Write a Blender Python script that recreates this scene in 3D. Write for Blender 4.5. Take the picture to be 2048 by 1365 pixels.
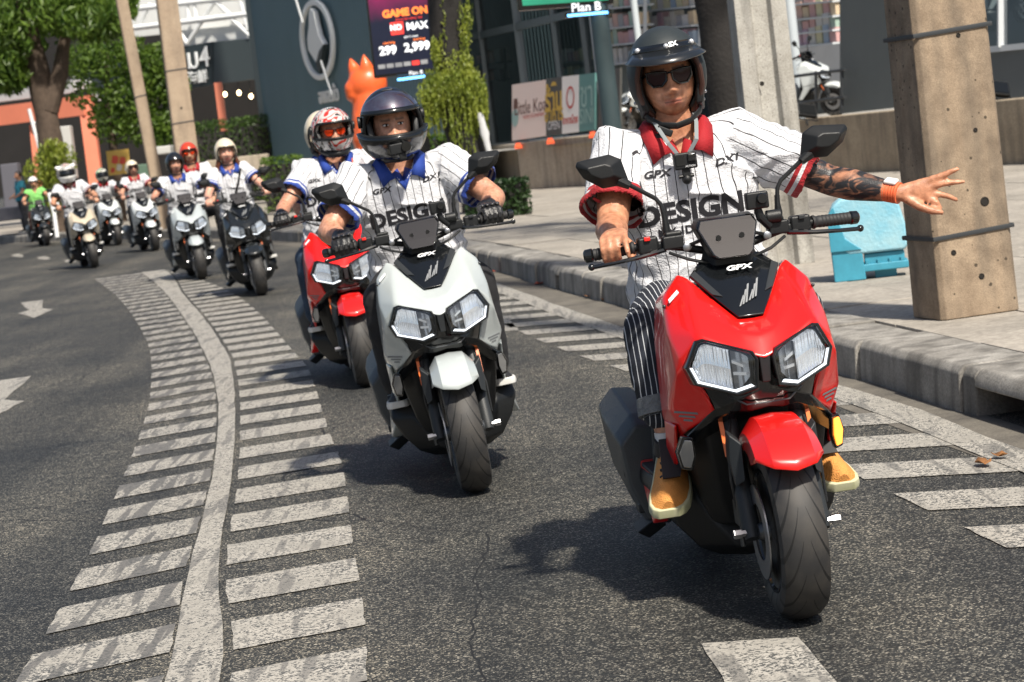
import bpy, bmesh, math, random
from mathutils import Vector, Matrix, noise
from mathutils.bvhtree import BVHTree
for o in list(bpy.data.objects): bpy.data.objects.remove(o, do_unlink=True)
SC = bpy.context.scene
COL = SC.collection
R = math.radians
random.seed(7)

# ------------------------------------------------------------------ camera
FPX, CX, CY, HC = 4836.0, 1024.0, 682.5, 1.43
PITCH, ROLL = math.atan(419.0/4836.0), R(6.8)
_f = Vector((0, math.cos(PITCH), -math.sin(PITCH)))
_u0 = Vector((0, math.sin(PITCH), math.cos(PITCH)))
_r0 = Vector((1, 0, 0))
_r = _r0*math.cos(ROLL) - _u0*math.sin(ROLL)
_u = _r0*math.sin(ROLL) + _u0*math.cos(ROLL)
cam = bpy.data.objects.new('camera', bpy.data.cameras.new('camera'))
COL.objects.link(cam)
cam.matrix_world = Matrix(((_r.x, _u.x, -_f.x, 0), (_r.y, _u.y, -_f.y, 0), (_r.z, _u.z, -_f.z, HC), (0, 0, 0, 1)))
cam.data.sensor_width = 36.0
cam.data.lens = 36.0*FPX/2048.0
cam.data.clip_end = 2000
cam.data.dof.use_dof = True
cam.data.dof.focus_distance = 7.4
cam.data.dof.aperture_fstop = 9.0
SC.camera = cam
# ------------------------------------------------------------------ sky and sun
SUN_AZ, SUN_EL = R(157), R(52)       # azimuth clockwise from +Y
W = bpy.data.worlds.new('World'); SC.world = W; W.use_nodes = True
nt = W.node_tree
sky = nt.nodes.new('ShaderNodeTexSky'); sky.sky_type = 'NISHITA'; sky.sun_disc = False
sky.sun_elevation = SUN_EL; sky.sun_rotation = SUN_AZ; sky.dust_density = 3.0
bg = nt.nodes['Background']; bg.inputs[1].default_value = 0.075
nt.links.new(sky.outputs[0], bg.inputs[0])
sd = Vector((math.sin(SUN_AZ)*math.cos(SUN_EL), math.cos(SUN_AZ)*math.cos(SUN_EL), math.sin(SUN_EL)))
sl = bpy.data.lights.new('sun', 'SUN'); sl.energy = 5.0; sl.angle = R(2.6); sl.color = (1.0, 0.93, 0.82)
so = bpy.data.objects.new('sun', sl); COL.objects.link(so)
so.rotation_euler = sd.to_track_quat('Z', 'Y').to_euler()
SC.view_settings.view_transform = 'Standard'; SC.view_settings.look = 'None'
SC.view_settings.exposure = 0.46; SC.view_settings.gamma = 1.0
SC.render.engine = 'CYCLES'

# ------------------------------------------------------------------ helpers
def ray(px, py):
    return _f*FPX + _r*(px-CX) + _u*(CY-py)
def at(px, py, Y):                       # a point at distance Y from the camera's plane
    d = ray(px, py); t = Y/d.y
    return Vector((0, 0, HC)) + d*t
def gr(px, py, z=0.0):                   # where a photographed spot meets a level z
    d = ray(px, py); t = (z-HC)/d.z
    return Vector((0, 0, HC)) + d*t
V = Vector

def N(nt, t, **kw):
    n = nt.nodes.new(t)
    for k, v in kw.items():
        if k == 'op': n.operation = v
        elif k.startswith('i'):
            n.inputs[int(k[1:])].default_value = v
        else: setattr(n, k, v)
    return n
def L(nt, a, b): nt.links.new(a, b)
MATS = {}
def newmat(name):
    m = bpy.data.materials.new(name); m.use_nodes = True
    MATS[name] = m
    return m, m.node_tree, m.node_tree.nodes['Principled BSDF']
def mat(name, col, rough=0.5, metal=0.0, coat=0.0, var=0.0, vs=8.0, bump=0.0, bs=60.0, emit=None, es=0.0, spec=0.5, col2=None, rv=0.0):
    """principled material with optional mottling (var, towards col2), bump and roughness variation"""
    if name in MATS: return MATS[name]
    m, t, b = newmat(name)
    b.inputs['Base Color'].default_value = (*col, 1); b.inputs['Roughness'].default_value = rough
    b.inputs['Metallic'].default_value = metal; b.inputs['Coat Weight'].default_value = coat
    b.inputs['Coat Roughness'].default_value = 0.04; b.inputs['Specular IOR Level'].default_value = spec
    if emit: b.inputs['Emission Color'].default_value = (*emit, 1); b.inputs['Emission Strength'].default_value = es
    if var or bump or rv:
        tc = N(t, 'ShaderNodeTexCoord')
    if var or rv:
        nz = N(t, 'ShaderNodeTexNoise'); nz.inputs['Scale'].default_value = vs; nz.inputs['Detail'].default_value = 6
        nz.inputs['Roughness'].default_value = 0.65
        L(t, tc.outputs['Object'], nz.inputs['Vector'])
    if var:
        c2 = col2 or tuple(c*0.45 for c in col)
        rp = N(t, 'ShaderNodeValToRGB')
        rp.color_ramp.elements[0].position = 0.35; rp.color_ramp.elements[1].position = 0.7
        rp.color_ramp.elements[0].color = (*[a*(1-var)+c*var for a, c in zip(col, c2)], 1)
        rp.color_ramp.elements[1].color = (*col, 1)
        L(t, nz.outputs[0], rp.inputs[0]); L(t, rp.outputs[0], b.inputs['Base Color'])
    if rv:
        mr = N(t, 'ShaderNodeMapRange'); mr.inputs[3].default_value = max(0.02, rough-rv); mr.inputs[4].default_value = rough+rv
        mr.inputs[1].default_value = .3; mr.inputs[2].default_value = .7
        L(t, nz.outputs[0], mr.inputs[0]); L(t, mr.outputs[0], b.inputs['Roughness'])
    if bump:
        n2 = N(t, 'ShaderNodeTexNoise'); n2.inputs['Scale'].default_value = bs; n2.inputs['Detail'].default_value = 4
        bp = N(t, 'ShaderNodeBump'); bp.inputs['Strength'].default_value = bump; bp.inputs['Distance'].default_value = 0.01
        L(t, tc.outputs['Object'], n2.inputs['Vector']); L(t, n2.outputs[0], bp.inputs['Height']); L(t, bp.outputs[0], b.inputs['Normal'])
    return m

def tag(o, label=None, cat=None, group=None, kind=None):
    if label: o['label'] = label
    if cat: o['category'] = cat
    if group: o['group'] = group
    if kind: o['kind'] = kind
    return o
def empty(name, loc=(0, 0, 0), rot=(0, 0, 0), label=None, cat=None, group=None):
    o = bpy.data.objects.new(name, None); COL.objects.link(o); o.empty_display_size = 0.1
    o.location = loc; o.rotation_euler = rot
    return tag(o, label, cat, group)
def copy_tree(o, parent=None):
    c = o.copy(); COL.objects.link(c); c.parent = parent
    for ch in list(o.children):
        if ch is not c: copy_tree(ch, c)
    return c

class MB:
    def __init__(s): s.v = []; s.f = []; s.m = []; s.cur = 0
    def add(s, vs, fs):
        k = len(s.v); s.v += [tuple(p) for p in vs]; s.f += [tuple(i+k for i in f) for f in fs]; s.m += [s.cur]*len(fs); return s
    def box(s, c, d, M=None):
        c = V(c); hx, hy, hz = d[0]/2, d[1]/2, d[2]/2
        vs = [V((x, y, z)) for x in (-hx, hx) for y in (-hy, hy) for z in (-hz, hz)]
        if M is not None: vs = [M @ p for p in vs]
        return s.add([p+c for p in vs], [(0, 1, 3, 2), (4, 6, 7, 5), (0, 4, 5, 1), (2, 3, 7, 6), (0, 2, 6, 4), (1, 5, 7, 3)])
    def bar(s, a, b, w, h=None, up=(0, 0, 1)):
        """square bar from a to b"""
        a, b = V(a), V(b); h = h or w; d = (b-a); l = d.length; d.normalize()
        u = V(up); sd_ = d.cross(u)
        if sd_.length < 1e-4: sd_ = d.cross(V((0, 1, 0)))
        sd_.normalize(); u = sd_.cross(d)
        M = Matrix((sd_, d, u)).transposed()
        return s.box((a+b)/2, (w, l, h), M)
    def loft(s, rings, cap=True, closed=False):
        n = len(rings[0]); k = len(s.v)
        vs = [p for r_ in rings for p in r_]; fs = []
        m = len(rings)
        for i in range(m if closed else m-1):
            for j in range(n):
                a, b_ = i*n+j, i*n+(j+1) % n
                c, d = ((i+1) % m)*n+(j+1) % n, ((i+1) % m)*n+j
                fs.append((a, b_, c, d))
        if cap and not closed:
            fs.append(tuple(reversed(range(n)))); fs.append(tuple(range((m-1)*n, m*n)))
        return s.add(vs, fs)
    def tube(s, pts, r, n=10, cap=True, flat=1.0, ref=None, closed=False):
        pts = [V(p) for p in pts]; m = len(pts)
        rr = r if isinstance(r, (list, tuple)) else [r]*m
        rings = []; prev = V(ref) if ref else None
        for i, p in enumerate(pts):
            if closed: d = pts[(i+1) % m]-pts[i-1]
            else: d = pts[min(i+1, m-1)]-pts[max(i-1, 0)]
            d.normalize()
            if prev is None:
                prev = V((0, 0, 1)) if abs(d.z) < 0.9 else V((0, 1, 0))
            a = d.cross(prev)
            if a.length < 1e-4: a = d.cross(V((1, 0, 0)))
            a.normalize(); b_ = a.cross(d); prev = b_
            if ref: prev = V(ref)
            ra = rr[i] if not isinstance(rr[i], (tuple, list)) else None
            x, y = (ra, ra*flat) if ra is not None else rr[i]
            rings.append([p + a*math.cos(2*math.pi*j/n)*x + b_*math.sin(2*math.pi*j/n)*y for j in range(n)])
        return s.loft(rings, cap and not closed, closed)
    def lathe(s, prof, c=(0, 0, 0), axis='Z', n=24, closed=False):
        rings = []
        c = V(c)
        for r_, h in prof:
            ring = []
            for j in range(n):
                a = 2*math.pi*j/n
                x, y = r_*math.cos(a), r_*math.sin(a)
                ring.append(c + (V((x, y, h)) if axis == 'Z' else V((h, x, y)) if axis == 'X' else V((y, h, x))))
            rings.append(ring)
        return s.loft(rings, not closed, closed)
    def prism(s, poly, a, b_):
        """poly: 3D points; extruded by vectors a and b_"""
        a, b_ = V(a), V(b_)
        return s.loft([[V(p)+a for p in poly], [V(p)+b_ for p in poly]])
    def ball(s, c, r, nu=16, nv=10, M=None):
        c = V(c); r = (r, r, r) if not isinstance(r, (tuple, list)) else r
        vs = []; fs = []
        for i in range(1, nv):
            t = math.pi*i/nv
            for j in range(nu):
                a = 2*math.pi*j/nu
                vs.append(V((r[0]*math.sin(t)*math.cos(a), r[1]*math.sin(t)*math.sin(a), r[2]*math.cos(t))))
        for i in range(nv-2):
            for j in range(nu): fs.append((i*nu+j, i*nu+(j+1) % nu, (i+1)*nu+(j+1) % nu, (i+1)*nu+j))
        k = len(vs); vs += [V((0, 0, r[2])), V((0, 0, -r[2]))]
        for j in range(nu):
            fs.append((k, (j+1) % nu, j)); fs.append((k+1, (nv-2)*nu+j, (nv-2)*nu+(j+1) % nu))
        if M is not None: vs = [M @ p for p in vs]
        return s.add([p+c for p in vs], fs)
    def mirror(s):
        k = len(s.v); s.v += [(-x, y, z) for x, y, z in s.v]; s.f += [tuple(i+k for i in reversed(f)) for f in list(s.f)]; s.m += list(s.m); return s
    def xf(s, M):
        s.v = [tuple(M @ V(p)) for p in s.v]; return s
    def build(s, name, mt, parent=None, smooth=True, bevel=0, sub=0, crease=None, solid=0, loc=None, angle=35, recalc=True, kind=None, weld=False, seg=2):
        me = bpy.data.meshes.new(name)
        me.from_pydata(s.v, [], s.f)
        mts = mt if isinstance(mt, (list, tuple)) else [mt]
        for q in mts: me.materials.append(q)
        if len(mts) > 1: me.polygons.foreach_set('material_index', s.m)
        if recalc or weld:
            bm = bmesh.new(); bm.from_mesh(me)
            if weld: bmesh.ops.remove_doubles(bm, verts=bm.verts, dist=0.0006)
            bmesh.ops.recalc_face_normals(bm, faces=bm.faces)
            if crease is not None:
                cl = bm.edges.layers.float.get('crease_edge') or bm.edges.layers.float.new('crease_edge')
                for e in bm.edges: e[cl] = crease
            bm.to_mesh(me); bm.free()
        me.update()
        o = bpy.data.objects.new(name, me); COL.objects.link(o)
        if parent is not None: o.parent = parent
        if loc is not None: o.location = loc
        if solid:
            q = o.modifiers.new('solid', 'SOLIDIFY'); q.thickness = solid; q.offset = -1
        if sub:
            q = o.modifiers.new('sub', 'SUBSURF'); q.levels = sub; q.render_levels = sub
        if bevel:
            q = o.modifiers.new('bevel', 'BEVEL'); q.width = bevel; q.segments = seg; q.limit_method = 'ANGLE'; q.angle_limit = R(32); q.harden_normals = False
        if smooth:
            if sub: me.shade_smooth()
            else:
                try: me.set_sharp_from_angle(angle=R(angle)) if False else None
                except Exception: pass
                me.shade_smooth()
                if bevel:
                    q = o.modifiers.new('wn', 'WEIGHTED_NORMAL'); q.keep_sharp = True
                else:
                    bm = bmesh.new(); bm.from_mesh(me)
                    for e in bm.edges:
                        if len(e.link_faces) == 2 and e.calc_face_angle(0) > R(angle): e.smooth = False
                    bm.to_mesh(me); bm.free()
        if kind: o['kind'] = kind
        return o

_TMP = bpy.data.scenes.new('workbench')       # an empty scene in which single shapes are evaluated, removed at the end
def evaluated(o):
    _TMP.collection.objects.link(o)
    vl = _TMP.view_layers[0]; vl.update()
    me = bpy.data.meshes.new_from_object(o.evaluated_get(vl.depsgraph))
    _TMP.collection.objects.unlink(o)
    return me
def text_mesh(body, size, extrude=0.0, shear=0.0, space=1.0, sx=1.0, bold=0.0, align='CENTER'):
    cu = bpy.data.curves.new('t', 'FONT'); cu.body = body; cu.size = size; cu.extrude = extrude; cu.shear = shear
    cu.space_character = space; cu.align_x = align; cu.align_y = 'CENTER'; cu.resolution_u = 3; cu.offset = bold
    o = bpy.data.objects.new('t', cu)
    me = evaluated(o)
    bpy.data.objects.remove(o); bpy.data.curves.remove(cu)
    for q in me.vertices: q.co.x *= sx
    me.materials.clear()
    return me
def put_text(name, body, size, M, mt, parent=None, **kw):
    """flat lettering: text plane x right, y up, placed by matrix M"""
    me = text_mesh(body, size, **kw); me.name = name
    me.transform(M); me.materials.append(mt)
    o = bpy.data.objects.new(name, me); COL.objects.link(o)
    if parent is not None: o.parent = parent
    return o
def frame(o, x, y, z=None):
    """matrix with text x axis, text y axis and origin"""
    x = V(x).normalized(); y = V(y); y = (y - x*y.dot(x)).normalized(); z = x.cross(y)
    return Matrix(((x.x, y.x, z.x, o[0]), (x.y, y.y, z.y, o[1]), (x.z, y.z, z.z, o[2]), (0, 0, 0, 1)))
# ------------------------------------------------------------------ ground materials
def asphalt_mat():
    m, t, b = newmat('asphalt')
    tc = N(t, 'ShaderNodeTexCoord')
    vo = N(t, 'ShaderNodeTexVoronoi'); vo.inputs['Scale'].default_value = 190
    v2 = N(t, 'ShaderNodeTexVoronoi'); v2.inputs['Scale'].default_value = 75
    nz = N(t, 'ShaderNodeTexNoise'); nz.inputs['Scale'].default_value = 0.55; nz.inputs['Detail'].default_value = 7; nz.inputs['Roughness'].default_value = 0.6
    n3 = N(t, 'ShaderNodeTexNoise'); n3.inputs['Scale'].default_value = 14; n3.inputs['Detail'].default_value = 5
    for q in (vo, v2, nz, n3): L(t, tc.outputs['Object'], q.inputs['Vector'])
    r1 = N(t, 'ShaderNodeValToRGB')          # chips of aggregate, light and dark
    for e in list(r1.color_ramp.elements)[1:]: r1.color_ramp.elements.remove(e)
    e0 = r1.color_ramp.elements[0]; e0.position = 0; e0.color = (.014, .016, .017, 1)
    for p, c in ((.52, (.026, .028, .029)), (.74, (.058, .058, .056)), (.86, (.15, .145, .13)), (1, (.42, .40, .36))):
        e = r1.color_ramp.elements.new(p); e.color = (*c, 1)
    sx = N(t, 'ShaderNodeSeparateColor'); L(t, vo.outputs['Color'], sx.inputs[0]); L(t, sx.outputs[0], r1.inputs[0])
    r2 = N(t, 'ShaderNodeValToRGB'); r2.color_ramp.elements[0].position = .3; r2.color_ramp.elements[1].position = .72
    r2.color_ramp.elements[0].color = (.42, .44, .46, 1); r2.color_ramp.elements[1].color = (1.28, 1.22, 1.1, 1)
    L(t, nz.outputs[0], r2.inputs[0])
    mx = N(t, 'ShaderNodeMix', data_type='RGBA', blend_type='MULTIPLY'); mx.inputs[0].default_value = 1
    L(t, r1.outputs[0], mx.inputs[6]); L(t, r2.outputs[0], mx.inputs[7])
    r3 = N(t, 'ShaderNodeValToRGB'); r3.color_ramp.elements[0].position = .35; r3.color_ramp.elements[1].position = .65
    r3.color_ramp.elements[0].color = (.7, .7, .7, 1); r3.color_ramp.elements[1].color = (1.2, 1.2, 1.2, 1)
    L(t, n3.outputs[0], r3.inputs[0])
    m2 = N(t, 'ShaderNodeMix', data_type='RGBA', blend_type='MULTIPLY'); m2.inputs[0].default_value = 1
    L(t, mx.outputs[2], m2.inputs[6]); L(t, r3.outputs[0], m2.inputs[7])
    # tracks polished by tyres and oil streaks along the lane
    mp = N(t, 'ShaderNodeMapping'); mp.inputs['Rotation'].default_value = (0, 0, R(-8)); mp.inputs['Scale'].default_value = (1.5, .07, 1); L(t, tc.outputs['Object'], mp.inputs['Vector'])
    n6 = N(t, 'ShaderNodeTexNoise'); n6.inputs['Scale'].default_value = 1.0; n6.inputs['Detail'].default_value = 4; L(t, mp.outputs[0], n6.inputs['Vector'])
    r6 = N(t, 'ShaderNodeValToRGB'); r6.color_ramp.elements[0].position = .38; r6.color_ramp.elements[1].position = .62
    r6.color_ramp.elements[0].color = (.62, .63, .64, 1); r6.color_ramp.elements[1].color = (1.25, 1.22, 1.16, 1); L(t, n6.outputs[0], r6.inputs[0])
    m6 = N(t, 'ShaderNodeMix', data_type='RGBA', blend_type='MULTIPLY'); m6.inputs[0].default_value = 1; L(t, m2.outputs[2], m6.inputs[6]); L(t, r6.outputs[0], m6.inputs[7])
    # hairline cracks
    n7 = N(t, 'ShaderNodeTexNoise'); n7.inputs['Scale'].default_value = 1.6; n7.inputs['Detail'].default_value = 5; L(t, tc.outputs['Object'], n7.inputs['Vector'])
    mv = N(t, 'ShaderNodeMix', data_type='RGBA'); mv.inputs[0].default_value = .18; L(t, tc.outputs['Object'], mv.inputs[6]); L(t, n7.outputs['Color'], mv.inputs[7])
    v7 = N(t, 'ShaderNodeTexVoronoi', feature='DISTANCE_TO_EDGE'); v7.inputs['Scale'].default_value = .42; L(t, mv.outputs[2], v7.inputs['Vector'])
    c7 = N(t, 'ShaderNodeMath', op='LESS_THAN', i1=.0011); L(t, v7.outputs['Distance'], c7.inputs[0])
    m7 = N(t, 'ShaderNodeMix', data_type='RGBA'); m7.inputs[7].default_value = (.008, .008, .008, 1); L(t, c7.outputs[0], m7.inputs[0]); L(t, m6.outputs[2], m7.inputs[6]); L(t, m7.outputs[2], b.inputs['Base Color'])
    b.inputs['Roughness'].default_value = .66
    bp = N(t, 'ShaderNodeBump'); bp.inputs['Strength'].default_value = .55; bp.inputs['Distance'].default_value = .006
    L(t, v2.outputs['Distance'], bp.inputs['Height']); L(t, bp.outputs[0], b.inputs['Normal'])
    return m
def paint_mat(name, wear, stain, s0=.56):
    """white road paint, worn down to the chips and stained by tyres"""
    m, t, b = newmat(name)
    tc = N(t, 'ShaderNodeTexCoord')
    n1 = N(t, 'ShaderNodeTexNoise'); n1.inputs['Scale'].default_value = 3.2; n1.inputs['Detail'].default_value = 9; n1.inputs['Roughness'].default_value = .72
    vo = N(t, 'ShaderNodeTexVoronoi'); vo.inputs['Scale'].default_value = 150
    mp = N(t, 'ShaderNodeMapping'); mp.inputs['Scale'].default_value = (16, 1.3, 1); mp.inputs['Rotation'].default_value = (0, 0, R(-8))
    n2 = N(t, 'ShaderNodeTexNoise'); n2.inputs['Scale'].default_value = 1.1; n2.inputs['Detail'].default_value = 3
    n4 = N(t, 'ShaderNodeTexNoise'); n4.inputs['Scale'].default_value = 40; n4.inputs['Detail'].default_value = 4
    for q in (n1, vo, mp, n4): L(t, tc.outputs['Object'], q.inputs['Vector'])
    L(t, mp.outputs[0], n2.inputs['Vector'])
    base = N(t, 'ShaderNodeValToRGB'); base.color_ramp.elements[0].position = .3; base.color_ramp.elements[1].position = .68
    base.color_ramp.elements[0].color = (.25, .238, .21, 1); base.color_ramp.elements[1].color = (.50, .47, .415, 1)
    L(t, n1.outputs[0], base.inputs[0])
    st = N(t, 'ShaderNodeMapRange'); st.inputs[1].default_value = s0; st.inputs[2].default_value = s0+.05; st.inputs[3].default_value = 0; st.inputs[4].default_value = stain
    L(t, n2.outputs[0], st.inputs[0])
    mx = N(t, 'ShaderNodeMix', data_type='RGBA'); mx.inputs[7].default_value = (.11, .105, .1, 1)
    L(t, st.outputs[0], mx.inputs[0]); L(t, base.outputs[0], mx.inputs[6])
    sx = N(t, 'ShaderNodeSeparateColor'); L(t, vo.outputs['Color'], sx.inputs[0])
    ad = N(t, 'ShaderNodeMath', op='ADD'); L(t, sx.outputs[0], ad.inputs[0])
    ml = N(t, 'ShaderNodeMath', op='MULTIPLY', i1=1.4); L(t, n4.outputs[0], ml.inputs[0]); L(t, ml.outputs[0], ad.inputs[1])
    a3 = N(t, 'ShaderNodeMath', op='MULTIPLY_ADD', i1=2.2); L(t, n1.outputs[0], a3.inputs[0]); L(t, ad.outputs[0], a3.inputs[2])
    gt = N(t, 'ShaderNodeMath', op='GREATER_THAN', i1=2.60-wear); L(t, a3.outputs[0], gt.inputs[0])
    m2 = N(t, 'ShaderNodeMix', data_type='RGBA'); m2.inputs[7].default_value = (.09, .09, .085, 1)
    L(t, gt.outputs[0], m2.inputs[0]); L(t, mx.outputs[2], m2.inputs[6]); L(t, m2.outputs[2], b.inputs['Base Color'])
    b.inputs['Roughness'].default_value = .6
    bp = N(t, 'ShaderNodeBump'); bp.inputs['Strength'].default_value = .5; bp.inputs['Distance'].default_value = .004
    L(t, ad.outputs[0], bp.inputs['Height']); L(t, bp.outputs[0], b.inputs['Normal'])
    return m
def concrete_mat(name, col, col2, vs=2.5, grime=0.0, pit=0.0, rough=.85, ps=55):
    """concrete with blotches, darker streaks and pits"""
    m, t, b = newmat(name)
    tc = N(t, 'ShaderNodeTexCoord')
    n1 = N(t, 'ShaderNodeTexNoise'); n1.inputs['Scale'].default_value = vs; n1.inputs['Detail'].default_value = 10; n1.inputs['Roughness'].default_value = .68
    n2 = N(t, 'ShaderNodeTexNoise'); n2.inputs['Scale'].default_value = vs*30; n2.inputs['Detail'].default_value = 5
    for q in (n1, n2): L(t, tc.outputs['Object'], q.inputs['Vector'])
    r1 = N(t, 'ShaderNodeValToRGB'); r1.color_ramp.elements[0].position = .32; r1.color_ramp.elements[1].position = .66
    r1.color_ramp.elements[0].color = (*col2, 1); r1.color_ramp.elements[1].color = (*col, 1)
    L(t, n1.outputs[0], r1.inputs[0])
    r2 = N(t, 'ShaderNodeValToRGB'); r2.color_ramp.elements[0].position = .3; r2.color_ramp.elements[1].position = .7
    r2.color_ramp.elements[0].color = (.72, .71, .7, 1); r2.color_ramp.elements[1].color = (1.12, 1.12, 1.1, 1)
    L(t, n2.outputs[0], r2.inputs[0])
    mx = N(t, 'ShaderNodeMix', data_type='RGBA', blend_type='MULTIPLY'); mx.inputs[0].default_value = 1
    L(t, r1.outputs[0], mx.inputs[6]); L(t, r2.outputs[0], mx.inputs[7]); out = mx.outputs[2]
    h = n2.outputs[0]
    if grime:
        mp = N(t, 'ShaderNodeMapping'); mp.inputs['Scale'].default_value = (7, 7, .9); L(t, tc.outputs['Object'], mp.inputs['Vector'])
        n3 = N(t, 'ShaderNodeTexNoise'); n3.inputs['Scale'].default_value = 1.0; n3.inputs['Detail'].default_value = 6; L(t, mp.outputs[0], n3.inputs['Vector'])
        mr = N(t, 'ShaderNodeMapRange'); mr.inputs[1].default_value = .46; mr.inputs[2].default_value = .66; mr.inputs[4].default_value = grime; L(t, n3.outputs[0], mr.inputs[0])
        m2 = N(t, 'ShaderNodeMix', data_type='RGBA'); m2.inputs[7].default_value = (.05, .047, .042, 1)
        L(t, mr.outputs[0], m2.inputs[0]); L(t, out, m2.inputs[6]); out = m2.outputs[2]
    if pit:
        vo = N(t, 'ShaderNodeTexVoronoi'); vo.inputs['Scale'].default_value = ps; L(t, tc.outputs['Object'], vo.inputs['Vector'])
        sx = N(t, 'ShaderNodeSeparateColor'); L(t, vo.outputs['Color'], sx.inputs[0])
        ml = N(t, 'ShaderNodeMath', op='MULTIPLY_ADD', i1=.42, i2=-.08); L(t, sx.outputs[0], ml.inputs[0])
        ls = N(t, 'ShaderNodeMath', op='LESS_THAN'); L(t, vo.outputs['Distance'], ls.inputs[0]); L(t, ml.outputs[0], ls.inputs[1])
        gt = N(t, 'ShaderNodeMath', op='GREATER_THAN', i1=.62); L(t, sx.outputs[1], gt.inputs[0])
        an = N(t, 'ShaderNodeMath', op='MULTIPLY'); L(t, ls.outputs[0], an.inputs[0]); L(t, gt.outputs[0], an.inputs[1])
        sc_ = N(t, 'ShaderNodeMath', op='MULTIPLY', i1=pit); L(t, an.outputs[0], sc_.inputs[0])
        m3 = N(t, 'ShaderNodeMix', data_type='RGBA'); m3.inputs[7].default_value = (.06, .045, .03, 1)
        L(t, sc_.outputs[0], m3.inputs[0]); L(t, out, m3.inputs[6]); out = m3.outputs[2]
        sb = N(t, 'ShaderNodeMath', op='SUBTRACT'); L(t, h, sb.inputs[0]); L(t, an.outputs[0], sb.inputs[1]); h = sb.outputs[0]
    L(t, out, b.inputs['Base Color']); b.inputs['Roughness'].default_value = rough
    bp = N(t, 'ShaderNodeBump'); bp.inputs['Strength'].default_value = .4; bp.inputs['Distance'].default_value = .006
    L(t, h, bp.inputs['Height']); L(t, bp.outputs[0], b.inputs['Normal'])
    return m
M_ASPH = asphalt_mat()
M_PAINT = paint_mat('road_paint', 0.10, .6)
M_PAINTW = paint_mat('road_paint_worn', 0.16, .85, .50)
M_KERB = concrete_mat('kerb_concrete', (.36, .345, .32), (.16, .15, .135), 3, grime=.6)
M_SLAB = concrete_mat('pavement_concrete', (.40, .365, .32), (.255, .235, .205), 1.1, grime=.12)
M_GUT = concrete_mat('gutter_dirt', (.17, .155, .13), (.075, .068, .06), 3)

# ------------------------------------------------------------------ road, kerb, pavement
KP = [(-20, 5.6), (0, 3.15), (5, 2.53), (8.7, 2.08), (10.36, 1.87), (12.25, 1.64), (18, .90), (22, .33), (25.5, -.17), (30, -.95), (35, -2.0), (45, -4.7), (55, -8.3), (62, -11.4), (75, -18.5), (100, -36), (140, -70)]
def interp(tab, y):
    """smooth Catmull-Rom through the table"""
    for i in range(len(tab)-1):
        if tab[i][0] <= y <= tab[i+1][0] or i == len(tab)-2 and y > tab[i][0]:
            y0, x0 = tab[i]; y1, x1 = tab[i+1]; h = y1-y0; s = (y-y0)/h
            def sl_(k):
                a, b_ = tab[max(k-1, 0)], tab[min(k+1, len(tab)-1)]
                return (b_[1]-a[1])/(b_[0]-a[0])
            m0, m1 = sl_(i)*h, sl_(i+1)*h
            return (2*s**3-3*s*s+1)*x0+(s**3-2*s*s+s)*m0+(-2*s**3+3*s*s)*x1+(s**3-s*s)*m1
    return tab[0][1]
def kx(y): return interp(KP, y)
def kn(y):
    d = V((kx(y+.05)-kx(y-.05), .1, 0)).normalized()
    return V((d.y, -d.x, 0))                       # pointing to the pavement
road = MB().add([(-260, -60, 0), (260, -60, 0), (260, 420, 0), (-260, 420, 0)], [(0, 1, 2, 3)]).build('road', M_ASPH)
tag(road, 'dark grey chipped asphalt road curving away to the left', 'road', kind='structure')
# gutter of dirty concrete along the kerb
b = MB(); ys = [-6+i*.8 for i in range(110)]
vs = []
for y in ys:
    n = kn(y); p = V((kx(y), y, 0)); w = .34+.06*noise.noise((y*.7, 3, 0))
    vs += [p-n*w+V((0, 0, .0022)), p+n*.05+V((0, 0, .0022))]
b.add(vs, [(2*i, 2*i+1, 2*i+3, 2*i+2) for i in range(len(ys)-1)])
tag(b.build('gutter', M_GUT), 'dirty concrete gutter strip between the road and the kerb', 'gutter', kind='structure')
# pavement sheet (its level is the underside of the slabs' top face)
b = MB(); vs = []
ys = [-6+i*1.0 for i in range(150)]
for y in ys:
    n = kn(y); p = V((kx(y), y, 0))+n*.36
    vs += [(p.x, p.y, .175), (p.x+70, p.y+25, .175)]
b.add(vs, [(2*i, 2*i+1, 2*i+3, 2*i+2) for i in range(len(ys)-1)])
pavement = b.build('pavement', M_SLAB)
tag(pavement, 'pale concrete pavement behind the kerb', 'pavement', kind='structure')
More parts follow.
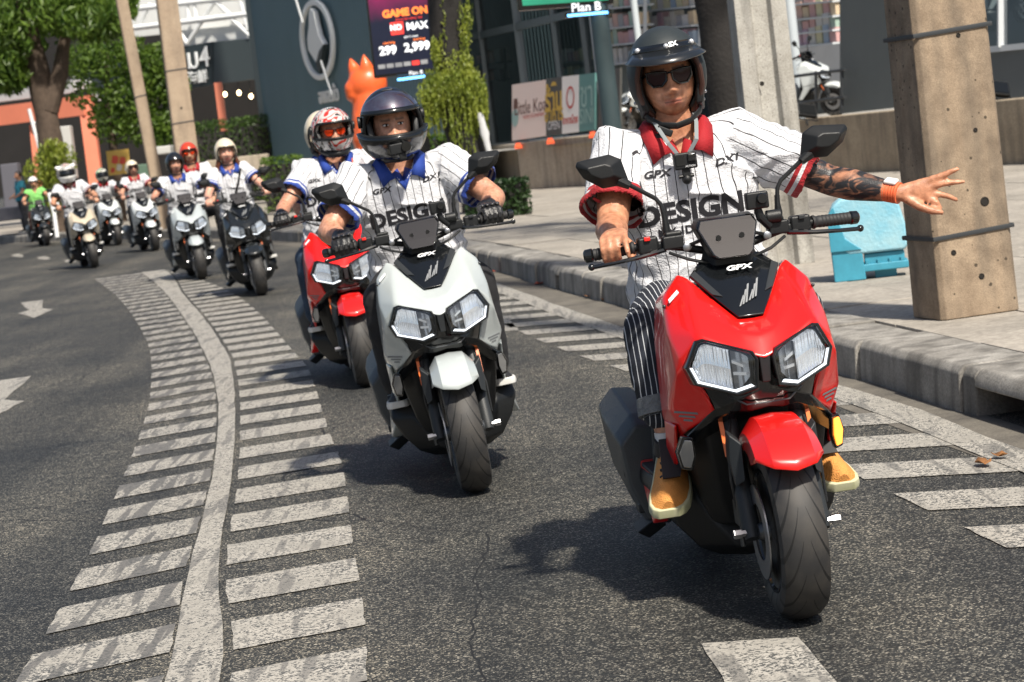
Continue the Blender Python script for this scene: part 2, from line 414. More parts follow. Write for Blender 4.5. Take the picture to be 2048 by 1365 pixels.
# kerb stones
kerb = empty('kerb', (0, 0, 0)); tag(kerb, 'row of weathered grey concrete kerb stones along the road', 'kerb', kind='structure')
y = 2.2; i = 0; rnd = random.Random(3)
while y < 74:
    st = .78+rnd.uniform(-.06, .06) if y < 40 else 1.6
    if y < 8.9 < y+st*1.5: st = 8.9-y
    elif abs(y-8.9) < .01: st = 1.40
    y2 = y+st
    hole = abs(y-8.9) < .01 or (abs(y+st/2-21.3) < .4)
    a, c = V((kx(y+.006), y+.006, 0)), V((kx(y2-.006), y2-.006, 0)); na, nc = kn(y), kn(y2)
    dz = rnd.uniform(-.008, .008); dx = rnd.uniform(-.012, .012)
    def ring(p, n, lo=0.0):
        q = p+n*dx
        return [q+V((0, 0, lo-.02 if lo == 0 else lo)), q+n*.012+V((0, 0, .165+dz)), q+n*.04+V((0, 0, .198+dz)), q+n*.36+V((0, 0, .2+dz)), q+n*.36+V((0, 0, lo-.02 if lo == 0 else lo))]
    b = MB()
    if not hole:
        mid = (a+c)/2; b.loft([ring(a, na), ring(mid, (na+nc).normalized()), ring(c, nc)])
    else:
        def lerp(s): return a+(c-a)*s
        h0, h1 = (.10, .88) if st > 1.2 else (.36, .64)
        b.loft([ring(a, na), ring(lerp(h0), na)]); b.loft([ring(lerp(h0), na, .125), ring(lerp(h1), nc, .125)]); b.loft([ring(lerp(h1), nc), ring(c, nc)])
    b.build('kerb_stone', M_KERB, kerb, bevel=.012 if y < 35 else 0)
    y = y2; i += 1
# pavement slabs near enough to be told apart
rows = []
y = 3.0; rnd = random.Random(5)
W0 = .37
while y < 44:
    y2 = y+1.35
    x = W0
    for k in range(7):
        wdt = (.62 if k == 0 else 1.25)
        a, c = V((kx(y), y, 0)), V((kx(y2), y2, 0)); na, nc = kn(y), kn(y2)
        g = .005
        P4 = [a+na*(x+g), a+na*(x+wdt-g), c+nc*(x+wdt-g), c+nc*(x+g)]
        dv = (c-a).normalized()*g
        P4 = [P4[0]+dv, P4[1]+dv, P4[2]-dv, P4[3]-dv]
        if y < 32 or k < 4:
            z = .2+rnd.uniform(-.0035, .0035)
            b = MB().loft([[V((p.x, p.y, .176)) for p in P4], [V((p.x, p.y, z+rnd.uniform(-.001, .001))) for p in P4]])
            b.build('paving_slab', M_SLAB, pavement, bevel=.004 if y < 18 else 0)
        x += wdt
    y = y2
# painted bars: two combs either side of a winding centre stripe
def jag(poly, amp, n=7):
    out = []
    for i in range(len(poly)):
        a, c = poly[i], poly[(i+1) % len(poly)]
        for k in range(n):
            s = k/n; p = a+(c-a)*s
            p = p+V((noise.noise((p.x*9, p.y*9, 1.3)), noise.noise((p.x*9, p.y*9, 7.7)), 0))*amp
            out.append(V((p.x, p.y, 0)))
    return out
def painted(name, poly, z, m, amp=.007, n=7):
    q = jag([V((p[0], p[1], 0)) for p in poly], amp, n)
    q = [V((p.x, p.y, z)) for p in q]
    return MB().add(q, [tuple(range(len(q)))]).build(name, m, road, smooth=False)
CR = [(5.0, -.82), (7.05, -.955), (8.45, -1.13), (11.1, -1.36), (14.7, -1.72), (17.1, -2.0), (18.2, -2.14), (22.7, -2.84), (28, -3.72), (34.5, -4.75), (40, -5.9)]
CLf = [(5.0, -.98), (7.0, -1.105), (8.45, -1.24), (11.2, -1.46), (14.8, -1.84), (17.96, -2.27), (23.1, -3.08), (29.7, -4.2), (35.8, -5.35), (42, -6.6)]
RT = [(4.5, -.40), (6.66, -.51), (7.47, -.56), (8.31, -.63), (9.61, -.73), (11.22, -.86), (12.27, -.98), (16.1, -1.37), (17.25, -1.53), (24.3, -2.58), (29.3, -3.5), (36.3, -5.1), (42, -6.4)]
LT = [(4.5, -1.42), (6.99, -1.56), (8.5, -1.66), (10.16, -1.80), (12.64, -2.04), (15.36, -2.34), (20.4, -3.06), (28.4, -4.52), (37, -6.3), (42, -7.3)]
y = 4.9; i = 0
while y < 35.4:
    th = .45
    xr0, xr1 = interp(CR, y-.12)+.03, interp(RT, y)
    painted('painted_bar', [(xr0, y-.14), (xr1, y), (interp(RT, y+th), y+th), (interp(CR, y+th-.12)+.03, y+th-.14)], .004, M_PAINT)
    if y > 5.2:
        yl = y-.30; xl, xc = interp(LT, yl), interp(CLf, yl+.22)-.012
        painted('painted_bar', [(xl, yl), (xc, yl+.24), (interp(CLf, yl+.22+th)-.012, yl+.24+th), (interp(LT, yl+th), yl+th)], .004, M_PAINTW)
    y += .77; i += 1
pts = [3.5+.5*k for k in range(65)]
b = MB(); vs = []
for y in pts:
    j = .012
    vs += [(interp(CLf, y)+noise.noise((y*5, 1, 0))*j, y, .0065), (interp(CR, y)+noise.noise((y*5, 9, 0))*j, y, .0065)]
b.add(vs, [(2*i, 2*i+1, 2*i+3, 2*i+2) for i in range(len(pts)-1)])
b.build('centre_stripe', M_PAINT, road, smooth=False)
# comb along the gutter
EDG = [(3, 2.42), (8.7, 1.76), (11.2, 1.50), (15.6, .74), (22, -.10), (26, -.62)]
y = 4.0
while y < 24:
    xe = interp(EDG, y); w = .52 if y < 12 else .46
    painted('painted_bar', [(xe-w, y+.02), (xe+.03, y-.22), (interp(EDG, y+.4)+.03, y+.2), (interp(EDG, y+.42)-w, y+.44)], .004, M_PAINT)
    y += .8
b = MB(); vs = []; pts = [2.5+.5*k for k in range(46)]
for y in pts: vs += [(interp(EDG, y)-.02, y, .0065), (interp(EDG, y)+.15+.02*noise.noise((y, 4, 1)), y, .0065)]
b.add(vs, [(2*i, 2*i+1, 2*i+3, 2*i+2) for i in range(len(pts)-1)]); b.build('edge_stripe', M_PAINT, road, smooth=False)
painted('lane_dash', [(.44, 5.5), (.70, 5.45), (.665, 6.34), (.41, 6.41)], .004, M_PAINT)
painted('lane_dash', [(-.2, 17.4), (.06, 17.3), (.0, 18.4), (-.24, 18.5)], .004, M_PAINT)
painted('lane_dash', [(-1.75, 26.6), (-1.5, 26.5), (-1.8, 28.6), (-2.0, 28.7)], .004, M_PAINT)
# arrows and dashes of the left lane
def gpoly(name, px, z=.004): painted(name, [gr(x, y) for x, y in px], z, M_PAINT, .03, 3)
gpoly('road_arrow', [(42, 606), (86, 601), (84, 617), (106, 620), (70, 637), (36, 628), (58, 621)])
gpoly('road_arrow', [(-40, 768), (64, 753), (8, 801), (48, 803), (-6, 832), (-60, 830)])
for x, y in ((35, 511), (87, 516), (140, 522)): gpoly('lane_dot', [(x-13, y), (x, y-3), (x+14, y+1), (x+8, y+4), (x-9, y+3)])
M_LEAF = mat('dead_leaf', (.30, .13, .04), .8, var=.5, vs=30)
M_LEAFR = mat('red_litter', (.42, .07, .03), .7)
for k, (x, y, s, m) in enumerate([(1082, 570, .12, M_LEAFR), (1120, 572, .1, M_LEAF), (1182, 597, .09, M_LEAF), (982, 548, .08, M_LEAFR), (1968, 935, .06, M_LEAF), (1210, 603, .06, M_LEAF), (2000, 921, .05, M_LEAF)]):
    p = gr(x, y); a = rnd.uniform(0, 6)
    b = MB(); q = []
    for j in range(9):
        t_ = 2*math.pi*j/9; r_ = s*(.35+.3*abs(math.cos(t_)))
        q.append(V((p.x+math.cos(t_+a)*r_, p.y+math.sin(t_+a)*r_*1.3, .012+.02*abs(math.sin(t_*1.5+a)))))
    q.append(V((p.x, p.y, .014)))
    b.add(q, [(j, (j+1) % 9, 9) for j in range(9)])
    tag(b.build('fallen_leaf', m, solid=.002), ['curled red scrap by the small drain hole in the kerb', 'brown leaf lying right under the small drain hole', 'brown leaf in the gutter between the drain hole and the red scooter', 'small red scrap in the gutter beside the grey scooter', 'brown stick on the painted comb at the right edge', 'small leaf in the gutter nearest to the striped trousers', 'tiny leaf near the right edge of the picture'][k], 'leaf', 'litter in the gutter')
# ------------------------------------------------------------------ scooter
M_BLK = mat('black_plastic', (.010, .011, .012), .45, spec=.35, bump=.12, bs=400)
M_DGR = mat('charcoal_plastic', (.022, .025, .028), .48, spec=.4, bump=.1, bs=500)
M_GBLK = mat('gloss_black', (.006, .007, .008), .16, coat=.4)
M_STEEL = mat('steel', (.40, .41, .43), .36, 1.0)
M_DSTEEL = mat('dark_steel', (.07, .075, .08), .35, .6)
M_CHROME = mat('reflector_chrome', (.88, .90, .92), .16, .9, emit=(.95, .97, 1), es=.16)
M_RUB = mat('grip_rubber', (.016, .016, .017), .65)
M_RED2 = mat('kill_switch_red', (.7, .02, .015), .35)
M_AMB = mat('amber_reflector', (.75, .16, .03), .3)
M_TXT = mat('print_white', (.75, .76, .77), .5)
M_GSTR = mat('print_grey', (.17, .18, .19), .45)
M_DRL = mat('daylight_led', (.9, .92, .95), .3, emit=(.92, .96, 1), es=1.1)
M_INDON = mat('indicator_lit', (.75, .25, .05), .3, emit=(1.0, .26, .03), es=2.4)
M_INDOFF = mat('indicator_clear', (.22, .225, .23), .15, .4, coat=1)
M_EXH = mat('exhaust_guard', (.055, .063, .068), .42, bump=.15, bs=300, var=.2, vs=6)
M_SEAT = mat('seat_vinyl', (.02, .02, .021), .55, bump=.2, bs=90)
M_MIRR = mat('mirror_glass', (.8, .82, .84), .02, 1.0)
def glass_mat(name, tint, mixf=.12, rough=.03):
    m, t, b = newmat(name); t.nodes.remove(b)
    tr = N(t, 'ShaderNodeBsdfTransparent'); tr.inputs[0].default_value = (*tint, 1)
    gl = N(t, 'ShaderNodeBsdfGlossy'); gl.inputs['Roughness'].default_value = rough
    fr = N(t, 'ShaderNodeFresnel'); fr.inputs[0].default_value = 1.5
    ad = N(t, 'ShaderNodeMath', op='ADD', i1=mixf); ad.use_clamp = True; L(t, fr.outputs[0], ad.inputs[0])
    mx = N(t, 'ShaderNodeMixShader'); L(t, ad.outputs[0], mx.inputs[0]); L(t, tr.outputs[0], mx.inputs[1]); L(t, gl.outputs[0], mx.inputs[2])
    L(t, mx.outputs[0], t.nodes['Material Output'].inputs[0])
    return m
M_LENS = glass_mat('lamp_lens', (.93, .95, .97), .05)
M_SMOKE = glass_mat('smoked_shield', (.30, .31, .33), .06)
def tyre_mat():
    m, t, b = newmat('tyre_rubber')
    tc = N(t, 'ShaderNodeTexCoord'); sx = N(t, 'ShaderNodeSeparateXYZ'); L(t, tc.outputs['Object'], sx.inputs[0])
    an = N(t, 'ShaderNodeMath', op='ARCTAN2'); L(t, sx.outputs[1], an.inputs[0]); L(t, sx.outputs[2], an.inputs[1])
    ab = N(t, 'ShaderNodeMath', op='ABSOLUTE'); L(t, sx.outputs[0], ab.inputs[0])
    sgn = N(t, 'ShaderNodeMath', op='SIGN'); L(t, sx.outputs[0], sgn.inputs[0])
    rr = N(t, 'ShaderNodeMath', op='MULTIPLY', i1=.5); L(t, sgn.outputs[0], rr.inputs[0])
    k = N(t, 'ShaderNodeMath', op='MULTIPLY', i1=17/(2*math.pi)); L(t, an.outputs[0], k.inputs[0])
    sq = N(t, 'ShaderNodeMath', op='POWER', i1=.62); L(t, ab.outputs[0], sq.inputs[0])
    c = N(t, 'ShaderNodeMath', op='MULTIPLY_ADD', i1=13.0); L(t, sq.outputs[0], c.inputs[0]); L(t, k.outputs[0], c.inputs[2])
    c2 = N(t, 'ShaderNodeMath', op='ADD'); L(t, c.outputs[0], c2.inputs[0]); L(t, rr.outputs[0], c2.inputs[1])
    fr = N(t, 'ShaderNodeMath', op='FRACT'); L(t, c2.outputs[0], fr.inputs[0])
    pp = N(t, 'ShaderNodeMath', op='PINGPONG', i1=.5); L(t, fr.outputs[0], pp.inputs[0])
    wd = N(t, 'ShaderNodeMath', op='MULTIPLY_ADD', i1=1.4, i2=.02); L(t, ab.outputs[0], wd.inputs[0])
    lt = N(t, 'ShaderNodeMath', op='LESS_THAN'); L(t, pp.outputs[0], lt.inputs[0]); L(t, wd.outputs[0], lt.inputs[1])
    in_ = N(t, 'ShaderNodeMath', op='GREATER_THAN', i1=.010); L(t, ab.outputs[0], in_.inputs[0])
    mu = N(t, 'ShaderNodeMath', op='MULTIPLY'); L(t, lt.outputs[0], mu.inputs[0]); L(t, in_.outputs[0], mu.inputs[1])
    nz = N(t, 'ShaderNodeTexNoise'); nz.inputs['Scale'].default_value = 9; nz.inputs['Detail'].default_value = 7; L(t, tc.outputs['Object'], nz.inputs['Vector'])
    rp = N(t, 'ShaderNodeValToRGB'); rp.color_ramp.elements[0].position = .35; rp.color_ramp.elements[1].position = .7
    rp.color_ramp.elements[0].color = (.020, .020, .021, 1); rp.color_ramp.elements[1].color = (.052, .047, .041, 1); L(t, nz.outputs[0], rp.inputs[0])
    mx = N(t, 'ShaderNodeMix', data_type='RGBA'); mx.inputs[7].default_value = (.006, .006, .006, 1)
    L(t, mu.outputs[0], mx.inputs[0]); L(t, rp.outputs[0], mx.inputs[6]); L(t, mx.outputs[2], b.inputs['Base Color'])
    b.inputs['Roughness'].default_value = .62
    bp = N(t, 'ShaderNodeBump'); bp.inputs['Strength'].default_value = .8; bp.inputs['Distance'].default_value = .004; bp.invert = True
    L(t, mu.outputs[0], bp.inputs['Height']); L(t, bp.outputs[0], b.inputs['Normal'])
    return m
M_TYRE = tyre_mat()
def paint(name, col, rough=.3, metal=0.0):
    return mat(name, col, rough, metal, coat=.75, spec=.35, var=.06, vs=120)
PAINTS = dict(red=paint('paint_red', (.74, .010, .008)), grey=paint('paint_pale_grey', (.43, .47, .47)), black=paint('paint_black', (.012, .014, .015), .2),
              cool=paint('paint_cool_grey', (.40, .44, .45)), white=paint('paint_white', (.60, .64, .64)), sand=paint('paint_sand', (.48, .42, .32), .32), dark=paint('paint_dark', (.02, .022, .024)))

def wheel(parent, name, c, r, w, front):
    root = MB().lathe([(.022, -w*.62), (.03, -w*.5), (.03, w*.5), (.022, w*.62)], axis='X', n=20).build(name, M_DSTEEL, parent, loc=c)
    ri = r*.655
    prof = [(ri, -w*.40), (ri+.012, -w*.46), (r*.80, -w*.50), (r*.90, -w*.46), (r*.962, -w*.33), (r*.99, -w*.17), (r, 0), (r*.99, w*.17), (r*.962, w*.33), (r*.90, w*.46), (r*.80, w*.50), (ri+.012, w*.46), (ri, w*.40)]
    MB().lathe(prof, axis='X', n=56).build('tyre', M_TYRE, root)
    b = MB().lathe([(ri-.002, -w*.44), (ri+.006, -w*.45), (ri+.006, -w*.40), (ri-.012, -w*.30), (ri-.012, w*.30), (ri+.006, w*.40), (ri+.006, w*.45), (ri-.002, w*.44), (ri-.022, w*.27), (ri-.022, -w*.27)], axis='X', n=40, closed=True)
    for k in range(5):
        for off in (-.13, .13):
            a = 2*math.pi*k/5; a2 = a+off
            b.bar((0, .028*math.cos(a), .028*math.sin(a)), (0, (ri-.01)*math.cos(a2), (ri-.01)*math.sin(a2)), .022, .013, up=(1, 0, 0))
    b.build('rim', M_GBLK, root, angle=30)
    sgn = -1
    MB().lathe([(.080, sgn*(w*.5+.010)), (.132, sgn*(w*.5+.010)), (.132, sgn*(w*.5+.014)), (.080, sgn*(w*.5+.014))], axis='X', n=36, closed=True).build('brake_disc', M_STEEL, root)
    return root

HL = [(.030, .727), (.040, .748), (.150, .790), (.168, .785), (.198, .722), (.182, .678), (.086, .643), (.038, .656)]
def hly(x, z): return .020+.50*(x-.05)+(z-.65)*.05
def hpoly(s, dy, sx=1, pts=HL):
    cx = sum(p[0] for p in pts)/len(pts); cz = sum(p[1] for p in pts)/len(pts)
    return [V((sx*(cx+(x-cx)*s), hly(cx+(x-cx)*s, cz+(z-cz)*s)+dy, cz+(z-cz)*s)) for x, z in pts]
def headlight(parent, sx):
    root = MB().loft([hpoly(1.20, .060, sx), hpoly(1.16, .008, sx), hpoly(1.12, -.004, sx), hpoly(1.03, -.004, sx), hpoly(.98, .014, sx)], cap=False).build('headlight', M_GBLK, parent, bevel=.002)
    # light guide: lower and outer run of the outline
    b = MB(); o1, i1 = hpoly(1.00, .0, sx), hpoly(.91, .003, sx)
    idx = [4, 5, 6, 7]
    for k in range(len(idx)-1):
        i, j = idx[k], idx[k+1]
        b.add([o1[i], o1[j], i1[j], i1[i]], [(0, 1, 2, 3)])
    b.build('light_guide', M_DRL, root, solid=.004, smooth=False)
    b = MB(); o2, i2 = hpoly(.91, .004, sx), hpoly(.88, .012, sx)
    for i in range(len(o2)): j = (i+1) % len(o2); b.add([o2[i], o2[j], i2[j], i2[i]], [(0, 1, 2, 3)])
    b.build('inner_bezel', M_DGR, root, smooth=False)
    # stepped reflector: columns of facets
    b = MB(); inn = [(abs(p.x), p.z) for p in hpoly(.90, 0, 1)]
    def span(x):
        zs = []
        for i in range(len(inn)):
            (x0, z0), (x1, z1) = inn[i], inn[(i+1) % len(inn)]
            if (x0-x)*(x1-x) <= 0 and abs(x1-x0) > 1e-6: zs.append(z0+(z1-z0)*(x-x0)/(x1-x0))
        return (min(zs), max(zs)) if len(zs) >= 2 else None
    xs0, xs1 = min(p[0] for p in inn)+.001, max(p[0] for p in inn)-.001
    xm = xs0+(xs1-xs0)*.34
    def Q3(x, z, d): return V((sx*x, hly(x, z)+d, z))
    # outer chamber: fluted chrome bowl in rows of cells
    nc, nr = 13, 2
    for k in range(nc):
        xa, xb = xm+(xs1-xm)*k/nc, xm+(xs1-xm)*(k+1)/nc; sa, sb = span(xa), span(xb)
        if not sa or not sb: continue
        for m_ in range(nr):
            f0, f1 = m_/nr, (m_+1)/nr
            z = [sa[0]+(sa[1]-sa[0])*f0, sb[0]+(sb[1]-sb[0])*f0, sb[0]+(sb[1]-sb[0])*f1, sa[0]+(sa[1]-sa[0])*f1]
            dd_ = .016+.012*math.sin(math.pi*(k+.5)/nc)*math.sin(math.pi*(m_+.5)/nr)
            p4 = [Q3(xa, z[0], dd_), Q3(xb, z[1], dd_), Q3(xb, z[2], dd_), Q3(xa, z[3], dd_)]
            c = sum(p4, V())/4+V((sx*.0010*((k % 3)-1), .005, .012*((m_ % 2)*2-1)))
            b.add(p4+[c], [(0, 1, 4), (1, 2, 4), (2, 3, 4), (3, 0, 4)])
    b.build('reflector', M_CHROME, root, smooth=False, recalc=False)
    # inner chamber: dark bowl with projector and two chrome blades
    b = MB(); s0_, s1_, s2_ = span(xs0+.004), span((xs0+xm)/2), span(xm)
    for (xa, sa), (xb, sb) in (((xs0+.004, s0_), ((xs0+xm)/2, s1_)), (((xs0+xm)/2, s1_), (xm, s2_))):
        b.add([Q3(xa, sa[0], .016), Q3(xb, sb[0], .024), Q3(xb, sb[1], .024), Q3(xa, sa[1], .016)], [(0, 1, 2, 3)])
    b.build('lamp_bowl', mat('lamp_bowl', (.45, .47, .49), .2, .9, emit=(.95, .97, 1), es=.05), root, smooth=False, recalc=False)
    zc = (s1_[0]+s1_[1])/2; xc = (xs0+xm)/2
    MB().prism([Q3(xc-.006, zc+.004, .010), Q3(xm-.002, zc+.020, .010), Q3(xm-.002, zc+.028, .010), Q3(xc-.006, zc+.012, .010)], (0, 0, 0), (0, .008, 0)).build('chrome_blade', M_CHROME, root)
    MB().prism([Q3(xc-.010, zc-.018, .010), Q3(xm-.002, zc-.014, .010), Q3(xm-.002, zc-.006, .010), Q3(xc-.012, zc-.010, .010)], (0, 0, 0), (0, .008, 0)).build('chrome_blade', M_CHROME, root)
    MB().prism([Q3(xm-.0015, s2_[0]+.002, .006), Q3(xm+.0015, s2_[0]+.002, .006), Q3(xm+.0015, s2_[1]-.002, .006), Q3(xm-.0015, s2_[1]-.002, .006)], (0, 0, 0), (0, .02, 0)).build('divider', M_DSTEEL, root)
    b = MB(); out = hpoly(1.02, -.002, sx); c = sum(out, V())/len(out)+V((0, -.012, 0)); mid = [c+(p-c)*.6+V((0, -.004, 0)) for p in out]
    n = len(out); b.add(out+mid+[c], [(i, (i+1) % n, n+(i+1) % n, n+i) for i in range(n)]+[(n+i, n+(i+1) % n, 2*n) for i in range(n)])
    b.build('lens', M_LENS, root)
    return root

def make_scooter():
    root = empty('scooter')
    PR = PAINTS['red']
    R_ = .255
    wheel(root, 'front_wheel', (0, 0, R_), R_, .135, True)
    wheel(root, 'rear_wheel', (0, 1.37, R_), R_, .15, False)
    # fork: two legs with sliders, axle nuts, amber reflectors
    k = V((0, math.sin(R(26)), math.cos(R(26))))
    for s in (-1, 1):
        a = V((s*.098, .018, R_-.02))
        leg = MB().tube([a, a+k*.03, a+k*.20, a+k*.36], [.022, .027, .026, .024], 14).build('fork_leg', M_DGR, root)
        MB().tube([a+k*.35, a+k*.56], .017, 12).build('fork_tube', M_DSTEEL, leg)
        MB().tube([a+V((-.03*s, -.0, .02)), a+V((.045*s, 0, .02))], .010, 6).tube([a+V((.03*s, 0, .02)), a+V((.052*s, 0, .02))], .014, 6).build('axle_nut', M_STEEL, leg)
        MB().prism([a+k*.25+V((s*.02, -.027, 0)), a+k*.25+V((s*.032, -.024, 0)), a+k*.36+V((s*.032, -.024, 0)), a+k*.36+V((s*.02, -.027, 0))], (0, 0, 0), (0, .006, 0)).build('reflector_strip', M_AMB, leg)
        MB().prism([V((s*.092, .03, .50)), V((s*.124, .05, .53)), V((s*.128, .06, .45)), V((s*.122, .04, .38)), V((s*.10, .0, .40))], (0, 0, 0), (0, .05, .01)).build('fork_guard', M_DGR, root, bevel=.006)
    b = MB().box((-.105, .10, .30), (.035, .08, .07)).box((-.105, .07, .25), (.03, .03, .05)).tube([(-.12, .06, .24), (-.12, .06, .21)], .008, 8)
    b.build('brake_caliper', M_DSTEEL, root, bevel=.006)
    # fender
    rings = []
    for i in range(15):
        t = i/14; ang = R(-34+80*t)                       # from behind the fork to the front lip
        rad = .318-.006*t; wd = .098-.010*(1-t)
        ring = []
        for x, dr, da in ((-1.0, -.085, -.34), (-.95, -.040, -.16), (-.60, .0, .05), (0, .006, .11), (.60, .0, .05), (.95, -.040, -.16), (1.0, -.085, -.34)):
            a2 = ang+da*(1 if t > .5 else 0)*(t-.5)*2
            rr = rad+dr
            ring.append(V((x*wd, -rr*math.sin(a2)-.002, R_+rr*math.cos(a2))))
        rings.append(ring)
    b = MB()
    for i in range(14):
        for j in range(6): b.add([rings[i][j], rings[i][j+1], rings[i+1][j+1], rings[i+1][j]], [(0, 1, 2, 3)])
    b.build('fender', PR, root, solid=.004, weld=True, angle=17)
    # front cowl (right half mirrored)
    P = dict(A0=(0, .150, .832), A1=(.040, .150, .834), A2=(.135, .335, .955), A3=(.160, .352, .966), A4=(.214, .335, .908),
             B0=(0, .060, .792), M1=(.05, .076, .802), M2=(.155, .215, .885), C0=(0, .010, .728), C1=(.040, .022, .748), C2=(.166, .085, .808),
             C3=(.216, .132, .745), C4=(.132, .118, .588), C5=(.212, .245, .526), D1=(.228, .235, .815), D2=(.250, .262, .600),
             E4=(.216, .50, .885), E1=(.238, .46, .78), E2=(.250, .42, .56), E3=(.222, .44, .47), D3=(.230, .155, .70), E0=(.15, .48, .955))
    P['C25'] = (.192, .108, .79)
    F = [('A0', 'A1', 'M1', 'B0'), ('B0', 'M1', 'C1', 'C0'), ('A1', 'A2', 'M2', 'M1'), ('A2', 'A3', 'A4', 'M2'), ('M1', 'M2', 'C2', 'C1'), ('M2', 'A4', 'D1', 'C2'),
         ('C2', 'D1', 'C3'), ('C3', 'D1', 'D3'), ('C3', 'D3', 'D2', 'C4'), ('C4', 'D2', 'C5'), ('D1', 'E1', 'E2', 'D2', 'D3'), ('A4', 'E4', 'E1', 'D1'), ('D2', 'E2', 'E3', 'C5'), ('A3', 'E0', 'E4', 'A4')]
    keys = list(P); b = MB()
    b.add([P[q] for q in keys], [tuple(keys.index(q) for q in f) for f in F])
    b.mirror()
    b.build('front_cowl', PR, root, solid=.008, weld=True, sub=3, crease=.74)
    # decals on the lower cowl ends
    for s in (-1, 1):
        c4, d2, c5 = V((.132, .118, .588)), V((.250, .262, .600)), V((.212, .245, .526))
        nrm = (d2-c4).cross(c5-c4).normalized()
        if nrm.y > 0: nrm = -nrm
        def wp(a, e):
            p = c4+(d2-c4)*a+(c5-c4)*e+nrm*.0012
            return V((s*p.x, p.y, p.z))
        b = MB()
        for q in range(3):
            e0 = .10+.16*q
            b.add([wp(.34-.05*q, e0), wp(.80-.2*q, e0), wp(.76-.2*q, e0+.09), wp(.26-.05*q, e0+.09)], [(0, 1, 2, 3)])
        b.build('stripe_decal', M_GSTR, root, smooth=False)
    for s in (-1, 1):
        for x, y, z in ((.205, .300, .885), (.226, .40, .62), (.212, .40, .46)): MB().ball((s*(x+.012), y, z), .0058, 8, 6).build('screw', M_DSTEEL, root)
    MB().prism([V((-.176, .296, .924)), V((-.205, .292, .900)), V((-.203, .284, .891)), V((-.172, .288, .916))], (0, -.004, .004), (0, .002, 0)).build('sticker', M_TXT, root)
    MB().tube([(-.118, .09, .31), (-.128, .07, .40), (-.118, .10, .50), (-.09, .16, .58)], .0055, 8).build('brake_hose', M_BLK, root)
    MB().tube([(.128, .06, .30), (.130, .08, .42), (.11, .14, .54)], .0045, 8).build('sensor_cable', M_BLK, root)
    # black face under the brow, with lip
    b = MB()
    U = [(0, .060, .742), (.045, .070, .757), (.168, .140, .800), (.212, .175, .75), (.150, .150, .595)]
    Lw = [(0, .064, .640), (.045, .052, .630), (.085, .062, .616), (.125, .095, .600), (.145, .135, .592)]
    L2 = [(0, .080, .585), (.045, .072, .582), (.085, .085, .585), (.15, .160, .555), (.225, .25, .50)]
    L3 = [(0, .20, .55), (.05, .20, .54), (.10, .21, .53), (.16, .24, .50), (.215, .30, .46)]
    for A, B_ in ((U, Lw), (Lw, L2), (L2, L3)):
        for i in range(4): b.add([A[i], A[i+1], B_[i+1], B_[i]], [(0, 1, 2, 3)])
    b.mirror(); b.build('headlight_surround', M_GBLK, root, solid=.006, weld=True, bevel=.005)
    MB().prism([V((-.016, .020, .735)), V((.016, .020, .735)), V((.012, .036, .66)), V((-.012, .036, .66))], (0, -.006, 0), (0, .03, 0)).build('centre_trim', M_DGR, root, bevel=.004)
    MB().tube([(-.105, .078, .632), (-.06, .052, .603), (-.0, .058, .600), (.06, .052, .603), (.105, .078, .632)], .003, 6).build('lip_trim', M_DSTEEL, root)
    for s in (-1, 1): headlight(root, s)
    # leg shield and belly
    def sec(z, hw, y0, y1, ch=.05): return [V((-hw, y1, z)), V((-hw, y0+ch, z)), V((-hw+ch, y0, z)), V((hw-ch, y0, z)), V((hw, y0+ch, z)), V((hw, y1, z))]
    MB().loft([sec(.93, .16, .38, .47), sec(.80, .205, .26, .47), sec(.62, .215, .22, .47), sec(.50, .205, .24, .50), sec(.40, .19, .27, .54), sec(.30, .17, .32, .60), sec(.22, .14, .36, .62)]).build('leg_shield', M_BLK, root, bevel=.01)
    MB().loft([sec(.345, .262, .46, 1.0, .09), sec(.30, .272, .43, 1.02, .09), sec(.22, .235, .39, 1.02, .1), sec(.15, .185, .38, 1.0, .1), sec(.115, .12, .42, .95, .08)]).build('belly_fairing', M_BLK, root, bevel=.012)
    for s in (-1, 1):
        MB().prism([V((s*.238, .27, .545)), V((s*.248, .40, .55)), V((s*.240, .52, .36)), V((s*.234, .46, .35)), V((s*.228, .36, .45))], (0, 0, 0), (-s*.010, .01, 0)).build('shield_edge', PR, root, bevel=.006)
        MB().prism([V((s*.258, .62, .335)), V((s*.262, .98, .36)), V((s*.262, 1.0, .30)), V((s*.285, .70, .20)), V((s*.262, .60, .26))], (0, 0, 0), (-s*.05, 0, 0)).build('side_trim', PR, root, bevel=.008)
        MB().box((s*.20, .72, .352), (.13, .42, .014)).build('foot_mat', M_RUB, root, bevel=.004)
        ind = MB().prism([V((s*.200, .208, .515)), V((s*.226, .226, .52)), V((s*.244, .262, .47)), V((s*.236, .264, .42)), V((s*.208, .244, .415)), V((s*.196, .216, .46))], (0, -.012, 0), (0, .03, 0)).build('indicator', M_GBLK, root, bevel=.005)
        MB().prism([V((s*.206, .197, .507)), V((s*.224, .212, .51)), V((s*.238, .247, .47)), V((s*.231, .249, .428)), V((s*.212, .232, .425)), V((s*.204, .205, .46))], (0, -.010, 0), (0, .012, 0)).build('indicator_lens', M_INDOFF, ind, bevel=.003)
        MB().bar((s*.20, 1.0, .24), (s*.265, 1.02, .215), .035, .02).box((s*.27, 1.02, .205), (.03, .07, .03)).build('passenger_peg', M_DGR, root, bevel=.005)
    # seat and tail
    def sec2(y, z0, z1, hw, tp): return [V((-hw, y, z0)), V((-hw*1.05, y, (z0*1.2+z1*.8)/2)), V((-hw*tp, y, z1)), V((hw*tp, y, z1)), V((hw*1.05, y, (z0*1.2+z1*.8)/2)), V((hw, y, z0))]
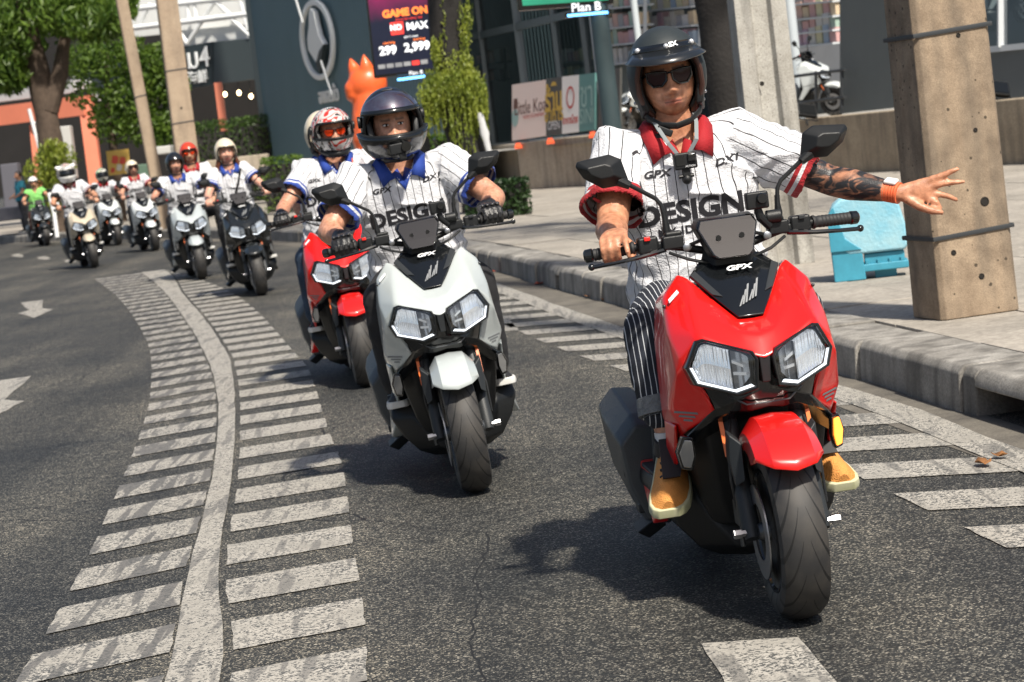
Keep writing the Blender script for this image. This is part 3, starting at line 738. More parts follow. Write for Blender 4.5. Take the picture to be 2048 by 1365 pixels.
    MB().loft([sec2(.70, .66, .70, .07, .7), sec2(.80, .68, .765, .13, .75), sec2(1.0, .68, .785, .16, .8), sec2(1.2, .70, .81, .15, .8), sec2(1.26, .72, .87, .14, .8), sec2(1.60, .78, .90, .11, .8)]).build('seat', M_SEAT, root, bevel=.02, seg=3)
    MB().loft([sec2(.60, .345, .52, .10, .8), sec2(.70, .345, .67, .13, .7), sec2(.95, .36, .70, .175, .85), sec2(1.25, .46, .74, .165, .85), sec2(1.55, .60, .80, .12, .85), sec2(1.72, .70, .84, .07, .8)]).build('tail_body', PR, root, bevel=.012)
    MB().box((0, 1.12, .32), (.26, .46, .24)).box((.16, 1.3, .27), (.07, .3, .1)).build('engine', M_DSTEEL, root, bevel=.02)
    MB().loft([[V((x, y, z)) for x, z in ((-.06, .62), (.06, .62), (.07, .5), (-.07, .5))] for y in (1.45, 1.75)]).build('rear_fender', M_BLK, root, bevel=.02)
    MB().prism([V((-.06, 1.70, .80)), V((.06, 1.70, .80)), V((.05, 1.71, .74)), V((-.05, 1.71, .74))], (0, 0, 0), (0, .03, 0)).build('tail_light', mat('tail_red', (.5, .01, .01), .2, coat=1), root, bevel=.005)
    # exhaust on the rider's right with faceted guard
    def ex(y, s, dz): return [V((-.245+x*s*1.08, y, .32+dz+z*s*1.06)) for x, z in ((.055, .16), (-.02, .17), (-.075, .11), (-.06, -.03), (-.015, -.155), (.06, -.17), (.07, 0))]
    exo = MB().loft([ex(.98, .88, -.01), ex(1.04, 1.02, 0), ex(1.30, 1.03, .03), ex(1.50, .85, .07)]).build('exhaust', M_EXH, root, bevel=.01)
    MB().prism([V((-.315, 1.03, .37)), V((-.312, 1.03, .31)), V((-.298, 1.03, .27)), V((-.30, 1.03, .36))], (0, -.01, 0), (0, .02, 0)).build('exhaust_slot', M_GBLK, exo)
    MB().prism([V((-.20, .90, .50)), V((-.225, .90, .47)), V((-.245, .92, .20)), V((-.20, .92, .16))], (0, 0, 0), (.05, .1, 0)).build('exhaust_shield', M_EXH, exo, bevel=.008)
    MB().prism([V((-.24, .97, .17)), V((-.30, .99, .13)), V((-.26, 1.02, .10)), V((-.20, 1.0, .14))], (0, 0, 0), (0, .12, .01)).build('exhaust_tab', M_DGR, exo, bevel=.006)
    # windscreen panel in the notch
    WS = [(-.036, .138, .840), (.036, .138, .840), (.090, .235, .905), (.132, .325, .958), (.085, .37, 1.0), (-.085, .37, 1.0), (-.132, .325, .958), (-.090, .235, .905)]
    c = [V(p) for p in WS]
    b = MB(); n = 8; cc = V((0, .225, .925))
    b.add(c+[cc], [(i, (i+1) % n, n) for i in range(n)])
    ws = b.build('windscreen', M_GBLK, root, solid=.006, bevel=.003)
    up = V((0, .2, .135)).normalized()
    put_text('lettering', 'GPX', .030, frame((.004, .272, .968), (1, 0, 0), up), M_TXT, ws, shear=.25, bold=.0012, sx=1.25)
    b = MB()
    for q in range(6):
        x0 = -.026+.010*q; z0 = .862+.004*q; l = .030+.010*(q % 3)
        def sp(x, z): return V((x, .152+(z-.838)*.86-.0105, z+.004))
        b.add([sp(x0, z0), sp(x0+.006, z0+.002), sp(x0+.006+.018, z0+l), sp(x0+.018, z0+l-.002)], [(0, 1, 2, 3)])
    b.build('stripe_decal', M_GSTR, ws, smooth=False)
    for s in (-1, 1):
        MB().prism([V((s*.060, .215, .893)), V((s*.088, .232, .902)), V((s*.130, .322, .958)), V((s*.112, .335, .968))], (0, -.006, .004), (0, .004, -.002)).build('screen_edge', M_DGR, ws, bevel=.002)
    # steering shroud and instrument pod
    MB().loft([[V((x*s, y+dy, z)) for x, dy in ((-1, .03), (-.6, -.02), (.6, -.02), (1, .03), (.8, .10), (-.8, .10))] for s, y, z in ((.095, .35, .95), (.085, .345, .99), (.07, .35, 1.03), (.075, .36, 1.07))]).build('steering_shroud', M_BLK, root, bevel=.008)
    def pod(dy, s=1.0): return [V((x*s, .295+(z-1.0)*.62+dy, 1.055+(z-1.055)*s)) for x, z in ((-.046, .996), (.046, .996), (.060, 1.008), (.090, 1.088), (.078, 1.112), (-.078, 1.112), (-.090, 1.088), (-.060, 1.008))]
    pd = MB().loft([pod(.0), pod(.05, 1.06), pod(.085, .95)]).build('instrument_pod', M_BLK, root, bevel=.006)
    MB().loft([pod(-.014, .95), pod(-.004, 1.0)]).build('smoked_shield', M_SMOKE, pd, bevel=.003)
    MB().loft([pod(-.003, .93), pod(.004, .93)]).build('dial_panel', M_BLK, pd)
    for s in (-1, 1): MB().lathe([(.0080, -.004), (.0080, .0), (.005, .003), (.003, .003), (.003, 0)], (s*.034, .314, 1.056), 'Y', 14).build('screw', M_GBLK, pd)
    # handlebar, grips, levers, switches, mirrors
    half = [(0, .40, 1.018), (.06, .40, 1.020), (.13, .402, 1.040), (.20, .41, 1.056), (.29, .43, 1.056), (.385, .452, 1.052)]
    pts = [(-x, y, z) for x, y, z in reversed(half[1:])]+half
    MB().tube(pts, .0115, 12).build('handlebar', M_BLK, root)
    for s in (-1, 1):
        d = V((s*.095, .022, -.004)).normalized(); g0 = V((s*.262, .4235, 1.056))
        g = MB()
        prof = [(0, .0185), (.006, .021), (.012, .0175)]
        for q in range(9): prof += [(.02+q*.0115, .0168), (.024+q*.0115, .0182), (.028+q*.0115, .0182)]
        g.tube([g0+d*p for p, _ in prof], [r for _, r in prof], 14).build('grip', M_RUB, root)
        MB().tube([g0+d*.122, g0+d*.126, g0+d*.145, g0+d*.150], [.017, .0205, .0195, .014], 14).build('bar_end', M_GBLK, root)
        sw = MB().box((s*.225, .415, 1.058), (.06, .045, .05)).box((s*.185, .41, 1.05), (.03, .03, .03)).build('switch_box', M_BLK, root, bevel=.008)
        MB().box((s*.228, .390, 1.078), (.018, .012, .012)).build('switch', M_RED2 if s < 0 else M_DGR, sw, bevel=.002)
        MB().tube([(s*.18, .385, 1.040), (s*.215, .372, 1.036), (s*.26, .364, 1.030), (s*.33, .372, 1.024), (s*.385, .392, 1.020), (s*.392, .394, 1.020)], [.008, .008, .0065, .006, .0065, .0065], 8).ball((s*.397, .396, 1.020), .0105, 10, 8).build('lever', M_GBLK, root)
        MB().box((s*.155, .395, 1.058), (.062, .045, .04)).box((s*.15, .40, 1.082), (.05, .04, .016)).build('reservoir', M_BLK, root, bevel=.006)
        MB().lathe([(.008, -.014), (.012, -.012), (.012, .004), (.006, .008)], (s*.118, .380, 1.04), 'Y', 10).build('banjo_bolt', M_STEEL, root)
        MB().tube([(s*.12, .385, 1.04), (s*.08, .35, 1.055), (s*.05, .345, 1.02), (s*.045, .36, .96)], .006, 8).tube([(s*.17, .38, 1.03), (s*.12, .345, 1.005), (s*.06, .35, .985), (s*.03, .37, .95)], .005, 8).build('cable', M_BLK, root)
        mr = MB().tube([(s*.165, .405, 1.085), (s*.166, .405, 1.10), (s*.166, .405, 1.125), (s*.168, .405, 1.150)], [.011, .012, .0085, .008], 10).tube([(s*.168, .405, 1.145), (s*.172, .406, 1.170), (s*.185, .408, 1.190), (s*.25, .415, 1.236), (s*.262, .416, 1.244)], [.0065, .0065, .0065, .0065, .010], 10).tube([(s*.252, .412, 1.236), (s*.282, .418, 1.256)], [.012, .018], 10).build('mirror', M_BLK, root)
        oc = V((s*.322, .42, 1.282))
        ol = [(x*1.16, z*1.12) for x, z in [(-.058, -.026), (-.036, -.036), (.008, -.038), (.052, -.006), (.068, .026), (.062, .038), (-.018, .046), (-.046, .030)]]
        if True:
            rim = [oc+V((s*x, .012, z)) for x, z in ol]; front = [oc+V((s*x*1.02, -.004, z*1.02)) for x, z in ol]
            inner = [oc+V((s*(x*.52+.010), -.036, z*.42+.004)) for x, z in ol]
            MB().loft([rim, front, inner]).build('mirror_shell', M_BLK, mr, bevel=.004)
            MB().prism([oc+V((s*x*.93, .0125, z*.93)) for x, z in ol], (0, 0, 0), (0, .003, 0)).build('mirror_face', M_MIRR, mr, smooth=False)
    return root
# ------------------------------------------------------------------ people
def remesh(mb, voxel, it=3, fac=.5):
    """one continuous skin over overlapping closed shapes"""
    me = bpy.data.meshes.new('t'); me.from_pydata(mb.v, [], mb.f)
    bm = bmesh.new(); bm.from_mesh(me); bmesh.ops.recalc_face_normals(bm, faces=bm.faces); bm.to_mesh(me); bm.free()
    o = bpy.data.objects.new('t', me)
    q = o.modifiers.new('r', 'REMESH'); q.mode = 'VOXEL'; q.voxel_size = voxel
    if it: q = o.modifiers.new('s', 'SMOOTH'); q.iterations = it; q.factor = fac
    r_ = evaluated(o)
    bpy.data.objects.remove(o); bpy.data.meshes.remove(me)
    return r_
def link(me, name, mt, parent):
    me.name = name; me.materials.clear()
    for q in (mt if isinstance(mt, (list, tuple)) else [mt]): me.materials.append(q)
    me.shade_smooth()
    o = bpy.data.objects.new(name, me); COL.objects.link(o); o.parent = parent
    return o
def limb(mb, pts, rad, n=14):
    pts = [V(p) for p in pts]; mb.tube(pts, rad, n)
    for p, r_ in ((pts[0], rad[0]), (pts[-1], rad[-1])):
        r0 = r_ if not isinstance(r_, (tuple, list)) else min(r_)
        mb.ball(p, r0*.98, 12, 8)
def lerp(a, b, t): return V(a)+(V(b)-V(a))*t
def skin_mat(name, ink=False):
    m, t, b = newmat(name)
    at_ = N(t, 'ShaderNodeVertexColor', layer_name='Col')
    tc = N(t, 'ShaderNodeTexCoord')
    nz = N(t, 'ShaderNodeTexNoise'); nz.inputs['Scale'].default_value = 55; nz.inputs['Detail'].default_value = 5; L(t, tc.outputs['Object'], nz.inputs['Vector'])
    rp = N(t, 'ShaderNodeValToRGB'); rp.color_ramp.elements[0].position = .3; rp.color_ramp.elements[1].position = .7; rp.color_ramp.elements[0].color = (.66, .58, .54, 1); rp.color_ramp.elements[1].color = (1.18, 1.14, 1.12, 1)
    L(t, nz.outputs[0], rp.inputs[0])
    mx = N(t, 'ShaderNodeMix', data_type='RGBA', blend_type='MULTIPLY'); mx.inputs[0].default_value = 1
    L(t, at_.outputs[0], mx.inputs[6]); L(t, rp.outputs[0], mx.inputs[7]); out = mx.outputs[2]
    if ink:
        mp = N(t, 'ShaderNodeMapping'); mp.inputs['Scale'].default_value = (14, 14, 34); mp.inputs['Rotation'].default_value = (0, R(-25), 0); L(t, tc.outputs['Object'], mp.inputs['Vector'])
        n2 = N(t, 'ShaderNodeTexNoise'); n2.inputs['Scale'].default_value = 1.0; n2.inputs['Detail'].default_value = 4; n2.inputs['Distortion'].default_value = 1.6; L(t, mp.outputs[0], n2.inputs['Vector'])
        r2 = N(t, 'ShaderNodeMapRange'); r2.inputs[1].default_value = .46; r2.inputs[2].default_value = .66; r2.inputs[3].default_value = 1.0; r2.inputs[4].default_value = .25; L(t, n2.outputs[0], r2.inputs[0])
        ta = N(t, 'ShaderNodeAttribute', attribute_name='ink'); mu = N(t, 'ShaderNodeMath', op='MULTIPLY'); L(t, ta.outputs['Fac'], mu.inputs[0]); L(t, r2.outputs[0], mu.inputs[1])
        m2 = N(t, 'ShaderNodeMix', data_type='RGBA'); m2.inputs[7].default_value = (.018, .018, .02, 1); L(t, mu.outputs[0], m2.inputs[0]); L(t, out, m2.inputs[6]); out = m2.outputs[2]
    L(t, out, b.inputs['Base Color']); b.inputs['Roughness'].default_value = .42
    b.inputs['Subsurface Weight'].default_value = .08; b.inputs['Subsurface Radius'].default_value = (.012, .005, .003)
    bp = N(t, 'ShaderNodeBump'); bp.inputs['Strength'].default_value = .35; bp.inputs['Distance'].default_value = .003
    n5 = N(t, 'ShaderNodeTexNoise'); n5.inputs['Scale'].default_value = 260; L(t, tc.outputs['Object'], n5.inputs['Vector']); L(t, n5.outputs[0], bp.inputs['Height']); L(t, bp.outputs[0], b.inputs['Normal'])
    return m
M_SKIN, M_SKINT = skin_mat('skin'), skin_mat('skin_inked', True)
def shirt_mat(name, trim, stripe=True):
    m, t, b = newmat(name)
    uv = N(t, 'ShaderNodeUVMap', uv_map='UVMap'); sx = N(t, 'ShaderNodeSeparateXYZ'); L(t, uv.outputs[0], sx.inputs[0])
    tc = N(t, 'ShaderNodeTexCoord')
    d = N(t, 'ShaderNodeMath', op='DIVIDE', i1=.037); L(t, sx.outputs[0], d.inputs[0])
    pp = N(t, 'ShaderNodeMath', op='PINGPONG', i1=.5); L(t, d.outputs[0], pp.inputs[0])
    lt = N(t, 'ShaderNodeMath', op='LESS_THAN', i1=.045 if stripe else -1); L(t, pp.outputs[0], lt.inputs[0])
    # bands at the sleeve hem
    def band(a, c):
        g = N(t, 'ShaderNodeMath', op='GREATER_THAN', i1=a); l_ = N(t, 'ShaderNodeMath', op='LESS_THAN', i1=c); mu = N(t, 'ShaderNodeMath', op='MULTIPLY')
        L(t, sx.outputs[1], g.inputs[0]); L(t, sx.outputs[1], l_.inputs[0]); L(t, g.outputs[0], mu.inputs[0]); L(t, l_.outputs[0], mu.inputs[1]); return mu
    b1, b2 = band(-1, .022), band(.034, .048); ad = N(t, 'ShaderNodeMath', op='ADD'); L(t, b1.outputs[0], ad.inputs[0]); L(t, b2.outputs[0], ad.inputs[1])
    b3 = band(-1, .05); inv = N(t, 'ShaderNodeMath', op='SUBTRACT', i0=1.0); L(t, b3.outputs[0], inv.inputs[1])
    st = N(t, 'ShaderNodeMath', op='MULTIPLY'); L(t, lt.outputs[0], st.inputs[0]); L(t, inv.outputs[0], st.inputs[1])
    m1 = N(t, 'ShaderNodeMix', data_type='RGBA'); m1.inputs[6].default_value = (.60, .61, .64, 1); m1.inputs[7].default_value = (.02, .02, .025, 1); L(t, st.outputs[0], m1.inputs[0])
    m2 = N(t, 'ShaderNodeMix', data_type='RGBA'); m2.inputs[7].default_value = (*trim, 1); L(t, ad.outputs[0], m2.inputs[0]); L(t, m1.outputs[2], m2.inputs[6])
    L(t, m2.outputs[2], b.inputs['Base Color']); b.inputs['Roughness'].default_value = .75
    b.inputs['Sheen Weight'].default_value = .15
    vo = N(t, 'ShaderNodeTexVoronoi'); vo.inputs['Scale'].default_value = 190; L(t, tc.outputs['Object'], vo.inputs['Vector'])
    nz = N(t, 'ShaderNodeTexNoise'); nz.inputs['Scale'].default_value = 18; nz.inputs['Detail'].default_value = 5; nz.inputs['Distortion'].default_value = 1.4; L(t, tc.outputs['Object'], nz.inputs['Vector'])
    sm = N(t, 'ShaderNodeMath', op='MULTIPLY_ADD', i1=6.0); L(t, nz.outputs[0], sm.inputs[0]); L(t, vo.outputs[0], sm.inputs[2])
    bp = N(t, 'ShaderNodeBump'); bp.inputs['Strength'].default_value = .45; bp.inputs['Distance'].default_value = .004; L(t, sm.outputs[0], bp.inputs['Height']); L(t, bp.outputs[0], b.inputs['Normal'])
    return m
TRIM = dict(red=(.33, .006, .012), blue=(.012, .045, .27), maroon=(.10, .01, .015))
M_SHIRT = {k: shirt_mat('shirt_'+k, v) for k, v in TRIM.items()}
M_COLLAR = {k: mat('collar_'+k, v, .8, bump=.3, bs=220) for k, v in TRIM.items()}
M_INK = mat('shirt_print', (.012, .012, .016), .6)
def trouser_mat(name, col, line=None, sp=.0165):
    m, t, b = newmat(name)
    tc = N(t, 'ShaderNodeTexCoord'); nz = N(t, 'ShaderNodeTexNoise'); nz.inputs['Scale'].default_value = 12; nz.inputs['Detail'].default_value = 7; L(t, tc.outputs['Object'], nz.inputs['Vector'])
    rp = N(t, 'ShaderNodeValToRGB'); rp.color_ramp.elements[0].position = .3; rp.color_ramp.elements[1].position = .75
    rp.color_ramp.elements[0].color = (*[c*.6 for c in col], 1); rp.color_ramp.elements[1].color = (*[c*1.5 for c in col], 1); L(t, nz.outputs[0], rp.inputs[0]); out = rp.outputs[0]
    if line:
        uv = N(t, 'ShaderNodeUVMap', uv_map='UVMap'); sx = N(t, 'ShaderNodeSeparateXYZ'); L(t, uv.outputs[0], sx.inputs[0])
        d = N(t, 'ShaderNodeMath', op='DIVIDE', i1=sp); L(t, sx.outputs[0], d.inputs[0]); pp = N(t, 'ShaderNodeMath', op='PINGPONG', i1=.5); L(t, d.outputs[0], pp.inputs[0])
        lt = N(t, 'ShaderNodeMath', op='LESS_THAN', i1=.075); L(t, pp.outputs[0], lt.inputs[0])
        mx = N(t, 'ShaderNodeMix', data_type='RGBA'); mx.inputs[7].default_value = (*line, 1); L(t, lt.outputs[0], mx.inputs[0]); L(t, out, mx.inputs[6]); out = mx.outputs[2]
    L(t, out, b.inputs['Base Color']); b.inputs['Roughness'].default_value = .85
    n2 = N(t, 'ShaderNodeTexNoise'); n2.inputs['Scale'].default_value = 20; n2.inputs['Detail'].default_value = 5; L(t, tc.outputs['Object'], n2.inputs['Vector'])
    bp = N(t, 'ShaderNodeBump'); bp.inputs['Strength'].default_value = .5; bp.inputs['Distance'].default_value = .01; L(t, n2.outputs[0], bp.inputs['Height']); L(t, bp.outputs[0], b.inputs['Normal'])
    return m
M_PANTS = dict(pin=trouser_mat('trousers_pinstripe', (.010, .013, .022), (.50, .52, .55)), black=trouser_mat('trousers_black', (.012, .012, .014)), jeans=trouser_mat('jeans', (.02, .04, .075)),
               brown=trouser_mat('trousers_brown', (.09, .035, .025)), grey=trouser_mat('trousers_grey', (.05, .05, .055)))
M_HAIR = mat('hair_dark', (.018, .010, .007), .45, bump=.5, bs=70)
M_HAIRB = mat('hair_brown', (.10, .032, .014), .45, bump=.5, bs=70)
M_EYE = mat('eye_white', (.72, .69, .66), .25); M_IRIS = mat('iris', (.018, .010, .008), .1)
M_GLOVE = mat('glove_leather', (.014, .014, .015), .42, bump=.5, bs=70, coat=.15)
M_GLOVEK = mat('glove_knuckle', (.022, .022, .024), .2, coat=.6)
M_LENSD = mat('dark_sunglass_lens', (.022, .007, .009), .12, spec=.25); M_LENSR = mat('red_mirror_lens', (.8, .06, .01), .08, .75)
M_SHOEO = mat('shoe_orange', (.72, .30, .07), .75, bump=.6, bs=240, var=.25, vs=40); M_SHOEB = mat('shoe_black', (.015, .015, .017), .6); M_SOLE = mat('shoe_sole', (.42, .43, .24), .7, var=.4, vs=22, col2=(.55, .5, .45)); M_SHOEW = mat('shoe_white', (.6, .6, .58), .6)
M_SOCK = mat('sock_white', (.7, .7, .7), .9, bump=.6, bs=200)

def head_mesh(n=64, m=52):
    """a face looking to -Y; centre at the origin, chin at about -.118"""
    vs = []; cols = []
    g = lambda x, s: math.exp(-x*x/(2*s*s))
    for i in range(m+1):
        th = math.pi*i/m
        for j in range(n):
            ph = 2*math.pi*j/n
            ph = ph-.45*math.sin(ph)                      # more columns on the face
            d = V((math.sin(th)*math.sin(ph), -math.sin(th)*math.cos(ph), math.cos(th)))
            x, y, z = d.x*.081, d.y*.098, d.z*.117
            if z < 0:
                k = min(1, -z/.117); x *= 1-.17*k**2.2
                if y > 0: y *= 1-.35*k
            f = max(0.0, min(1.0, -d.y*1.6))
            if f > 0:
                y += .010*f*max(0, 1-abs(z)/.1)          # a flatter face
                dy = .0
                wn = .0090+.0085*g(z+.032, .011)
                dy += .031*g(x, wn)*g(z+.028, .013) + .014*g(x, .009)*g(z-.004, .018)    # nose tip, bridge
                dy += .007*g(abs(x)-.0145, .006)*g(z+.033, .007)                          # nostrils' wings
                dy += .006*g(abs(x)-.03, .022)*g(z-.034, .010)                            # brow
                dy -= .011*g(abs(x)-.032, .014)*g(z-.014, .010)                           # eye sockets
                dy += .008*g(abs(x)-.044, .018)*g(z+.024, .022)                           # cheeks
                dy += .007*g(x, .019)*g(z+.060, .0040) + .0075*g(x, .016)*g(z+.0700, .0045) - .003*g(x, .022)*g(z+.0655, .002)
                dy += .006*g(x, .026)*g(z+.064, .02)                                      # mouth mound
                dy += .007*g(x, .018)*g(z+.100, .012)                                     # chin
                dy -= .004*g(abs(x)-.024, .006)*g(z+.045, .012)                           # folds
                y -= dy*f
            vs.append(V((x, y, z)))
            lip = f*min(1.0, (1 if abs(x) < .021 else g(abs(x)-.021, .004))*(g(z+.0612, .0034)+g(z+.0700, .0040)))*.8
            line = f*(1 if abs(x) < .026 else 0)*g(z+.0658, .0014)
            brow = f*(g(z-.034-.05*abs(abs(x)-.03), .0040) if .012 < abs(x) < .052 else 0)
            fold = f*min(1, 1.3*g(abs(x)-.010, .006)*g(z+.044, .0035)+.5*g(abs(x)-.030, .0035)*g(z+.052, .012))  # shade under the nostrils and in the cheek creases, painted into the skin
            beard = f*(g(x, .042)*g(z+.088, .022)+.6*g(x, .022)*g(z+.050, .005))*.22 if not lip > .3 else 0
            cols.append((lip, brow, line, max(fold, beard)))
    fs = [(i*n+j, i*n+(j+1) % n, (i+1)*n+(j+1) % n, (i+1)*n+j) for i in range(m) for j in range(n)]
    return vs, fs, cols

def hand_grip(mb, g, ax, s, r=.0095, index_out=False):
    """a fist closed round a bar at g; ax points outward along the bar; palm behind and above"""
    g = V(g); ax = V(ax).normalized(); up = V((0, 0, 1)); up = (up-ax*up.dot(ax)).normalized(); fw = V((0, -1, 0)); fw = (fw-ax*fw.dot(ax)).normalized()
    P = lambda a, u, f: g+ax*a+up*u+fw*f
    w = P(-.004, .040, -.085)
    mb.tube([w, P(-.003, .046, -.05), P(-.002, .042, -.014)], [(.024, .019), (.040, .017), (.043, .0155)], 14, ref=up)
    mb.ball(P(0, .036, -.012), (.042, .022, .015), 14, 8, Matrix((ax, fw, up)).transposed())
    for k, (off, ln) in enumerate(((-.033, .95), (-.011, 1.05), (.011, 1.0), (.032, .84))):
        if index_out and k == 0:
            pts = [P(off, .040, -.010), P(off-.004, .036, .022), P(off-.006, .014, .046), P(off-.008, -.008, .056), P(off-.008, -.022, .052)]
            rr = [r*1.12, r*1.1, r, r*.92, r*.78]
        else:
            q = .98 if k in (1, 2) else .92
            pts = [P(off, .041*q, -.010), P(off, .034*q, .020*ln), P(off, .008, .036*ln), P(off, -.020, .026*ln), P(off, -.030, .004)]
            rr = [r*1.15, r*1.1, r*1.02, r*.96, r*.8]
        limb(mb, pts, rr, 10)
    limb(mb, [P(-.032, .02, -.045), P(-.050, .004, -.028), P(-.052, -.018, -.008), P(-.045, -.026, .016)], [r*1.35, r*1.25, r*1.1, r*.85], 10)
    return w

def helmet_shell(C, M, top_el=R(24), side=R(-46), a0=R(62), a1=R(80), rad=(.130, .155, .148), n=72, m=16):
    """shell open at the face: columns round the head, each from the crown down to its own edge"""
    rows = []; edge = []
    for j in range(n):
        ph = 2*math.pi*j/n; a = min(ph, 2*math.pi-ph)
        t = max(0, min(1, (a-a0)/(a1-a0))); t = t*t*(3-2*t)
        el = top_el+(side-top_el)*t
        if a > R(140): el += R(6)*(a-R(140))/R(40)
        col = []
        for i in range(m+1):
            e = math.pi/2+(el-math.pi/2)*(i/m)
            d = V((math.cos(e)*math.sin(ph)*rad[0], -math.cos(e)*math.cos(ph)*rad[1], math.sin(e)*rad[2]))
            if d.z < -.05: d.x *= 1+.25*(d.z+.05)
            col.append(C+M @ d)
        rows.append(col); edge.append(col[-1])
    vs = [C+M @ V((0, 0, rad[2]))]; fs = []
    for col in rows: vs += col[1:]
    for j in range(n):
        k = (j+1) % n
        fs.append((0, 1+j*m, 1+k*m))
        for i in range(m-1): fs.append((1+j*m+i, 1+j*m+i+1, 1+k*m+i+1, 1+k*m+i))
    return vs, fs, edge
def el_point(C, M, ph, e, rad): return C+M @ V((math.cos(e)*math.sin(ph)*rad[0], -math.cos(e)*math.cos(ph)*rad[1], math.sin(e)*rad[2]))
def band(C, M, p0, p1, e0, e1, rad, n=24, m=6, fwd=0.0, ef=None):
    """part of a shell between two azimuths and two elevations"""
    b = MB(); g = []
    for i in range(m+1):
        row = []
        for j in range(n+1):
            ph = p0+(p1-p0)*j/n
            a0_, a1_ = (e0, e1) if ef is None else ef(ph)
            e = a0_+(a1_-a0_)*i/m
            p = V((math.cos(e)*math.sin(ph)*rad[0], -math.cos(e)*math.cos(ph)*rad[1], math.sin(e)*rad[2]))
            p.y -= fwd*max(0, math.cos(ph))**2*(1 if e < 0 else .4)
            row.append(C+M @ p)
        g.append(row)
    b.add([p for r_ in g for p in r_], [(i*(n+1)+j, i*(n+1)+j+1, (i+1)*(n+1)+j+1, (i+1)*(n+1)+j) for i in range(m) for j in range(n)])
    return b

def project_text(shirt_bvh, body, size, o, mt, name, parent, tilt=0.0, **kw):
    """lettering wrapped on to the cloth: thrown along +Y on to the chest"""
    me = text_mesh(body, size, **kw)
    bm = bmesh.new(); bm.from_mesh(me)
    xs = [v.co.x for v in bm.verts]; zs = [v.co.y for v in bm.verts]
    st = .012
    for lo, hi, ax in ((min(xs), max(xs), 0), (min(zs), max(zs), 1)):
        c = lo+st
        while c < hi:
            nrm = (1, 0, 0) if ax == 0 else (0, 1, 0); co = (c, 0, 0) if ax == 0 else (0, c, 0)
            bmesh.ops.bisect_plane(bm, geom=bm.verts[:]+bm.edges[:]+bm.faces[:], plane_co=co, plane_no=nrm); c += st
    ca, sa = math.cos(tilt), math.sin(tilt)
    for v in bm.verts:
        x, z = v.co.x*ca-v.co.y*sa, v.co.x*sa+v.co.y*ca
        p = V((o[0]+x, -1.0, o[1]+z)); h = shirt_bvh.ray_cast(p, V((0, 1, 0)))
        v.co = (h[0]+V((0, -.0022, 0))) if h[0] is not None else V((p.x, .8, p.z))
    bm.to_mesh(me); bm.free()
    me.name = name; me.materials.append(mt)
    ob = bpy.data.objects.new(name, me); COL.objects.link(ob); ob.parent = parent
    return ob

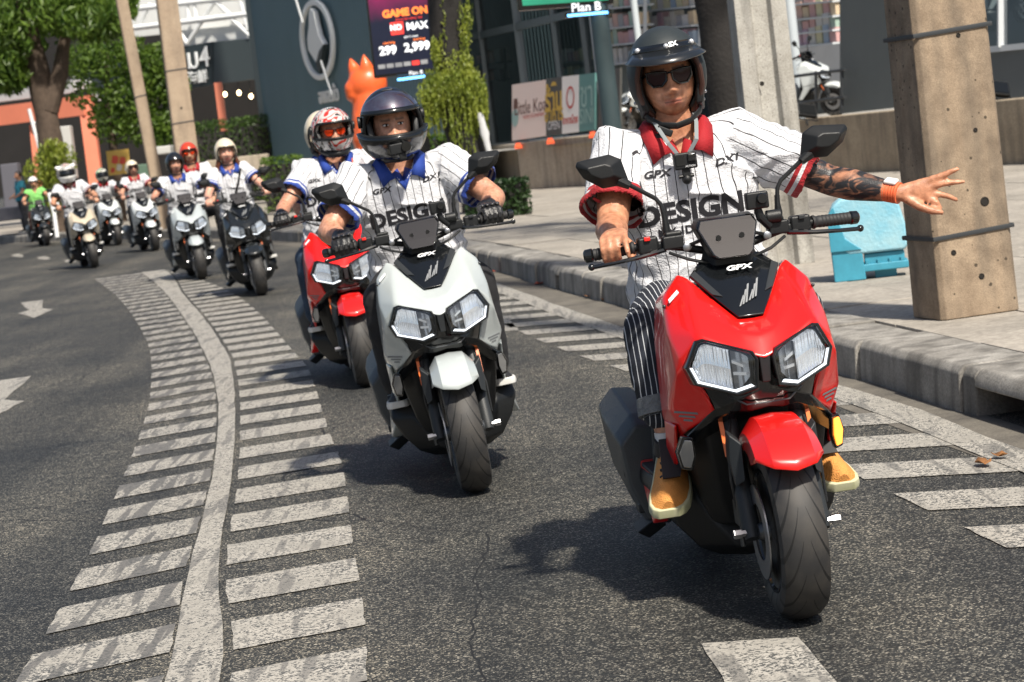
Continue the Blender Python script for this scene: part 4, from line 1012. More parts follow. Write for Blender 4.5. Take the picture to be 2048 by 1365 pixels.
def person(label, group, J, voxel=.010, shirt='blue', pants='black', skin=(.50, .27, .17), hands='grip', grips=True, helmet='open', hcol=None, hat_mat=None, shoe=None, prints=True, hair=None, glasses=None,
           female=False, hm=None, bulk=1.0, vest=None, sleeve=.62, ink=False, face=(64, 52), cuff=False, fuzzy=False, pitch=0.0):
    """J: joints. Returns the Empty that carries body, clothes and helmet"""
    root = empty('person', label=label, cat='person', group=group)
    M = hm or Matrix.Identity(3)
    hc = V(J['head'])
    neck = V(J['neck']); ch = V(J['chest']); pv = V(J['pelvis']); wa = lerp(pv, ch, .45)
    # ---- body: one skin from the trunk to the fingers, with the head set on the neck
    b = MB()
    limb(b, [ch+V((0, .0, .0)), lerp(ch, neck, .6), neck+V((0, 0, -.02)), lerp(neck, hc, .45), hc+V((0, .02, -.05))], [(.15, .09), (.14, .08), (.07, .06), (.055, .058), .055], 16)
    for s, sd_ in ((-1, 'R'), (1, 'L')):
        sh, el, wr = V(J['sh'+sd_]), V(J['el'+sd_]), V(J['wr'+sd_])
        b.ball(sh, .055, 12, 8)
        limb(b, [sh, lerp(sh, el, .5), el], [.052*bulk, .050*bulk, .042*bulk]); limb(b, [el, lerp(el, wr, .3), lerp(el, wr, .75), wr], [.042*bulk, .045*bulk, .033*bulk, .026])
        gp = J.get('grip'+sd_)
        if gp is not None and hands in ('grip', 'glove'):
            hand_grip(b, gp, (s, .22, -.04), s, index_out=(J.get('index') == sd_))
        elif J.get('hand'+sd_):
            for seg, rr in J['hand'+sd_]: limb(b, seg, rr, 10)
        elif hands == 'grip':
            h = wr+(wr-el).normalized()*.08; limb(b, [wr, lerp(wr, h, .5), h], [.026, .034, .026])
    if cuff:
        for s, sd_ in ((-1, 'R'), (1, 'L')): limb(b, [lerp(J['kn'+sd_], J['an'+sd_], .5), V(J['an'+sd_])+V((0, 0, -.02))], [.042, .036])
    me = remesh(b, voxel, 4, .5)
    nb = len(me.vertices)
    hv, hf, hcols = head_mesh(*face)
    hv = [hc+M @ p for p in hv]
    bv = [v.co.copy() for v in me.vertices]; bf = [tuple(p.vertices) for p in me.polygons]
    bpy.data.meshes.remove(me)
    me = bpy.data.meshes.new('body'); me.from_pydata(bv+hv, [], bf+[tuple(i+nb for i in f) for f in hf])
    ca = me.color_attributes.new('Col', 'FLOAT_COLOR', 'POINT'); buf = []
    for p in bv:
        k = 1.0+.12*noise.noise(p*14)
        buf += [skin[0]*k, skin[1]*k, skin[2]*k, 1]
    for lip, brow, line, fold in hcols:
        c = [skin[0], skin[1], skin[2]]
        lc = (.46, .12, .10) if not female else (.55, .03, .04)
        c = [a*(1-lip*.75)+q*lip*.75 for a, q in zip(c, lc)]
        dk = max(brow*.85, line*.75, fold*.5)
        c = [a*(1-dk)+q*dk for a, q in zip(c, (.02, .012, .01))]
        buf += [*c, 1]
    ca.data.foreach_set('color', buf)
    if ink:
        at_ = me.attributes.new('ink', 'FLOAT', 'POINT'); e, w_ = V(J['elL']), V(J['wrL']); s_ = V(J['shL']); vals = []
        ax = (w_-e); ln = ax.length; ax.normalize(); up_ = (e-s_).normalized(); ul = (e-s_).length
        for p in bv:
            a = (p-e).dot(ax); u = (p-s_).dot(up_)
            k = 1.0 if (p.x > .2 and a < ln-.045 and u > .05) else 0.0
            vals.append(k)
        vals += [0]*len(hv); at_.data.foreach_set('value', vals)
    body = link(me, 'body', M_SKINT if ink else M_SKIN, root)
    # ears are under the helmet; eyes
    if glasses is None:
        for s in (-1, 1):
            e = MB().ball((0, 0, 0), (.0135, .010, .0062), 14, 8).xf(Matrix.Translation(hc+M @ V((s*.031, -.0775, .0135))) @ M.to_4x4()).build('eye', M_EYE, root)
            MB().ball((0, 0, 0), (.0056, .004, .0056), 10, 6).xf(Matrix.Translation(hc+M @ V((s*.031+.002, -.0850, .0130))) @ M.to_4x4()).build('iris', M_IRIS, e)
            MB().tube([hc+M @ V((s*.031+dx, -.0845+abs(dx)*.35, .0195-abs(dx)*.18)) for dx in (-.016, -.008, 0, .008, .016)], .0022, 6).build('eyelid', M_HAIR, e)
    # ---- trousers
    if pants:
        b = MB()
        limb(b, [pv+V((0, .02, -.02)), pv+V((0, .0, .06))], [(.165, .13), (.15, .12)], 18)
        for s, sd_ in ((-1, 'R'), (1, 'L')):
            hp, kn_, an = V(J['hip'+sd_]), V(J['kn'+sd_]), V(J['an'+sd_])
            end = lerp(kn_, an, .66 if cuff else .97)
            limb(b, [hp, lerp(hp, kn_, .5), kn_], [.100*bulk, .092*bulk, .072*bulk], 16)
            limb(b, [kn_, lerp(kn_, an, .25), lerp(kn_, an, .6), end], [.072*bulk, .074*bulk, .068*bulk, .064*bulk], 16)
        tm = remesh(b, max(voxel, .009), 3)
        nr = [v.normal.copy() for v in tm.vertices]
        for v, vn in zip(tm.vertices, nr):
            p = v.co.copy(); v.co = p+vn*(.006*noise.noise(V((p.x*9, p.y*9, p.z*16)))+.003*noise.noise(p*30))
        uvl = tm.uv_layers.new(name='UVMap'); uvb = [0.0]*(2*len(tm.loops))
        for p in tm.polygons:
            c = p.center; sd_ = 'R' if c.x < 0 else 'L'; hp, kn_, an = V(J['hip'+sd_]), V(J['kn'+sd_]), V(J['an'+sd_])
            segs = ((hp, kn_), (kn_, an)); best = None
            for A, B_ in segs:
                d = B_-A; t_ = max(0, min(1, (c-A).dot(d)/d.length_squared)); q = (c-(A+d*t_)).length
                if best is None or q < best[0]: best = (q, A, d.normalized())
            A, d = kn_+V((0, .04, 0)), best[2]; e1 = V((1, 0, 0)); e2 = V((0, -1, 0))
            for li in p.loop_indices:
                q = tm.vertices[tm.loops[li].vertex_index].co-A
                uvb[2*li] = math.asin(max(-1, min(1, q.x/.115)))*.115+(1 if q.x > 0 else 0)*0
        uvl.data.foreach_set('uv', uvb)
        link(tm, 'trousers', M_PANTS[pants], root)
        if cuff:
            for s, sd_ in ((-1, 'R'), (1, 'L')):
                kn_, an = V(J['kn'+sd_]), V(J['an'+sd_]); d = (an-kn_).normalized(); p = lerp(kn_, an, .66)
                MB().tube([p-d*.045, p-d*.04, p+d*.012, p+d*.018, p+d*.010, p-d*.02], [.066, .077, .079, .072, .062, .058], 22).build('cuff', mat('denim_cuff', (.20, .215, .225), .9, bump=.8, bs=160, var=.5, vs=60), root)
    for s, sd_ in ((-1, 'R'), (1, 'L')):
        an = V(J['an'+sd_]); tx = s*(.075 if cuff else .035)
        sm = shoe or M_SHOEB
        z0 = an.z-.085
        b = MB()
        st = [(.075, .028, .060), (.055, .036, .085), (.0, .040, .095), (-.06, .043, .070), (-.12, .048, .056), (-.165, .045, .048), (-.188, .036, .040), (-.200, .020, .030)]
        if cuff: st = [(y_*1.18, hw*1.22, h*1.2) for y_, hw, h in st]
        rings = []
        for y_, hw, h in st:
            o = an+V((tx*(-y_/.19)*.6, y_, 0)); o.z = z0+.018
            rings.append([o+V((hw*math.cos(a)*(1 if math.sin(a) < .3 else .8), 0, max(0, math.sin(a))*h)) for a in [R(-8)+R(196)*q/11 for q in range(12)]])
        PM = Matrix.Translation(an) @ Matrix.Rotation(R(pitch), 4, 'X') @ Matrix.Translation(-an)
        b.loft(rings).xf(PM); sho = b.build('shoe', sm, root, bevel=0)
        b = MB(); rings = []
        for y_, hw, h in st:
            o = an+V((tx*(-y_/.19)*.6, y_*1.03, 0)); o.z = z0
            hh = .030+(.012 if y_ > .02 else 0)
            rings.append([o+V((x*(hw+.006), 0, z)) for x, z in ((-1, 0), (-1.03, hh*.5), (-.97, hh), (.97, hh), (1.03, hh*.5), (1, 0))])
        b.loft(rings).xf(PM).build('sole', M_SOLE if shoe else M_SHOEW, sho, bevel=.004)
        if cuff:
            b = MB()
            for q in range(5):
                y_ = -.045-.022*q; o = an+V((tx*(-y_/.19)*.6, y_, 0)); h = (.100-.0085*q)*1.22
                b.tube([V((o.x-.026, o.y, z0+h-.006)), V((o.x, o.y-.008, z0+h+.010)), V((o.x+.026, o.y-.004, z0+h-.006))], .0045, 6)
            b.prism([V((an.x-.040, an.y-.035, z0+.142)), V((an.x+.040, an.y-.035, z0+.142)), V((an.x+s*.030+.026, an.y-.168, z0+.088)), V((an.x+s*.030-.026, an.y-.168, z0+.088))], (0, 0, 0), (0, -.004, .006))
            b.tube([an+V((0, .01, -.01)), an+V((0, .008, .035))], [.052, .047], 14)
            b.xf(PM).build('laces', M_SHOEB, sho)
            MB().tube([an+V((0, .005, -.005)), an+V((0, .005, .055))], [.041, .042], 14).build('sock', M_SOCK, root)
    # ---- shirt
    b = MB()
    k = bulk
    fwd = V((0, -1, 0))
    def tr(c, a, d): return [V(c)+V((math.copysign(abs(math.cos(t_))**.8, math.cos(t_))*a, math.copysign(abs(math.sin(t_))**.85, math.sin(t_))*d, 0)) for t_ in [2*math.pi*q/28 for q in range(28)]]
    hem = pv+V((0, 0, -.035)); up_c = lerp(ch, neck, .55)
    shl = (V(J['shL'])-V(J['shR'])).length/2
    b.loft([tr(hem, .200*k, .165), tr(lerp(pv, wa, .5), .190*k, .158), tr(wa, .186*k, .148), tr(lerp(wa, ch, .5), .192*k, .145), tr(ch, .202*k, .142), tr(lerp(ch, up_c, .6), .200*k, .130), tr(up_c+V((0, 0, .02)), .178*k, .112), tr(lerp(up_c, neck, .62), .125, .092), tr(neck+V((0, 0, .012)), .078, .074)])
    ends = {}
    for s, sd_ in ((-1, 'R'), (1, 'L')):
        sh, el = V(J['sh'+sd_]), V(J['el'+sd_]); d = (el-sh).normalized(); inn = sh-V((s*.07, 0, .005)); ln = (el-sh).length*sleeve
        e = sh+d*ln; ends[sd_] = (sh, d, ln)
        b.tube([inn, sh+V((0, 0, .008)), sh+d*ln*.5, e], [(.070, .070), (.080*k, .082*k), (.080*k, .080*k), (.084*k, .082*k)], 20)
    sm_ = remesh(b, voxel*.9, 5, .55)
    # folds
    nr = [v.normal.copy() for v in sm_.vertices]
    for v, vn in zip(sm_.vertices, nr):
        p = v.co.copy(); dn = noise.noise(V((p.x*7+3, p.y*7, p.z*5)))*.007+noise.noise(V((p.x*16, p.y*16, p.z*9+5)))*.0045
        for sd_ in 'RL':
            sh, d, ln = ends[sd_]
            if (p-sh).dot(d) > .0 and abs(p.x) > abs(sh.x)-.05: dn += .0022*math.sin((p-sh).dot(d)*60+14*noise.noise(p*7))
        cr = 1-abs(noise.noise(V((p.x*4+p.z*3.5, p.y*4, p.z*5-p.x*3))))*3.2
        if cr > 0: dn += .014*cr**3*(1 if p.z < ch.z+.08 else .55)
        if p.z < wa.z+.04: dn += .006*math.sin(p.z*70+8*noise.noise(p*6))
        v.co = p+vn*dn
    bm = bmesh.new(); bm.from_mesh(sm_); kill = []
    zV = neck.z-.115
    for f in bm.faces:
        c = f.calc_center_median()
        for sd_ in 'RL':
            sh, d, ln = ends[sd_]
            if (c-sh).dot(d) > ln-voxel*.55 and abs(c.x) > abs(sh.x)*.6 and (c-(sh+d*ln)).length < .11 and f.normal.dot(d) > .72: kill.append(f); break
        else:
            if c.z > neck.z-.012 and (V((c.x, c.y, 0))-V((neck.x, neck.y, 0))).length < .085: kill.append(f)
            elif c.y < neck.y-.02 and c.z > zV and abs(c.x-neck.x) < (c.z-zV)*.62: kill.append(f)
    bmesh.ops.delete(bm, geom=kill, context='FACES')
    bm.to_mesh(sm_); bm.free()
    uvl = sm_.uv_layers.new(name='UVMap'); uvb = [0.0]*(2*len(sm_.loops))
    for p in sm_.polygons:
        c = p.center; who = None
        for sd_, s in (('R', -1), ('L', 1)):
            sh, d, ln = ends[sd_]; t_ = (c-sh).dot(d)
            if t_ > -.02 and (c-(sh+d*max(0, t_))).length < .115 and s*c.x > abs(sh.x)-.03-.0*t_: who = (sh, d, ln)
        base = None
        for li in p.loop_indices:
            q = sm_.vertices[sm_.loops[li].vertex_index].co
            if who:
                sh, d, ln = who; e1 = V((0, 0, 1)); e1 = (e1-d*e1.dot(d)).normalized(); e2 = d.cross(e1); r_ = q-sh
                an_ = math.atan2(r_.dot(e2), r_.dot(e1)); kk = .088; vv = ln-r_.dot(d)
            else:
                an_ = math.atan2(q.x-neck.x, -(q.y-ch.y-.02)); kk = .19; vv = 10
            if base is None: base = an_
            while an_-base > math.pi: an_ -= 2*math.pi
            while an_-base < -math.pi: an_ += 2*math.pi
            uvb[2*li] = an_*kk; uvb[2*li+1] = vv
    uvl.data.foreach_set('uv', uvb)
    so_ = link(sm_, 'shirt', vest or M_SHIRT[shirt], root)
    q = so_.modifiers.new('solid', 'SOLIDIFY'); q.thickness = .003; q.offset = -1
    bvh = BVHTree.FromPolygons([v.co.copy() for v in sm_.vertices], [tuple(p.vertices) for p in sm_.polygons])
    def front(x, z, off=.008):
        h = bvh.ray_cast(V((x, neck.y-1.2, z)), V((0, 1, 0)))
        y = h[0].y if h[0] is not None and h[0].y < neck.y+.03 else neck.y-.06
        return V((x, y-off, z))
    # ---- collar
    if not vest:
        for s in (-1, 1):
            nx = neck.x
            inn = [front(nx+s*.034, zV+.040, .010), front(nx+s*.052, zV+.078, .012), neck+V((s*.070, -.052, .012)), neck+V((s*.080, -.010, .026)), neck+V((s*.070, .045, .036)), neck+V((s*.040, .070, .040)), neck+V((0, .078, .040))]
            out = [front(nx+s*.092, zV+.010, .009), front(nx+s*.104, zV+.060, .010), neck+V((s*.112, -.055, -.012)), neck+V((s*.120, -.008, .0)), neck+V((s*.105, .062, .002)), neck+V((s*.055, .094, .0)), neck+V((0, .100, .0))]
            b = MB(); n_ = len(inn); mid = [lerp(a, c, .45)+V((0, -.006, .008)) for a, c in zip(inn, out)]
            b.add(inn+mid+out, [(i, i+1, n_+i+1, n_+i) for i in range(n_-1)]+[(n_+i, n_+i+1, 2*n_+i+1, 2*n_+i) for i in range(n_-1)])
            b.build('collar', M_COLLAR[shirt], root, solid=.004)
            b = MB(); e0 = [front(nx+s*.000, zV-.020, .004), front(nx+s*.022, zV+.020, .004), front(nx+s*.045, zV+.062, .006)]; e1 = [front(nx-s*.004, zV+.012, .006), front(nx+s*.001, zV+.036, -.004), front(nx+s*.018, zV+.078, -.006)]
            b.add(e0+e1, [(0, 1, 4, 3), (1, 2, 5, 4)]); b.build('placket', M_COLLAR[shirt], root, solid=.003)
    if prints and not vest:
        cx = ch.x
        project_text(bvh, 'DESIGN', .086, (cx-.012, ch.z-.052), M_INK, 'print', so_, bold=.0035, sx=1.12, tilt=R(1.5))
        if prints == 2: project_text(bvh, 'MY IDENTITY', .034, (cx+.005, ch.z-.108), M_INK, 'print', so_, bold=.001, sx=1.1, tilt=R(1.5), space=1.15)
        project_text(bvh, 'GPX', .030, (cx-.105, ch.z+.072), M_INK, 'print', so_, bold=.0012, sx=1.35, shear=.25)
        project_text(bvh, 'DX1', .030, (cx+.118, ch.z+.085), M_INK, 'print', so_, bold=.0012, sx=1.45, shear=.3, tilt=R(8))
    # ---- hair
    if hair:
        b = MB()
        for k_ in range(26):
            a = R(-118)+R(236)*k_/25; p0 = hc+M @ V((math.sin(a)*.082, math.cos(a)*.09+.01, -.02))
            if abs(a) < R(8): pass
            ln = hair[1]*(.8+.4*random.random())
            b.tube([p0, p0+V((math.sin(a)*.02, .01, -.06)), p0+V((math.sin(a)*.045, .012, -.06-ln*.5)), p0+V((math.sin(a)*.05+random.uniform(-.01, .01), .0, -.06-ln))], [.016, .018, .014, .004], 7)
        b.build('hair', hair[0], root)
    # ---- glasses
    if glasses:
        gm = glasses; e = None
        fr = MB()
        for s in (-1, 1):
            pts = [hc+M @ V((s*.036+s*x, -.1005+abs(.036+x)*.24, .010+z)) for x, z in ((-.028, .017), (0, .021), (.033, .021), (.031, -.004), (.016, -.022), (-.010, -.023), (-.026, -.008))]
            fr.tube(pts, .0040 if gm is M_LENSD else .0024, 8, closed=True)
            fr.tube([hc+M @ V((s*.060, -.086, .024)), hc+M @ V((s*.078, -.03, .02)), hc+M @ V((s*.082, .02, .012))], .003, 6)
        fr.tube([hc+M @ V((-.010, -.099, .022)), hc+M @ V((0, -.102, .024)), hc+M @ V((.010, -.099, .022))], .003, 6)
        go = fr.build('sunglasses', M_GBLK, root)
        for s in (-1, 1):
            pts = [hc+M @ V((s*.036+s*x, -.1005+abs(.036+x)*.24, .010+z)) for x, z in ((-.028, .017), (0, .021), (.033, .021), (.031, -.004), (.016, -.022), (-.010, -.023), (-.026, -.008))]
            c = sum(pts, V())/7+M @ V((0, -.003, 0)); MB().add(pts+[c], [(i, (i+1) % 7, 7) for i in range(7)]).build('lens', gm, go)
    # ---- helmet
    HC_ = hc+M @ V((0, .012, .016)); rad = (.123, .150, .150)
    if helmet == 'open':
        vs, fs, edge = helmet_shell(HC_, M, R(20), R(-56), R(46), R(74), rad)
        h = MB().add(vs, fs).build('helmet', hat_mat, root, solid=.022)
        MB().tube([HC_+(p-HC_)*.965 for p in edge], .0085, 8, closed=True).build('helmet_rim', mat('brown_leather_trim', (.055, .022, .016), .5) if hcol == 'matte' else M_BLK, h)
        # liner in front of the ears
        for s in (-1, 1):
            q = [HC_+M @ V((s*x, y, z)) for x, y, z in ((.108, -.045, .02), (.104, -.065, -.04), (.092, -.060, -.10), (.098, -.01, -.125), (.112, .02, -.04))]
            MB().prism(q, M @ V((0, 0, 0)), M @ V((-s*.022, 0, 0))).build('cheek_pad', M_BLK, h, bevel=.006)
        # peak
        if hcol == 'matte':
            A = []; B_ = []; C_ = []
            for j in range(17):
                ph = R(-64)+R(128)*j/16
                A.append(el_point(HC_, M, ph, R(31), [r_*1.01 for r_ in rad])); e = el_point(HC_, M, ph, R(21), [r_*1.06 for r_ in rad])
                c_ = math.cos(ph*1.2); out = M @ V((math.sin(ph)*.018, -.046*max(0, c_), -.018*max(0, c_)))
                B_.append(lerp(A[-1], e, .6)+out*.55); C_.append(e+out)
            b = MB(); b.add(A+B_+C_, [(i, i+1, 17+i+1, 17+i) for i in range(16)]+[(17+i, 17+i+1, 34+i+1, 34+i) for i in range(16)])
            b.build('peak', mat('peak_black', (.012, .014, .016), .3, coat=.5), h, solid=.004)
            band(HC_, M, R(-70), R(70), R(30), R(40), [r_*1.012 for r_ in rad], 30, 2).build('peak_band', M_GBLK, h, solid=.004)
            for ph in (-52, 2, 56):
                p = el_point(HC_, M, R(ph), R(35), [r_*1.02 for r_ in rad]); MB().ball(p, .0088, 12, 8).build('snap_button', mat('snap_steel', (.75, .76, .78), .25, .6), h)
            nrm = M @ V((0, -1, .75))
            put_text('lettering', 'SX', .022, frame(el_point(HC_, M, R(14), R(35.5), [r_*1.045 for r_ in rad]), M @ V((.95, .22, .05)), M @ V((0, .5, .8))), M_TXT, h, bold=.001)
            for s in (-1, 1): MB().ball(el_point(HC_, M, R(s*88), R(-38), [r_*1.0 for r_ in rad]), .008, 10, 6).ball(el_point(HC_, M, R(s*92), R(-28), [r_*1.0 for r_ in rad]), .006, 10, 6).build('rivet', M_STEEL, h)
        # chin strap
        cp = [hc+M @ V(p) for p in ((-.094, -.01, -.075), (-.080, -.030, -.108), (-.045, -.062, -.132), (0, -.078, -.140), (.045, -.062, -.132), (.080, -.030, -.108), (.094, -.01, -.075))]
        st_ = MB().tube(cp, [(.004, .011)]*7, 8).build('chin_strap', M_BLK, h)
        if hcol == 'matte': MB().box(hc+M @ V((-.04, -.07, -.150)), (.05, .012, .022), Matrix.Rotation(R(28), 3, 'Y')).box(hc+M @ V((-.062, -.062, -.172)), (.022, .012, .035), Matrix.Rotation(R(18), 3, 'Y')).build('buckle', M_BLK, h, bevel=.004)
    elif helmet == 'full':
        rad = (.136, .165, .155)
        vs, fs, edge = helmet_shell(HC_, M, R(22), R(-50), R(58), R(84), rad)
        h = MB().add(vs, fs).build('helmet', hat_mat, root, solid=.026)
        def ef(ph):
            a = abs(ph)/R(88); return (R(-15)+R(8)*a**3, R(-62)+R(10)*a)
        band(HC_+M @ V((0, 0, -.004)), M, R(-90), R(90), 0, 0, [r_*1.0 for r_ in rad], 30, 7, .030, ef).build('chin_bar', hat_mat, h, solid=.022)
        band(HC_+M @ V((0, 0, -.004)), M, R(-84), R(84), 0, 0, [r_*1.008 for r_ in rad], 30, 2, .030, lambda ph: (R(-13)+R(8)*(abs(ph)/R(88))**3, R(-19)+R(8)*(abs(ph)/R(88))**3)).build('port_seal', M_BLK, h, solid=.014)
        MB().tube([HC_+(p-HC_)*.985 for p in edge], .008, 8, closed=True).build('helmet_rim', M_BLK, h)
        if hcol == 'closed':
            band(HC_, M, R(-74), R(74), R(25), R(-24), [r_*1.0 for r_ in rad], 26, 5, .012).build('visor', M_GBLK, h, solid=.003)
        elif hcol == 'up':
            band(HC_, M, R(-76), R(76), 0, 0, [r_*1.045 for r_ in rad], 30, 6, 0, lambda ph: (R(20)+R(3)*abs(ph), R(62)-R(30)*(abs(ph)/R(76))**2)).build('raised_visor', mat('mirrored_visor', (.30, .34, .40), .07, .9, coat=1, var=.9, vs=9, col2=(.20, .10, .14)), h, solid=.003)  # pinkish mottling in the visor's colour imitates reflections
            band(HC_, M, R(-74), R(74), R(17.5), R(25), [r_*1.055 for r_ in rad], 30, 2).build('visor_edge', M_GBLK, h, solid=.004)
        for s in (-1, 1):
            MB().lathe([(.026, -.006), (.026, .004), (.02, .008)], (0, 0, 0), 'X', 20).xf(Matrix.Translation(el_point(HC_, M, R(s*84), R(8), [r_*1.03 for r_ in rad])) @ M.to_4x4()).build('visor_pivot', M_BLK, h)
            q = [HC_+M @ V((s*x, y, z)) for x, y, z in ((.118, -.05, .03), (.112, -.085, -.04), (.098, -.085, -.10), (.105, -.01, -.125), (.12, .02, -.04))]
            MB().prism(q, M @ V((0, 0, 0)), M @ V((-s*.028, 0, 0))).build('cheek_pad', M_BLK, h, bevel=.008)
        MB().box(HC_+M @ V((0, -.030, .142)), (.05, .08, .014), M).build('top_vent', M_GBLK, h, bevel=.004)
        MB().tube([hc+M @ V(p) for p in ((-.085, -.02, -.10), (-.05, -.09, -.125), (0, -.11, -.128), (.05, -.09, -.125), (.085, -.02, -.10))], [(.018, .022)]*5, 10).build('chin_curtain', M_BLK, h)
        if fuzzy:
            rnd_ = random.Random(4); b = MB()
            for k_ in range(900):
                ph = rnd_.uniform(-math.pi, math.pi); e = math.asin(rnd_.uniform(-.25, 1))
                if abs(ph) < R(70) and e < R(22): continue
                p = el_point(HC_, M, ph, e, [r_*1.01 for r_ in rad]); d = (p-HC_).normalized(); t1 = d.cross(V((.3, .5, .8))).normalized()*.012
                b.add([p-t1, p+t1, p+d*.028+V((rnd_.uniform(-.01, .01), rnd_.uniform(-.01, .01), -.008))], [(0, 1, 2)])
            b.build('fur', mat('white_fur', (.80, .79, .77), .9), h, smooth=False)
            for s in (-1, 1):
                p = HC_+M @ V((s*.105, -.01, .105)); MB().ball(p, (.052, .036, .040), 14, 10).ball(p+M @ V((s*.035, 0, .018)), (.034, .03, .03), 12, 8).build('ear', mat('white_fur', (.80, .79, .77), .9, bump=1, bs=60), h)
            MB().ball(HC_+M @ V((0, -.03, .135)), (.055, .05, .022), 14, 8).build('red_patch', mat('patch_red', (.6, .06, .03), .7), h)
    elif helmet == 'half':
        vs, fs, edge = helmet_shell(HC_, M, R(14), R(-8), R(60), R(90), rad)
        h = MB().add(vs, fs).build('helmet', hat_mat, root, solid=.018)
        MB().tube(edge, .006, 8, closed=True).build('helmet_rim', M_BLK, h)
        MB().tube([hc+M @ V(p) for p in ((-.092, 0, -.02), (-.075, -.03, -.10), (0, -.075, -.138), (.075, -.03, -.10), (.092, 0, -.02))], .006, 6).build('chin_strap', M_BLK, h)
    elif helmet == 'none':
        vs, fs, edge = helmet_shell(hc+M @ V((0, .012, .02)), M, R(32), R(-25), R(50), R(95), (.088, .108, .112))
        MB().add(vs, fs).build('hair', M_HAIR, root, solid=.01)
    if hands == 'glove':
        for s, sd_ in ((-1, 'R'), (1, 'L')):
            b = MB(); w = hand_grip(b, J['grip'+sd_], (s, .22, -.04), s, r=.0115)
            e, wr = V(J['el'+sd_]), V(J['wr'+sd_])
            limb(b, [lerp(e, wr, .80), wr, w], [.036, .036, .034])
            gm = remesh(b, .006, 3); g = link(gm, 'glove', M_GLOVE, root)
            gp = V(J['grip'+sd_]); ax = V((s, .22, -.04)).normalized()
            for off in (-.033, -.011, .011, .032):
                c = gp+ax*off; MB().ball(c+V((0, -.004, .052)), (.0105, .016, .009), 10, 6).build('knuckle_guard', M_GLOVEK, g)
                MB().box(c+V((0, -.044, .006)), (.013, .010, .022)).build('finger_guard', M_GLOVEK, g, bevel=.002)
    return root

def joints(dz=0.0, dx=0.0, lean=0.0, side=0.0, small=1.0, el_out=0.0, back=0.0):
    """seated rider with both hands on the bar; scooter's own frame"""
    q = lambda x, y, z: V((x+dx, y, z))
    J = dict(pelvis=q(0, .98, .845), chest=q(side*.4, .93-lean*.5, 1.205+dz*.6), neck=q(side, .905-lean, 1.412+dz), head=q(side*1.1, .872-lean*1.15, 1.557+dz))
    for s, n in ((-1, 'R'), (1, 'L')):
        J['sh'+n] = V((s*.178*small+side, .905-lean*.9, 1.352+dz)); gp = V((s*.318, .434, 1.056)); J['grip'+n] = gp
        J['wr'+n] = gp+V((-s*.004, .085, .040))
        m = lerp(J['sh'+n], J['wr'+n], .53); J['el'+n] = m+V((s*(.075+el_out), .02, -.070))
        J['hip'+n] = V((s*.095, .94, .83)); J['kn'+n] = V((s*.205, .575, .80)); J['an'+n] = V((s*.21, .64, .435))
    return J
# ------------------------------------------------------------------ surroundings
def wy(px): return 1/(.02+(px-1045)*.0000108)         # the shop front runs away to the left
def lookup(o): return o
def leaf_cloud(pts, size, rnd, droop=.3, asp=.45, fold=.25):
    """bent leaf quads at the given points"""
    b = MB()
    for p in pts:
        s = size*rnd.uniform(.6, 1.3)
        d = V((rnd.uniform(-1, 1), rnd.uniform(-1, 1), rnd.uniform(-1, .6)-droop)).normalized()
        w = d.cross(V((rnd.uniform(-1, 1), rnd.uniform(-1, 1), rnd.uniform(-.2, 1)))).normalized(); n = d.cross(w)
        a, c = p-d*s*.5, p+d*s*.5
        b.add([a, p+w*s*asp*.5+n*s*fold*.2, c-n*s*fold*.3, p-w*s*asp*.5+n*s*fold*.2], [(0, 1, 2, 3)])
    return b
def leaf_mat(name, c1, c2, tr=.35):
    m, t, b = newmat(name)
    tc = N(t, 'ShaderNodeTexCoord'); nz = N(t, 'ShaderNodeTexNoise'); nz.inputs['Scale'].default_value = 2.2; nz.inputs['Detail'].default_value = 6; nz.inputs['Roughness'].default_value = .8
    L(t, tc.outputs['Object'], nz.inputs['Vector'])
    rp = N(t, 'ShaderNodeValToRGB'); rp.color_ramp.elements[0].position = .36; rp.color_ramp.elements[1].position = .64; rp.color_ramp.elements[0].color = (*c1, 1); rp.color_ramp.elements[1].color = (*c2, 1)
    L(t, nz.outputs[0], rp.inputs[0]); L(t, rp.outputs[0], b.inputs['Base Color']); b.inputs['Roughness'].default_value = .45
    tl = N(t, 'ShaderNodeBsdfTranslucent'); L(t, rp.outputs[0], tl.inputs[0]); mx = N(t, 'ShaderNodeMixShader'); mx.inputs[0].default_value = tr
    L(t, b.outputs[0], mx.inputs[1]); L(t, tl.outputs[0], mx.inputs[2]); L(t, mx.outputs[0], t.nodes['Material Output'].inputs[0])
    return m
M_LG = leaf_mat('leaf_green', (.025, .060, .014), (.095, .165, .030)); M_LD = leaf_mat('leaf_dark', (.010, .030, .010), (.035, .075, .018)); M_LY = leaf_mat('leaf_yellow', (.10, .16, .02), (.40, .45, .07), .5); M_LM = leaf_mat('leaf_mid', (.03, .085, .012), (.19, .29, .045), .5)
M_BARK = mat('bark_dark', (.016, .014, .013), .9, var=.7, vs=9, bump=1.0, bs=26); M_BARK2 = mat('bark_brown', (.10, .070, .05), .9, var=.7, vs=7, bump=1.0, bs=16)
M_POLE = concrete_mat('pole_concrete', (.37, .285, .20), (.185, .135, .092), 5.5, grime=.45, pit=1.0, ps=30)
M_POLE2 = concrete_mat('pole_concrete_grey', (.46, .45, .42), (.27, .255, .225), 3.0, grime=.5, pit=.5)
M_POLE3 = concrete_mat('pole_concrete_tan', (.42, .33, .24), (.30, .225, .16), 2.0, grime=.2)
M_WALLC = concrete_mat('wall_concrete', (.42, .345, .25), (.27, .215, .155), 1.4, grime=.35)
M_PLANT = concrete_mat('planter_concrete', (.48, .42, .34), (.33, .28, .215), 1.2, grime=.3)
M_STEELB = mat('steel_band', (.05, .055, .06), .5, .5); M_HOLE = mat('bolt_hole', (.012, .010, .008), .9)
